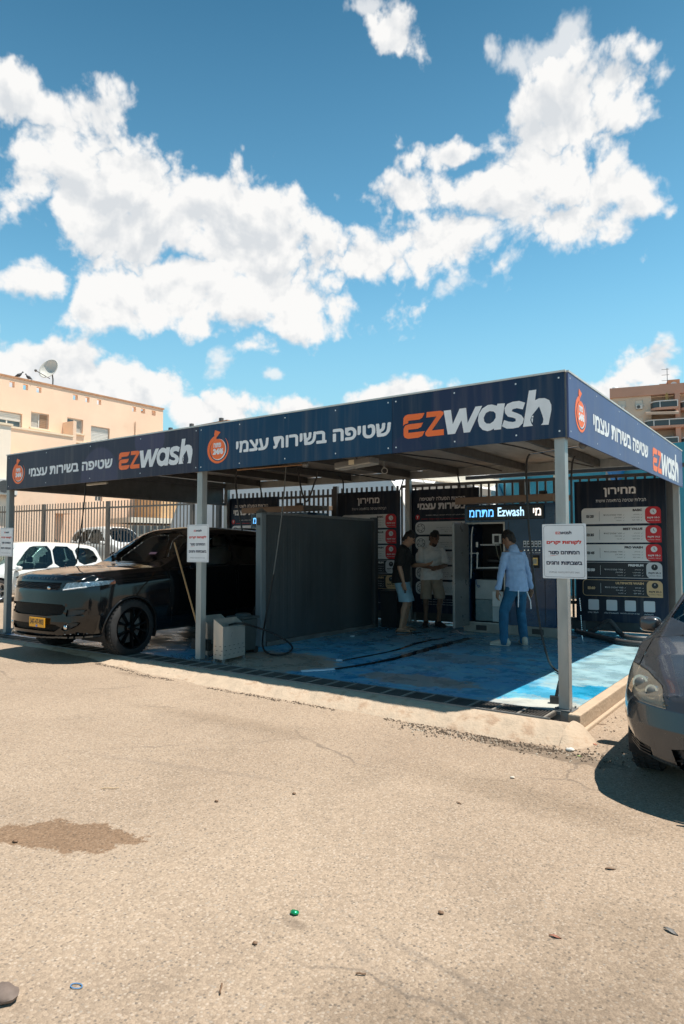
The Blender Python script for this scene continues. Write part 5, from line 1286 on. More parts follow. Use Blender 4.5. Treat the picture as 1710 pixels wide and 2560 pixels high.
# ------------------------------------------------------------------ other cars
def hatch(name, label, paint, loc, rz, L_=4.4, W=1.78, H=1.47, hood=.98, nose_z=.72, wb=2.64, fo=.92, R=.31, step=.03, cowl=1.05, roof0=1.95, roof1=3.4, tailz=1.02, rear_up=.10, front='plain', group=None, rim=None, detail=True, gl=None, wag=True):
    car = empty(name, loc, label, 'car', group, rz)
    h = W / 2; b = hood - .05
    gl = gl or glass_tint
    tb = b + .08
    st = [[0, .26, h * .80, h * .91, .50, h * .91, .60, h * .82, nose_z - .05, h * .62, nose_z - .02, .6, nose_z],
          [.2, .22, h * .91, h * .97, .50, h * .97, .66, h * .90, nose_z + .02, h * .68, nose_z + .055, .6, nose_z + .07],
          [.6, .20, h * .955, h, .52, h, .74, h * .95, nose_z + .11, h * .76, nose_z + .15, .6, nose_z + .165],
          [cowl - .06, .20, h * .96, h, .55, h, .80, h * .95, b, h * .80, hood - .02, .6, hood],
          [cowl + .12, .20, h * .96, h, .55, h, .82, h * .95, b + .01, h * .79, hood + .06, .6, hood + .09],
          [roof0, .20, h * .96, h, .55, h, .84, h * .94, b + .03, h * .68, H - .10, .66, H - .04],
          [roof0 + .5, .20, h * .96, h, .56, h, .86, h * .94, b + .05, h * .66, H - .055, .68, H],
          [roof1, .21, h * .95, h, .58, h, .88, h * .93, tb, h * .65, H - .09, .68, H - .03],
          [L_ - .45, .24, h * .93, h * .98, .60, h * .98, .90, h * .91, tb + .02, h * .65, H - .20, .66, H - .13],
          [L_ - .12, .32, h * .89, h * .94, .62, h * .93, .90, h * .86, tb, h * .72, tailz + .08, .6, tailz + .12],
          [L_, .38, h * .84, h * .90, .64, h * .88, .86, h * .80, tailz - .06, h * .70, tailz - .02, .6, tailz]]
    sh = skin(st, .05, .05, step, .42, .22, ([.2, .32, .5, .62, nose_z, nose_z + .1], [.06, .0, .0, .03, .10, .16]), ([.3, .5, .8, 1.1, H], [.04, 0, .02, .06, .1]))
    fy, ry = fo, fo + wb
    arch(sh, fy, R, R, .04); arch(sh, ry, R, R, .04)
    zt = H - .14
    A = cowl + .42; pb = (roof0 + roof1) / 2 + .05; pc = roof1 - .05
    w1 = chaikin([(A, b + .05), (roof0 + .22, zt - .035), (roof0 + .42, zt), (pb - .02, zt + .005), (pb - .02, b + .065)], 1)
    w2 = chaikin([(pb + .03, zt + .005), (pc - .10, zt - .02), (pc + .05, b + .095), (pb + .03, b + .07)], 1)
    w3 = chaikin([(pc - .02, zt - .03), (L_ - .62, zt - .08), (L_ - .42, tb + .17), (pc + .10, b + .11)], 1)
    for s in (1, -1):
        cnd = lambda c, n, s=s: (c[:, 0] * s > .35) & (n[:, 0] * s > .2)
        for poly in (w1, w2, w3):
            p = sh.cut([1, 2], poly, cnd, inset=.004)
            if p: p.build('side_window', gl, car, push=-.004)
    ws = chaikin([(-h * .80, hood + .05), (-h * .62, H - .09), (h * .62, H - .09), (h * .80, hood + .05)], 1)
    p = sh.cut([0, 2], ws, lambda c, n: (c[:, 1] > cowl - .1) & (c[:, 1] < roof0 + .5) & (n[:, 1] < -.1) & (c[:, 2] > hood + .02), inset=.004)
    if p: p.build('windscreen', glass_clear, car, push=-.004)
    rw = chaikin([(-h * .70, tailz + .10), (-h * .58, H - .2), (h * .58, H - .2), (h * .70, tailz + .10)], 1)
    p = sh.cut([0, 2], rw, lambda c, n: (c[:, 1] > L_ - .8) & (n[:, 1] > .1), inset=.004)
    if p: p.build('rear_window', gl, car, push=-.004)
    fv = sh.V[(sh.V[:, 1] < .9)]
    def fy_(x, z): return fv[np.argmin((fv[:, 0] - x) ** 2 + (fv[:, 2] - z) ** 2), 1]
    if front == 'near':
        lamp_m = M('hazy_lamp_inside', (.42, .36, .28), .35, .3, bump=(30, .3), var=(12, .35)); hazy = glass('hazy_lens', (.80, .75, .66), .3, .14, (.42, .37, .30), .26); hz = M('lamp_lens_ring', (.62, .60, .55), .15, .9); dk = M('lamp_bulb_grey', (.13, .125, .115), .35)
        for s in (1, -1):
            cnd = lambda c, n, s=s: (c[:, 1] < .95) & (c[:, 0] * s > .3) & ((n[:, 1] < -.1) | (n[:, 0] * s > .2) | (n[:, 2] > .2))
            hl = [(s * .845, .815), (s * .70, .79), (s * .565, .735), (s * .51, .625), (s * .70, .632), (s * .83, .665), (s * .868, .70)]
            p = sh.cut([0, 2], hl if s > 0 else hl[::-1], cnd, inset=.004)
            if p:
                lam = p.build('headlight', lamp_m, car, move=(-s * .02, .075, -.01)); p.build('lens', hazy, lam, push=-.002)
                for (x, z, r) in ((.72, .712, .060), (.622, .69, .048)):
                    y = fy_(s * x, z) + .062; d = Vector((s * .35, -.9, .1)).normalized()
                    c = Vector((s * x, y, z)); mb = MB(); mb.tube([c + d * .03, c - d * .02], [r, r * .9], 24); mb.build('bulb_ring', hz, lam, local=True, smooth=40)
                    mb = MB(); mb.ell(tuple(c + d * .022), r * .74, r * .5, r * .74, 18, 12); mb.build('bulb', dk, lam, local=True, smooth=True)
            si = [(s * .835, .405), (s * .62, .365), (s * .60, .31), (s * .80, .30)]
            p = sh.cut([0, 2], si if s > 0 else si[::-1], cnd, inset=.004)
            if p:
                v = p.build('bumper_vent', black_plastic, car, push=-.03); mb = MB()
                for i in range(5): mb.tube([(s * x, fy_(s * x, .34) + .012, .31 + .018 * i + (.03 * (x - .6))) for x in (.62, .70, .80)], .004, 5)
                mb.build('grille', black_plastic, v, local=True)
        ci = chaikin([(-.50, .43), (.50, .43), (.42, .22), (-.42, .22)], 1)
        p = sh.cut([0, 2], ci, front_cond, inset=.004)
        if p: p.build('lower_intake', black_plastic, car, push=-.04)
        ug = chaikin([(-.34, .66), (.34, .66), (.24, .56), (0, .52), (-.24, .56)], 1)
        p = sh.cut([0, 2], ug, front_cond, inset=.004)
        if p: p.build('grille_backing', black_plastic, car, push=-.03)
        mb = MB()
        for i in range(5): mb.tube([(x, fy_(x, .55 + .024 * i) + .01, .55 + .024 * i) for x in np.linspace(-.30, .30, 12)], .005, 5)
        mb.build('grille', chrome, car, local=True)
        y = fy_(0, .47); mb = MB(); mb.box(-.26, .26, y - .03, y - .015, .44, .55); mb.build('number_plate', bpy.data.materials['plate_yellow'], car, local=True)
        hd = [(-.57, .12), (-.70, .36), (-.79, .60), (-.77, cowl + .0), (.77, cowl + .0), (.79, .60), (.70, .36), (.57, .12)]
        p = sh.cut([0, 1], hd, lambda c, n: (n[:, 2] > .3) & (c[:, 2] > .66), inset=.007)
        if p: p.build('bonnet', paint, car)
        for x in (-.35, .25):
            mb = MB(); mb.tube([(x, cowl + .05, hood + .035), (x + .45, cowl + .30, hood + .15)], .008, 5)
            mb.build('wiper', black_plastic, car, local=True)
    elif detail:
        lm = M('lamp_inside', (.4, .42, .44), .15, .7) if 'lamp_inside' not in bpy.data.materials else bpy.data.materials['lamp_inside']
        for s in (1, -1):
            hl = [(s * h * .62, nose_z - .09), (s * h * .66, nose_z - .01), (s * h * .95, nose_z + .07), (s * h * .96, nose_z - .0)]
            p = sh.cut([0, 2], hl if s > 0 else hl[::-1], lambda c, n, s=s: (c[:, 1] < .9) & (c[:, 0] * s > .3), inset=.003)
            if p: p.build('headlight', lm, car, push=-.006)
            tl = [(s * h * .60, tailz - .12), (s * h * .60, tailz - .02), (s * h * .97, tailz + .02), (s * h * .99, tailz - .10)]
            p = sh.cut([0, 2], tl if s > 0 else tl[::-1], lambda c, n, s=s: (c[:, 1] > L_ - .6) & (c[:, 0] * s > .3), inset=.003)
            if p: p.build('tail_light', M('tail_red', (.35, .01, .01), .2) if 'tail_red' not in bpy.data.materials else bpy.data.materials['tail_red'], car, push=-.004)
        gp = [(-h * .5, .32), (h * .5, .32), (h * .55, .46), (-h * .55, .46)]
        p = sh.cut([0, 2], gp, front_cond, inset=.003)
        if p: p.build('grille', black_plastic, car, push=-.03)
    d1 = [(cowl + .18, .34), (cowl + .22, .74), (A - .05, b + .03), (pb, b + .05), (pb, .34)]
    d2 = [(pb + .02, .34), (pb + .02, b + .05), (pc + .05, b + .07), (pc + .02, .8), (ry - .36, .52), (ry - .42, .34)]
    for poly in (d1, d2):
        for s in (1, -1):
            p = sh.cut([1, 2], poly, lambda c, n, s=s: (c[:, 0] * s > .4) & (n[:, 0] * s > .3), inset=.007)
            if p:
                dd = p.build('door', paint, car); yh = (pb - .18) if poly is d1 else (pc - .12)
                mb = MB(); mb.obox((s * (h - .006), yh, b - .06), .016, .19, .03); mb.build('handle', paint, dd, local=True, bevel=.006)
    sh.build('body', paint, car)
    mb = MB(); mb.box(-h * .8, h * .8, .4, L_ - .4, .24, .34); mb.box(-h * .8, h * .8, .35, cowl + .1, .34, nose_z - .06); mb.box(-h * .78, h * .78, cowl + .1, cowl + .42, .6, hood - .01); mb.box(-h * .8, h * .8, L_ - .9, L_ - .4, .34, .8)
    mb.build('floor_pan', interior_m, car, local=True)
    if detail:
        sm = bpy.data.materials.get('seat_cloth') or M('seat_cloth', (.06, .06, .062), .8)
        seats(car, ((-.36, roof0 + .45, .38), (.36, roof0 + .45, .38), (-.36, roof1 - .25, .42), (.36, roof1 - .25, .42)), sm, .55)
        steering(car, .36, cowl + .75, hood - .12)
    for x in (1, -1):
        for y in (fy, ry): wheel(car, x * (h - .12), y, R, .21, R * .68, x, rim or rim_silver, 5, split=False)
    wells(car, [(x * .8, y, R) for x in (1, -1) for y in (fy, ry)], R - .01, h - .01)
    for s in (1, -1): mirror_part(car, s, h - (.09 if front == 'near' else .02), cowl + .52, hood + .03, paint, .175 if front == 'near' else .20, .128 if front == 'near' else .145)
    # gutters and window rubber
    for s in (1, -1):
        V = sh.V; c = V[(V[:, 0] * s > .3)]
        pts = []
        for y in np.linspace(A - .02, pc + .5, 34):
            z = b + .045 + .05 * (y - A) / max(.1, pc - A); j = np.argmin((c[:, 1] - y) ** 2 + (c[:, 2] - z) ** 2); pts.append((c[j, 0] + s * .004, y, z))
        mb = MB(); mb.tube(pts, .008, 5); mb.build('window_trim', black_plastic, car, local=True)
    return car
grey_paint = car_paint('dusty_grey_paint', (.045, .048, .053), .24, .35, (6, (.085, .08, .074), .68), .7)
hatch('grey_hatchback', 'dusty dark grey hatchback parked beside the kerb with hazy twin round headlights', grey_paint, (1.60, -1.66, -.15), 0, front='near', step=.018, gl=glass_clear)
white_paint = car_paint('white_car_paint', (.66, .67, .66), .22, .0)
hatch('white_crossover', 'white crossover parked nose first just left of the canopy, in front of the bar fence', white_paint, (-17.60, 2.55, -.02), 0, L_=4.6, W=1.86, H=1.74, hood=.93, nose_z=.78, cowl=.88, roof0=1.65, wb=2.65, fo=.9, R=.34, step=.03, gl=glass('green_glass', (.38, .52, .52), .6), rear_up=.2)
silver = car_paint('pale_beige_paint', (.46, .44, .40), .25, .3)
dark_green = car_paint('dark_green_paint', (.05, .065, .06), .22, .3)
bg = 'cars parked beyond the bar fence'
hatch('parked_car', 'pale beige car close behind the roof of the white crossover', silver, (-21.2, 5.2, .02), R_(4), H=1.66, step=.06, detail=False)
hatch('parked_car', 'dark green car beyond the bar fence, leftmost of that row', dark_green, (-25.0, 10.4, .76), R_(90), H=1.75, step=.06, group=bg, detail=False)
hatch('parked_car', 'white car beyond the bar fence between two darker cars', white_paint, (-27.0, 14.4, .76), R_(-10), H=1.5, step=.06, group=bg, detail=False)
hatch('parked_car', 'beige car beyond the bar fence with dark rear windows', silver, (-24.6, 13.4, .76), R_(0), H=1.72, step=.06, group=bg, detail=False)
hatch('parked_car', 'white hatchback beyond the bar fence, seen past the bonnet and windscreen of the black SUV', white_paint, (-19.3, 10.6, .72), R_(90), H=1.70, step=.05, group=bg, detail=True)
# ------------------------------------------------------------------ fences
fence_m = M('fence_steel', (.14, .13, .12), .5, .35, var=(3, .15)); fence_d = M('fence_steel_dark', (.10, .10, .10), .5, .3, var=(3, .15))
def fence(p0, p1, z1, pitch, rails, label, w=.036, t=.02, posts=(), mat=None, z0=0.0, group=None, ptop=None):
    p0 = Vector(p0 + (0,)); p1 = Vector(p1 + (0,)); d = p1 - p0; L_ = d.length; d.normalize(); n = Vector((-d.y, d.x, 0)); a = math.atan2(d.y, d.x); mat = mat or fence_m
    e = empty('bar_fence', ((p0 + p1) / 2 + Vector((0, 0, z0))), label, 'fence', group)
    mb = MB()
    for i in range(int(L_ / pitch) + 1):
        c = p0 + d * (pitch * i); mb.obox((c.x, c.y, (z0 + .1 + z1) / 2), w, t, z1 - z0 - .1, rz=a)
    mb.build('slat_panel', mat, e)
    for z in rails:
        mb = MB(); c = (p0 + p1) / 2 - n * .03; mb.obox((c.x, c.y, z), L_, .04, .06, rz=a); mb.build('rail', mat, e)
    for s in posts:
        c = p0 + d * s - n * .03; mb = MB(); mb.obox((c.x, c.y, ((ptop or z1) + z0) / 2), .11, .09, (ptop or z1) - z0 + .02, rz=a); mb.build('post', mat, e)
fence((-28.2, 7.63), (-14.9, 8.98), 3.22, .155, (2.98, .5), 'tall steel bar fence behind the white crossover and the black SUV', posts=(.4, 5.75, 9.3, 13.25), ptop=3.2)
fence((-10.6, Yb(-10.6) + .38), (-5.5, Yb(-5.5) + .42), 2.86, .125, (2.70, .5), 'spiked dark steel bar fence behind the boards of the far bay', mat=fence_d, posts=(.2, 3.6), w=.05, ptop=2.9)
fence((-5.4, Yb(-5.4) + .42), (-.1, Yb(-.1) + .42), 2.80, .16, (2.83, .5), 'flat topped steel bar fence behind the near wash cabinet', mat=fence_m, posts=(.2, 2.6, 5.2), w=.04, ptop=2.82)
fence((.1, Yb(.1) + .42), (5.2, Yb(5.2) + .42), 2.6, .11, (2.5, 1.5, .4), 'pale bar fence to the right of the far right canopy post', posts=(.1, 2.6), mat=steel)
mb = MB(); mb.beam((-4.0, Yb(-4) + .5, 2.95), (.3, Yb(.3) + .5, 2.98), .07, .07); setp(mb.build('pipe', fence_d), 'long dark pipe running above the bar fence behind the wash cabinet', 'pipe')

# ------------------------------------------------------------------ buildings
def openings(mb, fn, u0, u1, z0, z1, holes, th, mi=None):
    """wall skin with real openings; fn(u, z, depth)"""
    us = sorted(set([u0, u1] + [h[0] for h in holes] + [h[1] for h in holes])); zs = sorted(set([z0, z1] + [h[2] for h in holes] + [h[3] for h in holes]))
    for a, b in zip(us[:-1], us[1:]):
        for c, d in zip(zs[:-1], zs[1:]):
            m, n = (a + b) / 2, (c + d) / 2
            if any(h[0] < m < h[1] and h[2] < n < h[3] for h in holes): continue
            mb.add([fn(a, c, 0), fn(b, c, 0), fn(b, d, 0), fn(a, d, 0)], [(0, 1, 2, 3)], mi)
            mb.add([fn(a, c, th), fn(b, c, th), fn(b, d, th), fn(a, d, th)], [(3, 2, 1, 0)], mi)
    for (a, b, c, d) in holes:
        for p, q in (((a, c), (b, c)), ((b, c), (b, d)), ((b, d), (a, d)), ((a, d), (a, c))):
            mb.add([fn(*p, 0), fn(*q, 0), fn(*q, th), fn(*p, th)], [(3, 2, 1, 0)], mi)
    for p, q in (((u0, z0), (u0, z1)), ((u1, z1), (u1, z0)), ((u0, z1), (u1, z1))): mb.add([fn(*p, 0), fn(*q, 0), fn(*q, th), fn(*p, th)], [(0, 1, 2, 3)], mi)
peach = M('peach_render', (.82, .585, .43), .9, var=(.5, .07), bump=(18, .2), dirt=(.7, (.74, .52, .37), .60)); cream = M('cream_render', (.82, .70, .58), .9, var=(.6, .05), bump=(18, .2))
sill_m = M('pale_sill', (.74, .60, .44), .8); alu = M('white_window_frame', (.6, .58, .54), .4); shut_m = M('shutter_slats', (.62, .60, .56), .6, var=(2, .06)); pane_m = M('window_pane', (.10, .13, .14), .06, var=(1.2, .5)); curtain = M('curtain_behind_pane', (.42, .40, .36), .5, var=(2, .2)); brown_sl = M('brown_slats', (.30, .19, .12), .6)
tile_m = M('clay_coping', (.42, .22, .12), .8, var=(3, .2)); ac_m = M('ac_white', (.62, .61, .58), .5, var=(4, .06))
XB = -28.75
def q(px, py): p = at(px, py, X=XB); return p[1], p[2]
def zq(a, b): return q(a / 3.5636, 880 + b / 3.5636)
def rectq(a, b, c, d):
    (y0, z1), (y1, _) = zq(a, b), zq(c, b); (_, z0) = zq(a, d); return (y0, y1, z0, z1)
bl = empty('peach_building', (XB - 4, 12, 0), 'peach coloured flat roofed building with square holes in its parapet, left of the canopy', 'building')
hol = [rectq(*r) for r in ((85, 258, 132, 316), (207, 282, 252, 338), (326, 306, 370, 360), (652, 368, 694, 416), (762, 388, 798, 438), (865, 410, 902, 458), (1180, 472, 1212, 515), (1258, 486, 1294, 530), (1352, 503, 1387, 545))]
hol = [(a, b, zq(85, 310)[1], zq(85, 258)[1]) for a, b, c, d in hol]
wins = [rectq(-60, 520, 200, 710), rectq(278, 530, 437, 690), rectq(600, 580, 742, 735), rectq(812, 655, 978, 860)]
zw = [(zq(190, 708)[1], zq(200, 552)[1]), (zq(275, 668)[1], zq(280, 530)[1]), (zq(600, 708)[1], zq(605, 582)[1]), (zq(810, 860)[1], zq(815, 655)[1])]
wins = [(a, b, z[0], z[1]) for (a, b, c, d), z in zip(wins, zw)]
smw = []
for px in (55, 122, 174, 247):
    y, z = q(px, 1236); smw.append((y - .22, y + .22, z - .35, z + .5))
Y0, Y1 = 3.0, q(408, 1020)[0]
mb = MB(); fnb = lambda u, z, d: (XB - d, u, z)
openings(mb, fnb, Y0, Y1, -.1, 9.5, hol + wins + smw, .22)
mb.box(XB - 9, XB - .25, Y1 - .22, Y1, -.1, 9.5); mb.box(XB - 9, XB - .3, Y0, Y1 - .25, 8.0, 8.15); mb.box(XB - 9, XB - 8.8, Y0, Y1 - .3, -.1, 9.0)
mb.build('wall', peach, bl)
mb = MB(); mb.box(XB - .26, XB + .05, Y0, Y1 + .05, 9.503, 9.58); mb.box(XB - 9, XB - .262, Y1 - .25, Y1 + .05, 9.503, 9.58); mb.build('coping', tile_m, bl)
def window(parent, fn, r, kind):
    a, b, c, d = r; w = MB()
    for (p0, p1, z0, z1) in ((a, b, c, c + .05), (a, b, d - .05, d), (a, a + .05, c + .05, d - .05), (b - .05, b, c + .05, d - .05)):
        w.add([fn(x, z, t) for t in (.12, .19) for z in (z0, z1) for x in (p0, p1)], [(0, 1, 3, 2), (4, 6, 7, 5), (0, 4, 5, 1), (2, 3, 7, 6), (0, 2, 6, 4), (1, 5, 7, 3)])
    m = (a + b) / 2
    if kind != 'shut': w.add([fn(x, z, t) for t in (.11, .19) for z in (c + .05, d - .05) for x in (m - .03, m + .03)], [(0, 1, 3, 2), (0, 4, 5, 1), (0, 2, 6, 4), (1, 5, 7, 3)])
    f = w.build('window', alu, parent, fixn=True)
    def pane(x0, x1, z0, z1, dep, mat, name):
        mb = MB(); mb.add([fn(x0, z0, dep), fn(x1, z0, dep), fn(x1, z1, dep), fn(x0, z1, dep)], [(0, 1, 2, 3)]); mb.build(name, mat, f)
    def slats(x0, x1, z0, z1, mat):
        mb = MB(); n = max(3, int((z1 - z0) / .075))
        for i in range(n):
            q0 = z0 + (z1 - z0) * i / n; q1 = z0 + (z1 - z0) * (i + 1) / n
            mb.add([fn(x0, q0, .10), fn(x1, q0, .10), fn(x1, q1 - .012, .085), fn(x0, q1 - .012, .085), fn(x1, q1, .10), fn(x0, q1, .10)], [(0, 1, 2, 3), (3, 2, 4, 5)])
        mb.build('shutter', mat, f)
    if kind == 'shut': slats(a + .05, b - .05, c + .05, d - .05, shut_m)
    elif kind == 'half': slats(a + .05, b - .05, c + .45, d - .05, shut_m); pane(a + .05, b - .05, c + .05, d - .05, .15, pane_m, 'pane')
    elif kind == 'brown': pane(a + .05, m, c + .05, d - .05, .15, curtain, 'pane'); slats(m + .03, b - .05, c + .05, d - .05, brown_sl)
    elif kind == 'curt': pane(a + .05, m, c + .05, d - .05, .15, pane_m, 'pane'); pane(m, b - .05, c + .05, d - .05, .15, curtain, 'curtain')
    else:
        pane(a + .05, b - .05, c + .05, d - .05, .15, pane_m, 'pane'); mb = MB()
        for i in range(5):
            u = a + (b - a) * (i + .5) / 5; mb.add([fn(u - .012, c, .03), fn(u + .012, c, .03), fn(u + .012, d, .03), fn(u - .012, d, .03)], [(0, 1, 2, 3)])
        mb.add([fn(a, c, .03), fn(a + .03, c, .03), fn(b, d, .03), fn(b - .03, d, .03)], [(0, 1, 2, 3)])
        mb.build('grille', fence_d, f)
    return f
for r, kd in zip(wins, ('half', 'brown', 'curt', 'shut')):
    f = window(bl, fnb, r, kd)
    if kd != 'shut': mb = MB(); mb.box(XB + .004, XB + .10, r[0] - .08, r[1] + .08, r[2] - .09, r[2] - .01); mb.build('sill', sill_m, f)
for r in smw: window(bl, fnb, r, 'bars')
# stepped terrace wall on the facade
(ya, za), (yb, zb_) = zq(98, 720), zq(556, 780)
mb = MB(); y2 = zq(585, 780)[0]; mb.box(XB + .003, XB + .9, 3.2, yb, 3.2, zq(553, 775)[1]); mb.build('terrace_wall', peach, bl)
mb = MB(); mb.box(XB + .005, XB + .95, 3.2, yb, zq(553, 775)[1] + .003, zq(553, 775)[1] + .09); mb.box(XB + .003, XB + .12, y2, y2 + 2.6, zq(553, 775)[1] - .1, zq(553, 775)[1] - .02); mb.build('ledge', sill_m, bl)
mb = MB(); mb.box(XB + .003, XB + .9, yb + .003, y2, 3.2, zq(560, 630)[1]); mb.build('pier', peach, bl)
mb = MB(); y, z = zq(1206, 520); mb.tube([(XB + .05, y, 8.5), (XB + .05, y, 3.5)], .035); mb.build('downpipe', peach, bl)
# cream annexe at the far left
an = empty('cream_annexe', (-27, 2, 0), 'cream rendered low annexe at the far left edge below the shuttered window', 'building')
yr = at(27, 1100, X=-26.0)[1]; zt = at(20, 1064, X=-26.0)[2]
mb = MB(); mb.box(-28.5, -26.0, -4, yr, -.1, zt); mb.build('wall', cream, an)
mb = MB(); mb.box(-28.55, -25.94, -4, yr + .06, zt + .002, zt + .09); mb.build('coping', sill_m, an)
yw = at(75, 1250, X=-26.0)[1]; zl = at(60, 1178, X=-26.0)[2]
mb = MB(); mb.box(-28.5, -25.98, yr + .003, yw + 1.2, -.1, zl); mb.build('low_wall', peach, an)
mb = MB(); mb.box(-28.5, -25.9, yr + .065, yw + 1.25, zl + .002, zl + .10); mb.build('ledge', sill_m, an)
def ac(loc, ax, label, group, s=1.0):
    e = empty('air_conditioner', loc, label, 'air conditioner', group, rz=ax)
    mb = MB(); mb.box(-.42 * s, .42 * s, -.16 * s, .16 * s, 0, .6 * s); mb.build('casing', ac_m, e, local=True, bevel=.02)
    mb = MB(); mb.lathe([(.0, -.163 * s), (.23 * s, -.163 * s), (.24 * s, -.175 * s)], (-.1 * s, 0, .3 * s), axis='Y', n=20)
    for i in range(6): mb.box(-.32 * s, .12 * s, -.178 * s, -.172 * s, (.08 + .08 * i) * s, (.095 + .08 * i) * s)
    mb.build('fan_grille', fence_d, e, local=True)
    mb = MB(); mb.box(-.36 * s, -.30 * s, -.18 * s, .3 * s, -.06 * s, -.004); mb.box(.30 * s, .36 * s, -.18 * s, .3 * s, -.06 * s, -.004); mb.build('bracket', fence_d, e, local=True)
p = at(13, 1237, X=-25.7); ac((-25.75, p[1], p[2]), R_(90), 'white air conditioner on the cream wall beside the far left post', None, 1.1)
# satellite dish and pigeons on the parapet
p = at(125, 925, X=XB - 1.2)
ds = empty('satellite_dish', (XB - 1.2, p[1], 8.15), 'white satellite dish on a pole on the roof of the peach building', 'satellite dish')
rd = 62 / 1686 * np.dot(p - CAM, _F) * .44
mb = MB(); dirn = Vector((.30, -.86, .34)).normalized(); u = dirn.orthogonal().normalized(); w = dirn.cross(u); n = 28
rings = [(t, .42 * t * t * rd) for t in np.linspace(.02, 1, 9)]; vs = []
for t, hgt in rings:
    for k in range(n): a = 2 * math.pi * k / n; vs.append(Vector(p) + (u * math.cos(a) + w * math.sin(a)) * rd * t + dirn * (hgt - .2 * rd))
mb.add(vs, [(i * n + k, i * n + (k + 1) % n, (i + 1) * n + (k + 1) % n, (i + 1) * n + k) for i in range(8) for k in range(n)])
do = mb.build('dish', M('dish_white', (.55, .54, .50), .5, var=(3, .1)), ds, smooth=True); md = do.modifiers.new('s', 'SOLIDIFY'); md.thickness = .02
mb = MB(); mb.tube([Vector(p) - dirn * .15, Vector(p) - dirn * .25 - Vector((0, 0, .35)), (XB - 1.2, p[1] + .15, 8.15)], .035); mb.build('mast', fence_d, ds)
mb = MB(); tip = Vector(p) + dirn * rd * 1.05 + Vector((0, -.35, -.45)); mb.tube([Vector(p) - Vector((0, 0, rd)) * .8, tip], .02); mb.ell(tip, .07, .07, .07); mb.build('feed_arm', fence_d, ds)
pig = M('pigeon_grey', (.05, .05, .055), .7, var=(20, .3))
def pigeon(loc, rz, label):
    mb = MB()
    prof = [(-.17, .02, .012), (-.12, .045, .03), (-.04, .10, .06), (.04, .12, .068), (.09, .16, .05), (.115, .21, .034), (.125, .235, .036), (.14, .245, .03), (.165, .238, .010), (.185, .23, .004)]
    vs = []; n = 10
    for (x, z, r) in prof:
        for k in range(n): a = 2 * math.pi * k / n; vs.append((x, r * .9 * math.cos(a), z + r * math.sin(a)))
    mb.add(vs, [(i * n + k, i * n + (k + 1) % n, (i + 1) * n + (k + 1) % n, (i + 1) * n + k) for i in range(len(prof) - 1) for k in range(n)] + [tuple(range(n)), tuple(range((len(prof) - 1) * n, len(prof) * n))])
    for s in (-.025, .025): mb.tube([(.02, s, .08), (.02, s, 0), (.05, s, 0)], .006, 5)
    o = mb.build('pigeon', pig, smooth=True, fixn=True); o.location = loc; o.rotation_euler = (0, 0, rz); o.scale = (1.25,) * 3
    setp(o, label, 'pigeon', 'pigeons on the peach building')
y, _ = zq(176, 230); pigeon((XB - .1, y, 9.58), R_(60), 'dark pigeon perched on the parapet, the one farther from the dish')
y, _ = zq(266, 245); pigeon((XB - .1, y, 9.58), R_(200), 'dark pigeon perched on the parapet, the one nearer the dish')
y, _ = zq(118, 300); pigeon((XB - .12, y, 8.52), R_(80), 'dark pigeon sitting inside a square hole of the parapet')
# tan building and low prefab seen between fence bars
tb = empty('tan_building', (-26, 22, 0), 'tan rendered building farther back beyond the fence with an air conditioner', 'building')
pa = at(402, 1250, X=-26.5); mb = MB(); mb.box(-34, -26.5, pa[1] + .05, pa[1] + 9, -.1, 6.2)
mb.build('wall', M('tan_render', (.60, .38, .20), .9, var=(.5, .08)), tb)
mb = MB(); p = at(416, 1245, X=-26.49); mb.box(-26.5, -26.44, p[1] - .4, p[1] + .5, p[2], p[2] + 1.0); mb.build('window', pane_m, tb)
p = at(468, 1287, X=-26.2); ac((-26.2, p[1], p[2] - .1), R_(90), 'white air conditioner on the tan wall beyond the fence', None, 1.2)
ob = empty('ochre_building', (-40, 45, 0), 'distant ochre building whose tiled roof edge shows above the blue fascia', 'building')
a = at(408, 1082, d=62); b = at(575, 1060, d=56); a2 = a + _F * 9; b2 = b + _F * 9
mb = MB(); mb.add([(p[0], p[1], z) for z in (0, a[2] - .25) for p in (a, b, b2, a2)], [(0, 1, 5, 4), (1, 2, 6, 5), (2, 3, 7, 6), (3, 0, 4, 7), (4, 5, 6, 7)]); mb.build('wall', M('ochre_render', (.62, .42, .24), .9), ob)
mb = MB(); mb.beam((a[0], a[1], a[2] - .1), (b[0], b[1], a[2] - .1), .6, .24); mb.build('roof_edge', tile_m, ob)
for t in (.12, .45, .88): mb = MB(); c = a + (b - a) * t; mb.box(c[0] - .14, c[0] + .14, c[1] - .14, c[1] + .14, a[2] + .02, a[2] + .34); mb.build('chimney', fence_d, ob)
pf = empty('prefab_cabin', (-19.5, 15, .5), 'long low cabin with a white roof and a row of small windows beyond the fence', 'cabin')
a = at(328, 1302, d=32.5); b = at(470, 1313, d=34.5); z1 = a[2]; dv = Vector((b[0] - a[0], b[1] - a[1], 0)); L_ = dv.length; dv.normalize(); ang = math.atan2(dv.y, dv.x); nv = Vector((dv.y, -dv.x, 0))
A0 = Vector((a[0], a[1], 0)); c = A0 + dv * L_ / 2 - nv * 1.2
mb = MB(); mb.obox((c.x, c.y, z1 / 2 - .1), L_, 2.4, z1 - .2, rz=ang); mb.build('wall', M('cabin_panel', (.62, .58, .50), .7, var=(2, .06)), pf)
mb = MB(); mb.obox((c.x, c.y, z1 + .04), L_ + .3, 2.8, .26, rz=ang); mb.build('roof', M('cabin_roof', (.72, .66, .56), .6), pf)
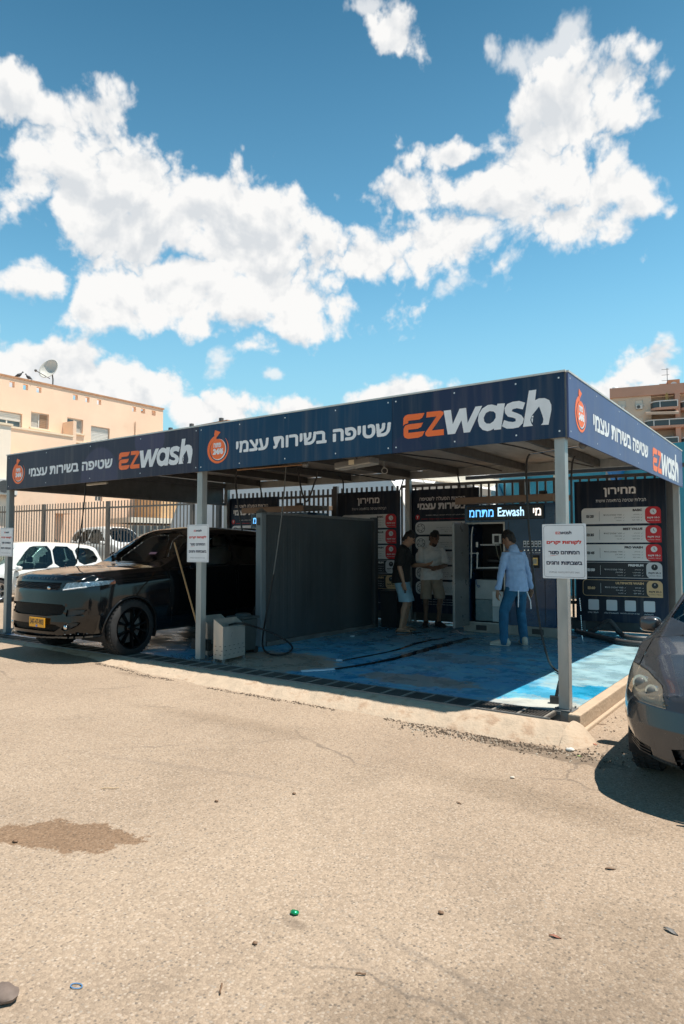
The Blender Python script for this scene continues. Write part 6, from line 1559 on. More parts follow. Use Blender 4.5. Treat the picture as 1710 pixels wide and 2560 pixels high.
for i in range(9):
    w = A0 + dv * (L_ * (i + .5) / 9) + nv * .02; mb = MB(); mb.obox((w.x, w.y, z1 - .42), L_ / 9 * .62, .05, .42, rz=ang); mb.build('window', pane_m, pf)
# white tunnel tent
tn = empty('fabric_tent', (-14, 16, 0), 'large white fabric tunnel tent beyond the boards and the fence', 'tent')
mb = MB()
def vault(u, v):
    a = math.pi * (1 - u); x = -13.2 + 5.6 * math.cos(a); z = 5.6 * abs(math.sin(a)) ** .8
    return (x + 1.0 * v, 11.0 + 14 * v, z + .03 * math.sin(v * 40))
mb.grid(vault, 36, 24)
mb.build('canvas', M('white_canvas', (.74, .76, .78), .7, var=(.7, .05)), tn, smooth=True)
mb = MB(); mb.add([vault(i / 36, 0) for i in range(37)], [tuple(range(37))]); mb.build('end_panel', M('canvas_end', (.64, .68, .72), .7, var=(.6, .06)), tn)
for i in range(8): mb = MB(); mb.tube([tuple(np.array(vault(u / 24, i / 7)) * np.array([1, 1, 1.004])) for u in range(25)], .03, 6); mb.build('hoop', alu, tn)
# corrugated shed between tent and blue building
sd = empty('corrugated_shed', (-5.5, 14, 0), 'open shed with a pale corrugated roof behind the instruction board', 'shed')
a = at(1015, 1196, d=17.5); b = at(1225, 1219, d=20.5); mb = MB(); n = 60
for i in range(n):
    t0, t1 = i / n, (i + 1) / n; pa, pb = a + (b - a) * t0, a + (b - a) * t1; pm = (pa + pb) / 2; up = np.array([0, 0, .05]); bk = np.array([-1.8, 5.5, .75])
    mb.add([pa, pm + up, pm + up + bk, pa + bk], [(0, 1, 2, 3)]); mb.add([pm + up, pb, pb + bk, pm + up + bk], [(0, 1, 2, 3)])
mb.build('roof_sheet', M('pale_corrugated', (.66, .60, .50), .6, .1, var=(1, .1)), sd)
mb = MB(); mb.beam(a - np.array([0, 0, .16]), b - np.array([0, 0, .16]), .06, .2)
for t in (.02, .5, .98): c = a + (b - a) * t; mb.box(c[0] - .06, c[0] + .06, c[1] - .06, c[1] + .06, 0, c[2] - .27)
mb.build('frame', M('shed_frame', (.25, .22, .19), .7), sd)
bk_ = empty('brick_building', (-10, 42, 0), 'distant brick toned rooftop block above the corrugated shed', 'building')
a = at(1090, 1190, d=50); mb = MB()
for (p0, p1, yt) in ((1085, 1165, 1192), (1162, 1182, 1201), (1040, 1090, 1204)):
    a = at(p0, yt, d=50); b = at(p1, yt, d=50); a2, b2 = a + _F * 5, b + _F * 5
    mb.add([(p[0], p[1], z) for z in (0, a[2]) for p in (a, b, b2, a2)], [(0, 1, 5, 4), (1, 2, 6, 5), (2, 3, 7, 6), (3, 0, 4, 7), (4, 5, 6, 7)])
mb.build('wall', M('brick_tone', (.55, .33, .22), .9, var=(1.5, .15)), bk_)
# grey house and blue building
gh = empty('grey_house', (-2.6, 27, 0), 'grey rendered house with a small window beside the blue building', 'building')
a = at(1236, 1165, d=27); b = at(1290, 1165, d=26); a2, b2 = a + _F * 6, b + _F * 6; mb = MB()
mb.add([(p[0], p[1], z) for z in (0, a[2]) for p in (a, b, b2, a2)], [(0, 1, 5, 4), (1, 2, 6, 5), (2, 3, 7, 6), (3, 0, 4, 7), (4, 5, 6, 7)]); mb.build('wall', M('grey_render', (.46, .43, .39), .9, var=(.8, .08)), gh)
p0, p1 = at(1253, 1190, d=26.3), at(1264, 1206, d=26.3); mb = MB(); mb.add([(p0[0], p0[1], p1[2]), (p1[0], p1[1], p1[2]), (p1[0], p1[1], p0[2]), (p0[0], p0[1], p0[2])], [(0, 1, 2, 3)]); mb.build('window', alu, gh)
bb = empty('blue_building', (4, 25, 0), 'teal blue rendered building behind the price board and the right fascia', 'building')
blue_r = M('teal_render', (.045, .27, .36), .85, var=(.7, .12), bump=(12, .3), dirt=(1.2, (.04, .21, .29), .6))
a = at(1284, 1150, d=24.5); b = at(1760, 1098, d=20.0); h_ = at(1706, 1106, d=20.5)[2]; a2, b2 = a + _F * 8, b + _F * 8; mb = MB()
mb.add([(p[0], p[1], z) for z in (-.1, h_) for p in (a, b, b2, a2)], [(0, 1, 5, 4), (1, 2, 6, 5), (2, 3, 7, 6), (3, 0, 4, 7), (4, 5, 6, 7)]); mb.build('wall', blue_r, bb)
def onb(px, py, off=.03):
    r = ray(px, py); n = np.array([b[1] - a[1], -(b[0] - a[0]), 0]); n = n / np.linalg.norm(n); t = ((a - CAM) @ n) / (r @ n); return CAM + r * t + n * off
def patch(x0, x1, y0, y1, mat, name, parent, off=.03):
    mb = MB(); P = [onb(x0, y1, off), onb(x1, y1, off), onb(x1, y0, off), onb(x0, y0, off)]; Q = [onb(x0, y1, -.02), onb(x1, y1, -.02), onb(x1, y0, -.02), onb(x0, y0, -.02)]
    mb.add(P + Q, [(0, 1, 2, 3), (0, 4, 5, 1), (1, 5, 6, 2), (2, 6, 7, 3), (3, 7, 4, 0)]); return mb.build(name, mat, parent)
patch(1384, 1396, 1188, 1210, M('cream_panel', (.62, .52, .36), .8), 'shutter', bb); patch(1518, 1533, 1164, 1206, M('grey_pilaster', (.35, .34, .32), .8), 'pilaster', bb, .12)
patch(1288, 1320, 1186, 1206, M('pale_teal', (.10, .32, .40), .8), 'window_box', bb, .25)
patch(1340, 1345, 1198, 1203, black_plastic, 'vent', bb)
fu = MB(); p = onb(1548, 1175, .25); q_ = onb(1548, 1206, .25); s_ = (p[2] - q_[2])
fu.lathe([(.03, -s_), (.12, -s_), (.30, 0), (.28, 0), (.02, -s_ + .05)], tuple(p), n=20)
setp(fu.build('bucket', M('blue_bucket', (.01, .16, .42), .4), smooth=40), 'blue plastic bucket hung on the wall of the blue building', 'bucket')
# apartment block far right
ap = empty('apartment_block', tuple(at(1640, 1372, d=110)[:2]) + (0,), 'distant beige and pink apartment block with curved balconies at the right edge', 'building')
A = at(1529, 972, d=110); Bp = at(1760, 955, d=105.2); dvx = (Bp - A); dvx[2] = 0; dvx /= np.linalg.norm(dvx); nrm = np.array([dvx[1], -dvx[0], 0])
def fz(px, py):
    r = ray(px, py); t = ((A - CAM) @ nrm) / (r @ nrm); p = CAM + r * t; return (p - A) @ dvx, p[2]
def fa(u, z, d): p = A + dvx * u - nrm * d; return (p[0], p[1], z)
def ar(x0, y0, x1, y1):
    u0, z1 = fz(x0, y0); u1, z0 = fz(x1, y1); return (u0, u1, min(z0, z1), max(z0, z1))
beige_w = M('beige_render', (.56, .47, .38), .9, var=(.3, .06)); pink = M('pink_render', (.52, .30, .22), .9, var=(.3, .06)); orange_r = M('orange_render', (.66, .32, .18), .9)
rail_w = M('white_railing', (.65, .66, .66), .5); dkg = M('dark_balcony_glass', (.05, .06, .065), .2)
zt_ = fz(1531, 972)[1]; zb1 = fz(1531, 996)[1]; uR = fz(1750, 1000)[0]; u_b = fz(1628, 1010)[0]
mb = MB()
openings(mb, fa, 0, u_b, 0, zb1 - .01, [ar(1546, 1002, 1565, 1017), ar(1588, 1001, 1608, 1016), ar(1589, 1044, 1608, 1060)], .3)
mb.add([fa(u_b, 0, 1.6), fa(uR, 0, 1.6), fa(uR, zb1, 1.6), fa(u_b, zb1, 1.6)], [(0, 1, 2, 3)]); mb.add([fa(u_b, 0, .3), fa(u_b, 0, 1.6), fa(u_b, zb1, 1.6), fa(u_b, zb1, .3)], [(0, 1, 2, 3)])
mb.add([fa(0, 0, 0), fa(0, zb1, 0), fa(0, zb1, 14), fa(0, 0, 14)], [(0, 1, 2, 3)])
mb.build('wall', beige_w, ap)
def abox(name, mat, u0, u1, z0, z1, d0, d1, parent=ap):
    mb = MB(); mb.add([fa(u, z, d) for d in (d0, d1) for z in (z0, z1) for u in (u0, u1)], [(0, 1, 3, 2), (4, 6, 7, 5), (0, 4, 5, 1), (2, 3, 7, 6), (0, 2, 6, 4), (1, 5, 7, 3)]); return mb.build(name, mat, parent, fixn=True)
abox('parapet', pink, -.3, uR, zb1, zt_, -.35, .6); abox('roof_slab', beige_w, -.2, uR, zb1 + .1, zb1 + .5, .65, 14)
for r in (ar(1546, 1002, 1565, 1017), ar(1588, 1001, 1608, 1016), ar(1589, 1044, 1608, 1060)):
    f = abox('window', alu, r[0], r[1], r[2], r[3], .12, .25); abox('shutter', M('pale_shutter', (.6, .56, .48), .7) if 'pale_shutter' not in bpy.data.materials else bpy.data.materials['pale_shutter'], r[0] + .1, r[1] - .1, r[2] + .1, r[3] - .1, .08, .118, f)
for (x, y, nm) in ((1553, 1022, 'below the left window of the apartment block'), (1598, 1019, 'below the middle window of the apartment block')):
    u, z = fz(x, y); p = fa(u, z - .3, -.3); ac(p, math.atan2(dvx[1], dvx[0]), 'small air conditioner ' + nm, 'air conditioners on the apartment block', 1.1)
def balcony(x0, x1, ytop, ybot, solid0=None, solid1=None, curve=True):
    u0, zt0 = fz(x0, ytop); u1, _ = fz(x1, ytop); _, z0 = fz(x0, ybot); n = 14; pts = []
    for i in range(n + 1):
        a_ = math.pi / 2 * i / n; pts.append((u0 + 1.2 * (1 - math.sin(a_)) * (1 if curve else 0), 1.4 * (math.cos(a_)) - .1 if False else -1.3 * math.sin(a_) + .0)) 
    pts = [(u0, 1.5)] + [(u0 + 1.3 * (1 - math.cos(math.pi / 2 * i / n)), .2 - 1.4 * math.sin(math.pi / 2 * i / n)) for i in range(n + 1)] + [(u1, -1.2)]
    bal = MB(); zs = z0 + .28 * (zt0 - z0)
    for (p, q2) in zip(pts[:-1], pts[1:]): bal.add([fa(p[0], z0, p[1]), fa(q2[0], z0, q2[1]), fa(q2[0], zs, q2[1]), fa(p[0], zs, p[1])], [(0, 1, 2, 3)])
    bal.add([fa(p[0], z0, p[1]) for p in pts] + [fa(u1, z0, 1.5)], [tuple(range(len(pts) + 1))]); bal.add([fa(p[0], zs - .05, p[1]) for p in pts] + [fa(u1, zs - .05, 1.5)], [tuple(range(len(pts) + 1))])
    if solid0:
        s0, s1 = fz(solid0, ytop)[0], fz(solid1, ytop)[0]
        for (p, q2) in zip(pts[:-1], pts[1:]):
            if p[0] >= s0 - .6 and q2[0] <= s1 or (p[0] < s1 and q2[0] > s1 and s0 > 0):
                a2_, b2_ = max(p[0], s0), min(q2[0], s1)
                if b2_ > a2_: bal.add([fa(a2_, zs, p[1]), fa(b2_, zs, q2[1]), fa(b2_, zt0, q2[1]), fa(a2_, zt0, p[1])], [(0, 1, 2, 3)])
    o = bal.build('balcony', pink, ap)
    rl = MB(); 
    for (p, q2) in zip(pts[1:-1], pts[2:]): rl.beam(fa(p[0], zt0, p[1]), fa(q2[0], zt0, q2[1]), .12, .14)
    L2 = u1 - pts[-2][0]; m = max(1, int(L2 / 2.0))
    for i in range(m + 1): uu = pts[-2][0] + L2 * i / m; rl.beam(fa(uu, zs, -1.2), fa(uu, zt0, -1.2), .12, .12)
    rl.build('railing', rail_w, o)
    gp = MB()
    for (p, q2) in zip(pts[2:-1], pts[3:]): gp.add([fa(p[0], zs, p[1] + .05), fa(q2[0], zs, q2[1] + .05), fa(q2[0], zt0 - .1, q2[1] + .05), fa(p[0], zt0 - .1, p[1] + .05)], [(0, 1, 2, 3)])
    gp.build('pane', dkg, o)
balcony(1626, 1692, 1008, 1029); balcony(1697, 1760, 1007, 1028); balcony(1611, 1750, 1055, 1075, 1668, 1750); balcony(1640, 1694, 1098, 1116); balcony(1700, 1760, 1097, 1115)
for r in (ar(1640, 999, 1662, 1012), ar(1640, 1045, 1673, 1060), ar(1665, 1087, 1690, 1105)):
    abox('window', pane_m, r[0], r[1], r[2] - .5, r[3], 1.45, 1.58)
p0 = fz(1693, 1050); abox('pier', pink, p0[0] - .3, p0[0] + .4, 0, zb1, -.9, 1.5)
aw = MB(); u0, z0 = fz(1613, 1033); u1, z1 = fz(1694, 1031); aw.add([fa(u0, z0 + .5, 1.3), fa(u1, z1 + .7, 1.3), fa(u1, z1 - .2, -1.9), fa(u0, z0 - .2, -1.9), fa(u1, z1 - .6, -1.9), fa(u0, z0 - .6, -1.9)], [(0, 1, 2, 3), (3, 2, 4, 5)]); aw.build('awning', M('awning_cloth', (.55, .42, .33), .8), ap)
zz = zt_ + .02
for (x0, x1, yt, d0, d1) in ((1651, 1670, 953, 2, 8), (1671, 1702, 944.5, 1.5, 8), (1703.5, 1770, 948, 3, 9)):
    u0, zt2 = fz(x0, yt); u1, _ = fz(x1, yt); pt = abox('penthouse', orange_r, u0, u1, zz, zt2, d0, d1)
    if x0 == 1671:
        wv = MB(); c = ((u0 + u1) / 2, zz + .05); n = 16; wv.add([fa(c[0] + .55 * math.cos(math.pi * i / n), c[1] + .62 * math.sin(math.pi * i / n), d0 - .04) for i in range(n + 1)], [tuple(range(n + 1))]); wv.build('window', rail_w, pt)
ant = MB(); u0, _ = fz(1670, 960); zt2 = fz(1670, 916)[1]; ant.beam(fa(u0, zz, 1), fa(u0, zt2, 1), .08, .08)
for i in range(3): zk = zt2 - .2 - i * .9; ant.beam(fa(u0 - .8, zk, 1), fa(u0 + .3, zk, 1), .05, .05)
setp(ant.build('roof_antenna', fence_d), 'thin television antenna on the roof of the apartment block', 'antenna')
wt = MB(); u0, _ = fz(1539, 970); c = fa(u0, zt_ + .25, 2); wt.lathe([(.0, .55), (.35, .5), (.55, .25), (.6, 0)], c, n=20); setp(wt.build('roof_tank', rail_w, smooth=True), 'small white domed tank on the left end of the apartment roof', 'water tank')
um = MB(); u0, z0 = fz(1667, 1008); um.lathe([(.02, 3.2), (.2, 2.2), (.34, .8), (.25, .5), (.05, .4), (.05, 0)], fa(u0, z0 - .8, -.2), n=12); setp(um.build('folded_parasol', M('striped_parasol', (.42, .27, .10), .8, var=(4, .5))), 'folded striped parasol on the top balcony of the apartment block', 'parasol')
# ------------------------------------------------------------------ low wall and divider
lw = MB(); n = Vector((-.095, 1, 0)).normalized()
for (x0, x1) in ((-10.6, .3),):
    vs = [(x, Yb(x) + o, z) for z in (.028, .24) for x, o in ((x0, .14), (x1, .14), (x1, .26), (x0, .26))]
    lw.add(vs, [(0, 1, 5, 4), (1, 2, 6, 5), (2, 3, 7, 6), (3, 0, 4, 7), (4, 5, 6, 7)])
setp(lw.build('kerb_wall', M('dark_low_wall', (.06, .06, .058), .8, var=(3, .2))), 'low dark concrete wall under the printed boards', 'wall')
dv = empty('divider_wall', (-5.12, 3, 0), 'dark grey sheet divider wall between the two wash bays', 'wall')
wall_m = M('dark_grey_panel', (.050, .060, .065), .42, .2, var=(1.5, .12), dirt=(2.2, (.075, .080, .078), .58), stretch=(1, 1, .4))
mb = MB(); y = 1.52
while y < 4.50:      # shallow profiled sheet
    for (a, b, x0, x1) in ((0, .012, -5.10, -5.0986), (.012, .10, -5.0986, -5.0986), (.10, .112, -5.0986, -5.10), (.112, .20, -5.10, -5.10)):
        q0, q1 = min(y + a, 4.55), min(y + b, 4.55)
        if q1 > q0:
            mb.add([(x0, q0, .07), (x1, q1, .07), (x1, q1, 2.03 + .0 * q1), (x0, q0, 2.03)], [(0, 1, 2, 3)])
            mb.add([(x0 - .06, q0, .07), (x1 - .06, q1, .07), (x1 - .06, q1, 2.03), (x0 - .06, q0, 2.03)], [(3, 2, 1, 0)])
    y += .20
mb.build('sheet', wall_m, dv)
mb = MB(); mb.box(-5.17, -5.08, 1.5, 4.58, 2.031, 2.075); mb.build('top_rail', steel_dark, dv, bevel=.005)
mb = MB(); mb.box(-5.19, -5.06, 1.5, 4.58, .0, .068); mb.build('bottom_rail', M('dirty_base_rail', (.10, .10, .095), .7, var=(4, .3)), dv, bevel=.005)
col_m = M('column_paint', (.16, .19, .205), .42, .25, var=(3, .15), dirt=(5, (.12, .12, .12), .6), stretch=(1, 1, .3))
mb = MB(); mb.box(-5.20, -5.08, 1.38, 1.497, .0, 2.06); pc = mb.build('post', col_m, dv, bevel=.012)
mb = MB(); mb.add([(-5.21, 1.37, 2.062), (-5.07, 1.37, 2.062), (-5.07, 1.507, 2.062), (-5.21, 1.507, 2.062), (-5.14, 1.44, 2.13)], [(0, 1, 4), (1, 2, 4), (2, 3, 4), (3, 0, 4), (3, 2, 1, 0)]); mb.build('post_cap', steel_dark, pc)
mb = MB(); mb.box(-5.17, -5.11, 1.372, 1.379, 1.86, 1.98); mb.build('bracket', black_plastic, pc)
mb = MB(); mb.box(-5.18, -5.06, 4.583, 4.70, .0, 2.10); mb.build('post', wall_m, dv, bevel=.01)

# ------------------------------------------------------------------ wash cabinets
navy = M('navy_cabinet_paint', (.005, .045, .11), .3, .1, coat=.3, var=(1.2, .12)); dark_in = M('cabinet_inside', (.022, .023, .025), .6)
pvc = M('white_pvc', (.72, .71, .67), .4, var=(8, .06)); tank_m = M('cloudy_tank', (.42, .46, .46), .35, var=(3, .12)); tank_w = M('tank_water', (.18, .26, .28), .25, var=(3, .12)); white_pl = M('white_tank', (.66, .67, .66), .4, var=(3, .1)); white_pw = M('white_tank_wet', (.40, .45, .46), .3, var=(3, .1))
awn = M('brown_awning', (.24, .17, .12), .5, .2, var=(2, .12)); brass = M('brass_plate', (.55, .38, .15), .3, .9)
led = M('led_letters', (.2, .4, .6), .4, emit=(.42, .66, .85, .85)); led_blue = M('led_letters_blue', (.1, .3, .6), .4, emit=(.12, .42, .9, 1.0)); led_red = M('led_letters_pale', (.5, .5, .5), .4, emit=(.9, .78, .68, .8))
def pxz(px, py, Y): p = at(px, py, Y=Y); return p[0], p[2]
cab = empty('wash_cabinet', (-2.57, 5.45, 0), 'navy wash machine cabinet with open steel door and lit text display', 'cabinet', 'wash cabinets')
CX0, CX1, CY0, CY1 = -3.40, -1.75, 5.05, 5.80
mb = MB(); mb.box(CX0 - .03, CX1 + .03, CY0 - .02, CY1, 0.0, .165)
o = mb.build('plinth', M('plinth_grey', (.30, .27, .235), .7, var=(4, .15)), cab, bevel=.008)
for x in (-3.09, -2.06): mb = MB(); mb.box(x - .10, x + .10, CY0 - .024, CY0 - .018, .04, .13); mb.build('fork_slot', black_plastic, o)
HX0, HX1, HZ0, HZ1 = -3.33, -2.66, .185, 1.945
mb = MB()
fnc = lambda u, z, d: (u, CY0 + d, z)
openings(mb, fnc, CX0, CX1, .168, 2.29, [(HX0, HX1, HZ0, HZ1)], .03, 0)
mb.box(CX0, CX0 + .02, CY0 + .031, CY1, .168, 2.29, 0); mb.box(CX1 - .02, CX1, CY0 + .031, CY1, .168, 2.29, 0); mb.box(CX0 + .021, CX1 - .021, CY1 - .02, CY1, .168, 2.29, 1); mb.box(CX0 + .021, CX1 - .021, CY0 + .031, CY1 - .021, .168, .18, 1); mb.box(-2.60, -2.58, CY0 + .031, CY1 - .021, .181, 2.28, 1); mb.box(CX0 + .021, CX1 - .021, CY0 + .031, CY1 - .021, 2.27, 2.289, 1)
mb.build('casing', [navy, dark_in], cab)
mb = MB()
for (a, b, c, d) in ((HX0 - .03, HX0, HZ0 - .0, HZ1 + .03), (HX1, HX1 + .03, HZ0, HZ1 + .03), (HX0, HX1, HZ1, HZ1 + .03), (HX0, HX1, HZ0 - .03, HZ0)): mb.box(a + .0005, b - .0005, CY0 - .012, CY0 - .002, c, d)
mb.build('door_frame', stainless, cab)
for x in (-1.93, -2.56): mb = MB(); mb.box(x - .004, x + .004, CY0 - .003, CY0 - .0005, .2, 1.98); mb.build('panel_seam', dark_in, cab)
mb = MB(); mb.add([(CX0 - .09, 4.83, 2.30), (CX1 + .06, 4.83, 2.30), (CX1 + .06, CY1 + .08, 2.36), (CX0 - .09, CY1 + .08, 2.36), (CX0 - .09, 4.83, 2.425), (CX1 + .06, 4.83, 2.425), (CX1 + .06, CY1 + .08, 2.46), (CX0 - .09, CY1 + .08, 2.46)], [(0, 1, 5, 4), (1, 2, 6, 5), (2, 3, 7, 6), (3, 0, 4, 7), (4, 5, 6, 7), (3, 2, 1, 0)])
aw = mb.build('awning', awn, cab, bevel=.008)
mb = MB(); mb.box(-1.98, -1.86, 4.95, 5.05, 2.43, 2.49); mb.build('roof_box', black_plastic, aw, bevel=.01)
mb = MB(); mb.box(-3.33, -1.92, CY0 - .05, CY0 - .003, 2.015, 2.262); dp = mb.build('text_display', M('display_black', (.012, .014, .016), .25), cab, bevel=.006)
lf = lambda u, z: (u, CY0 - .054, z)
za, zb = 2.07, 2.20
mb = MB(); put(mb, lf, heb('מתחמ'), -3.285, -2.82, za, zb, .012); mb.build('lettering', led_blue, dp)
mb = MB(); put(mb, lf, 'Ezwash', -2.74, -2.26, za, zb + .03, .006); mb.build('lettering', led, dp)
mb = MB(); put(mb, lf, heb('מי'), -2.10, -1.96, za, zb, .014); mb.build('lettering', led_red, dp)
# open door swung towards the camera
dr = empty('door', (HX0 - .01, CY0 - .02, 0), parent=cab); dr.matrix_parent_inverse = wm(cab).inverted(); dr.rotation_euler = (0, 0, R_(-88))
mb = MB(); mb.box(0, .64, -.022, .022, .12, 1.955); mb.build('door_sheet', M('door_grey_steel', (.22, .22, .215), .35, .5, var=(3, .12)), dr, local=True, bevel=.004)
mb = MB(); mb.box(.06, .58, -.03, -.0225, .22, 1.85); mb.build('inner_panel', M('door_inner_grey', (.09, .09, .09), .4, .4, var=(3, .15)), dr, local=True)
mb = MB(); mb.tube([(.56, -.03, 1.02), (.56, -.07, 1.02), (.50, -.07, 1.02)], .012); mb.build('handle', black_plastic, dr, local=True)
# inside the open compartment
a, b = pxz(960 + 870 / 3.92, 1280 + 665 / 3.92, 5.25); c, d = pxz(960 + 1085 / 3.92, 1280 + 830 / 3.92, 5.25)
mb = MB(); mb.box(-3.27, -2.84, 5.18, 5.6, .19, .58, 1); mb.box(-3.27, -2.84, 5.18, 5.6, .581, .94, 0); mb.build('water_tank', [tank_m, tank_w], cab, bevel=.015)
mb = MB(); mb.box(-2.90, -2.69, 5.08, 5.16, .20, .47, 1); mb.box(-2.90, -2.69, 5.08, 5.16, .471, .74, 0); mb.build('water_tank', [white_pl, white_pw], cab, bevel=.01)
for pts in (((870, 145), (858, 220), (855, 560), (850, 650)), ((910, 295), (910, 345)), ((855, 405), (915, 405), (912, 555)), ((915, 548), (1165, 545)), ((945, 322), (1130, 322))):
    mb = MB(); P = [(lambda t: (t[0], 5.14, t[1]))(pxz(960 + x / 3.92, 1280 + y / 3.92, 5.14)) for x, y in pts]; mb.tube(P, .013 if pts[0][0] != 910 else .022, 8)
    if pts[0][0] == 855:
        for p in P[:2]: mb.ell(p, .026, .026, .026, 10, 8)
    mb.build('pipe', pvc, cab, smooth=40)
mb = MB(); mb.box(-2.89, -2.72, 5.09, 5.12, 1.59, 1.765, 0); mb.box(-2.85, -2.76, 5.084, 5.089, 1.61, 1.735, 1); mb.build('meter', [pvc, dark_in], cab, bevel=.004)
mb = MB(); mb.lathe([(0, .17), (.05, .17), (.065, .13), (.06, -.12), (0, -.13)], (-2.93, 5.3, 1.28), axis='X', n=18); mb.box(-3.05, -2.75, 5.22, 5.38, 1.14, 1.17); mb.lathe([(0, .04), (.035, .035), (.04, -.06), (0, -.06)], (-2.80, 5.24, 1.33), n=14); mb.build('pump', M('pump_dark', (.03, .03, .032), .35, .5), cab, smooth=40)
mb = MB(); mb.box(HX0, HX1, 5.2, 5.7, 1.115, 1.13); mb.build('shelf', dark_in, cab)
mb = MB(); P = [(pxz(960 + x / 3.92, 1280 + y / 3.92, 5.12)) for x, y in ((900, 660), (905, 700), (925, 740), (940, 735), (935, 720), (920, 725))]; mb.tube([(p[0], 5.12, p[1]) for p in P], .006, 6); mb.build('cable', M('blue_cable', (.02, .1, .3), .5), cab)
mb = MB(); P = [(pxz(960 + x / 3.92, 1280 + y / 3.92, 5.1)) for x, y in ((1085, 280), (1100, 350), (1115, 420), (1140, 490), (1150, 400), (1140, 310))]; mb.tube([(p[0], 5.1, p[1]) for p in P], .006, 6); mb.build('cable', M('pale_cable', (.3, .28, .2), .5), cab)
# coin panel
for i in range(5):
    x = -2.272 + .066 * i; mb = MB(); mb.box(x - .026, x + .026, CY0 - .008, CY0 - .001, 1.53, 1.636, 0); mb.lathe([(.0, -.0105), (.013, -.0105)], (x, CY0, 1.605), axis='Y', n=12, mi=1); mb.box(x - .018, x + .018, CY0 - .010, CY0 - .0082, 1.545, 1.575, 1); mb.build('button_plate', [white_print, ink_d], cab)
    mb = MB(); mb.lathe([(0, -.02), (.012, -.02), (.014, 0)], (x, CY0 - .001, 1.475), axis='Y', n=10); mb.build('button', chrome, cab)
mb = MB(); put(mb, lambda u, z: (u, CY0 - .003, z), heb('שואב אבק'), -2.2, -2.0, 1.415, 1.44, .01); mb.build('lettering', ink_w, cab)
mb = MB(); mb.box(-2.16, -2.02, CY0 - .012, CY0 - .001, 1.17, 1.39, 0); mb.box(-2.135, -2.045, CY0 - .02, CY0 - .0125, 1.22, 1.345, 1); mb.box(-2.12, -2.06, CY0 - .023, CY0 - .0205, 1.24, 1.325, 2); mb.build('coin_slot', [dark_in, brass, M('slot_glass', (.45, .40, .30), .3)], cab)
def clone_cab(dx, dy, label):
    c = copy_tree(cab); c.location.x += dx; c.location.y += dy; c['label'] = label; return c
clone_cab(-5.33, 0.0, 'wash machine cabinet of the far bay, only its brown awning shows over the divider')
# gear hanging at the right side of the near cabinet
hr = empty('hose_rack', (-1.66, 5.25, 0), 'black hose rack with hanging chains at the right side of the navy cabinet', 'hose rack')
mb = MB(); mb.box(-1.72, -1.66, 5.15, 5.22, 0.0, 1.22); mb.lathe([(.0, .012), (.2, .012), (.2, 0)], (-1.66, 5.22, 0), n=16); mb.build('stand', black_plastic, hr)
mb = MB()
for i in range(7):
    a = i * 1.1; mb.tube([(-1.62 + .05 * math.cos(a), 5.16 + .05 * math.sin(a), 1.18 - .02 * i), (-1.56 + .03 * math.cos(a * 2), 5.12, .9 - .05 * i), (-1.60 + .05 * math.sin(a), 5.10, .45 + .05 * i), (-1.65, 5.14, .22 + .08 * i)], .017, 7)
mb.build('hose_bundle', black_rubber, hr, smooth=True)
mb = MB(); mb.tube([(-1.63, 5.1, 1.12), (-1.60, 5.06, 1.2), (-1.54, 5.06, 1.16)], .03, 10); mb.build('nozzle', chrome, hr, smooth=True)
for (px, y0, y1) in ((1449, 1497, 1530), (1452, 1540, 1580), (1455, 1590, 1604)):
    mb = MB(); n = 8
    for i in range(n):
        p = at(px + i * .4, y0 + (y1 - y0) * i / n, Y=5.0); mb.ell(tuple(p), .008, .008, .014, 6, 4)
    mb.build('chain', chrome, hr)

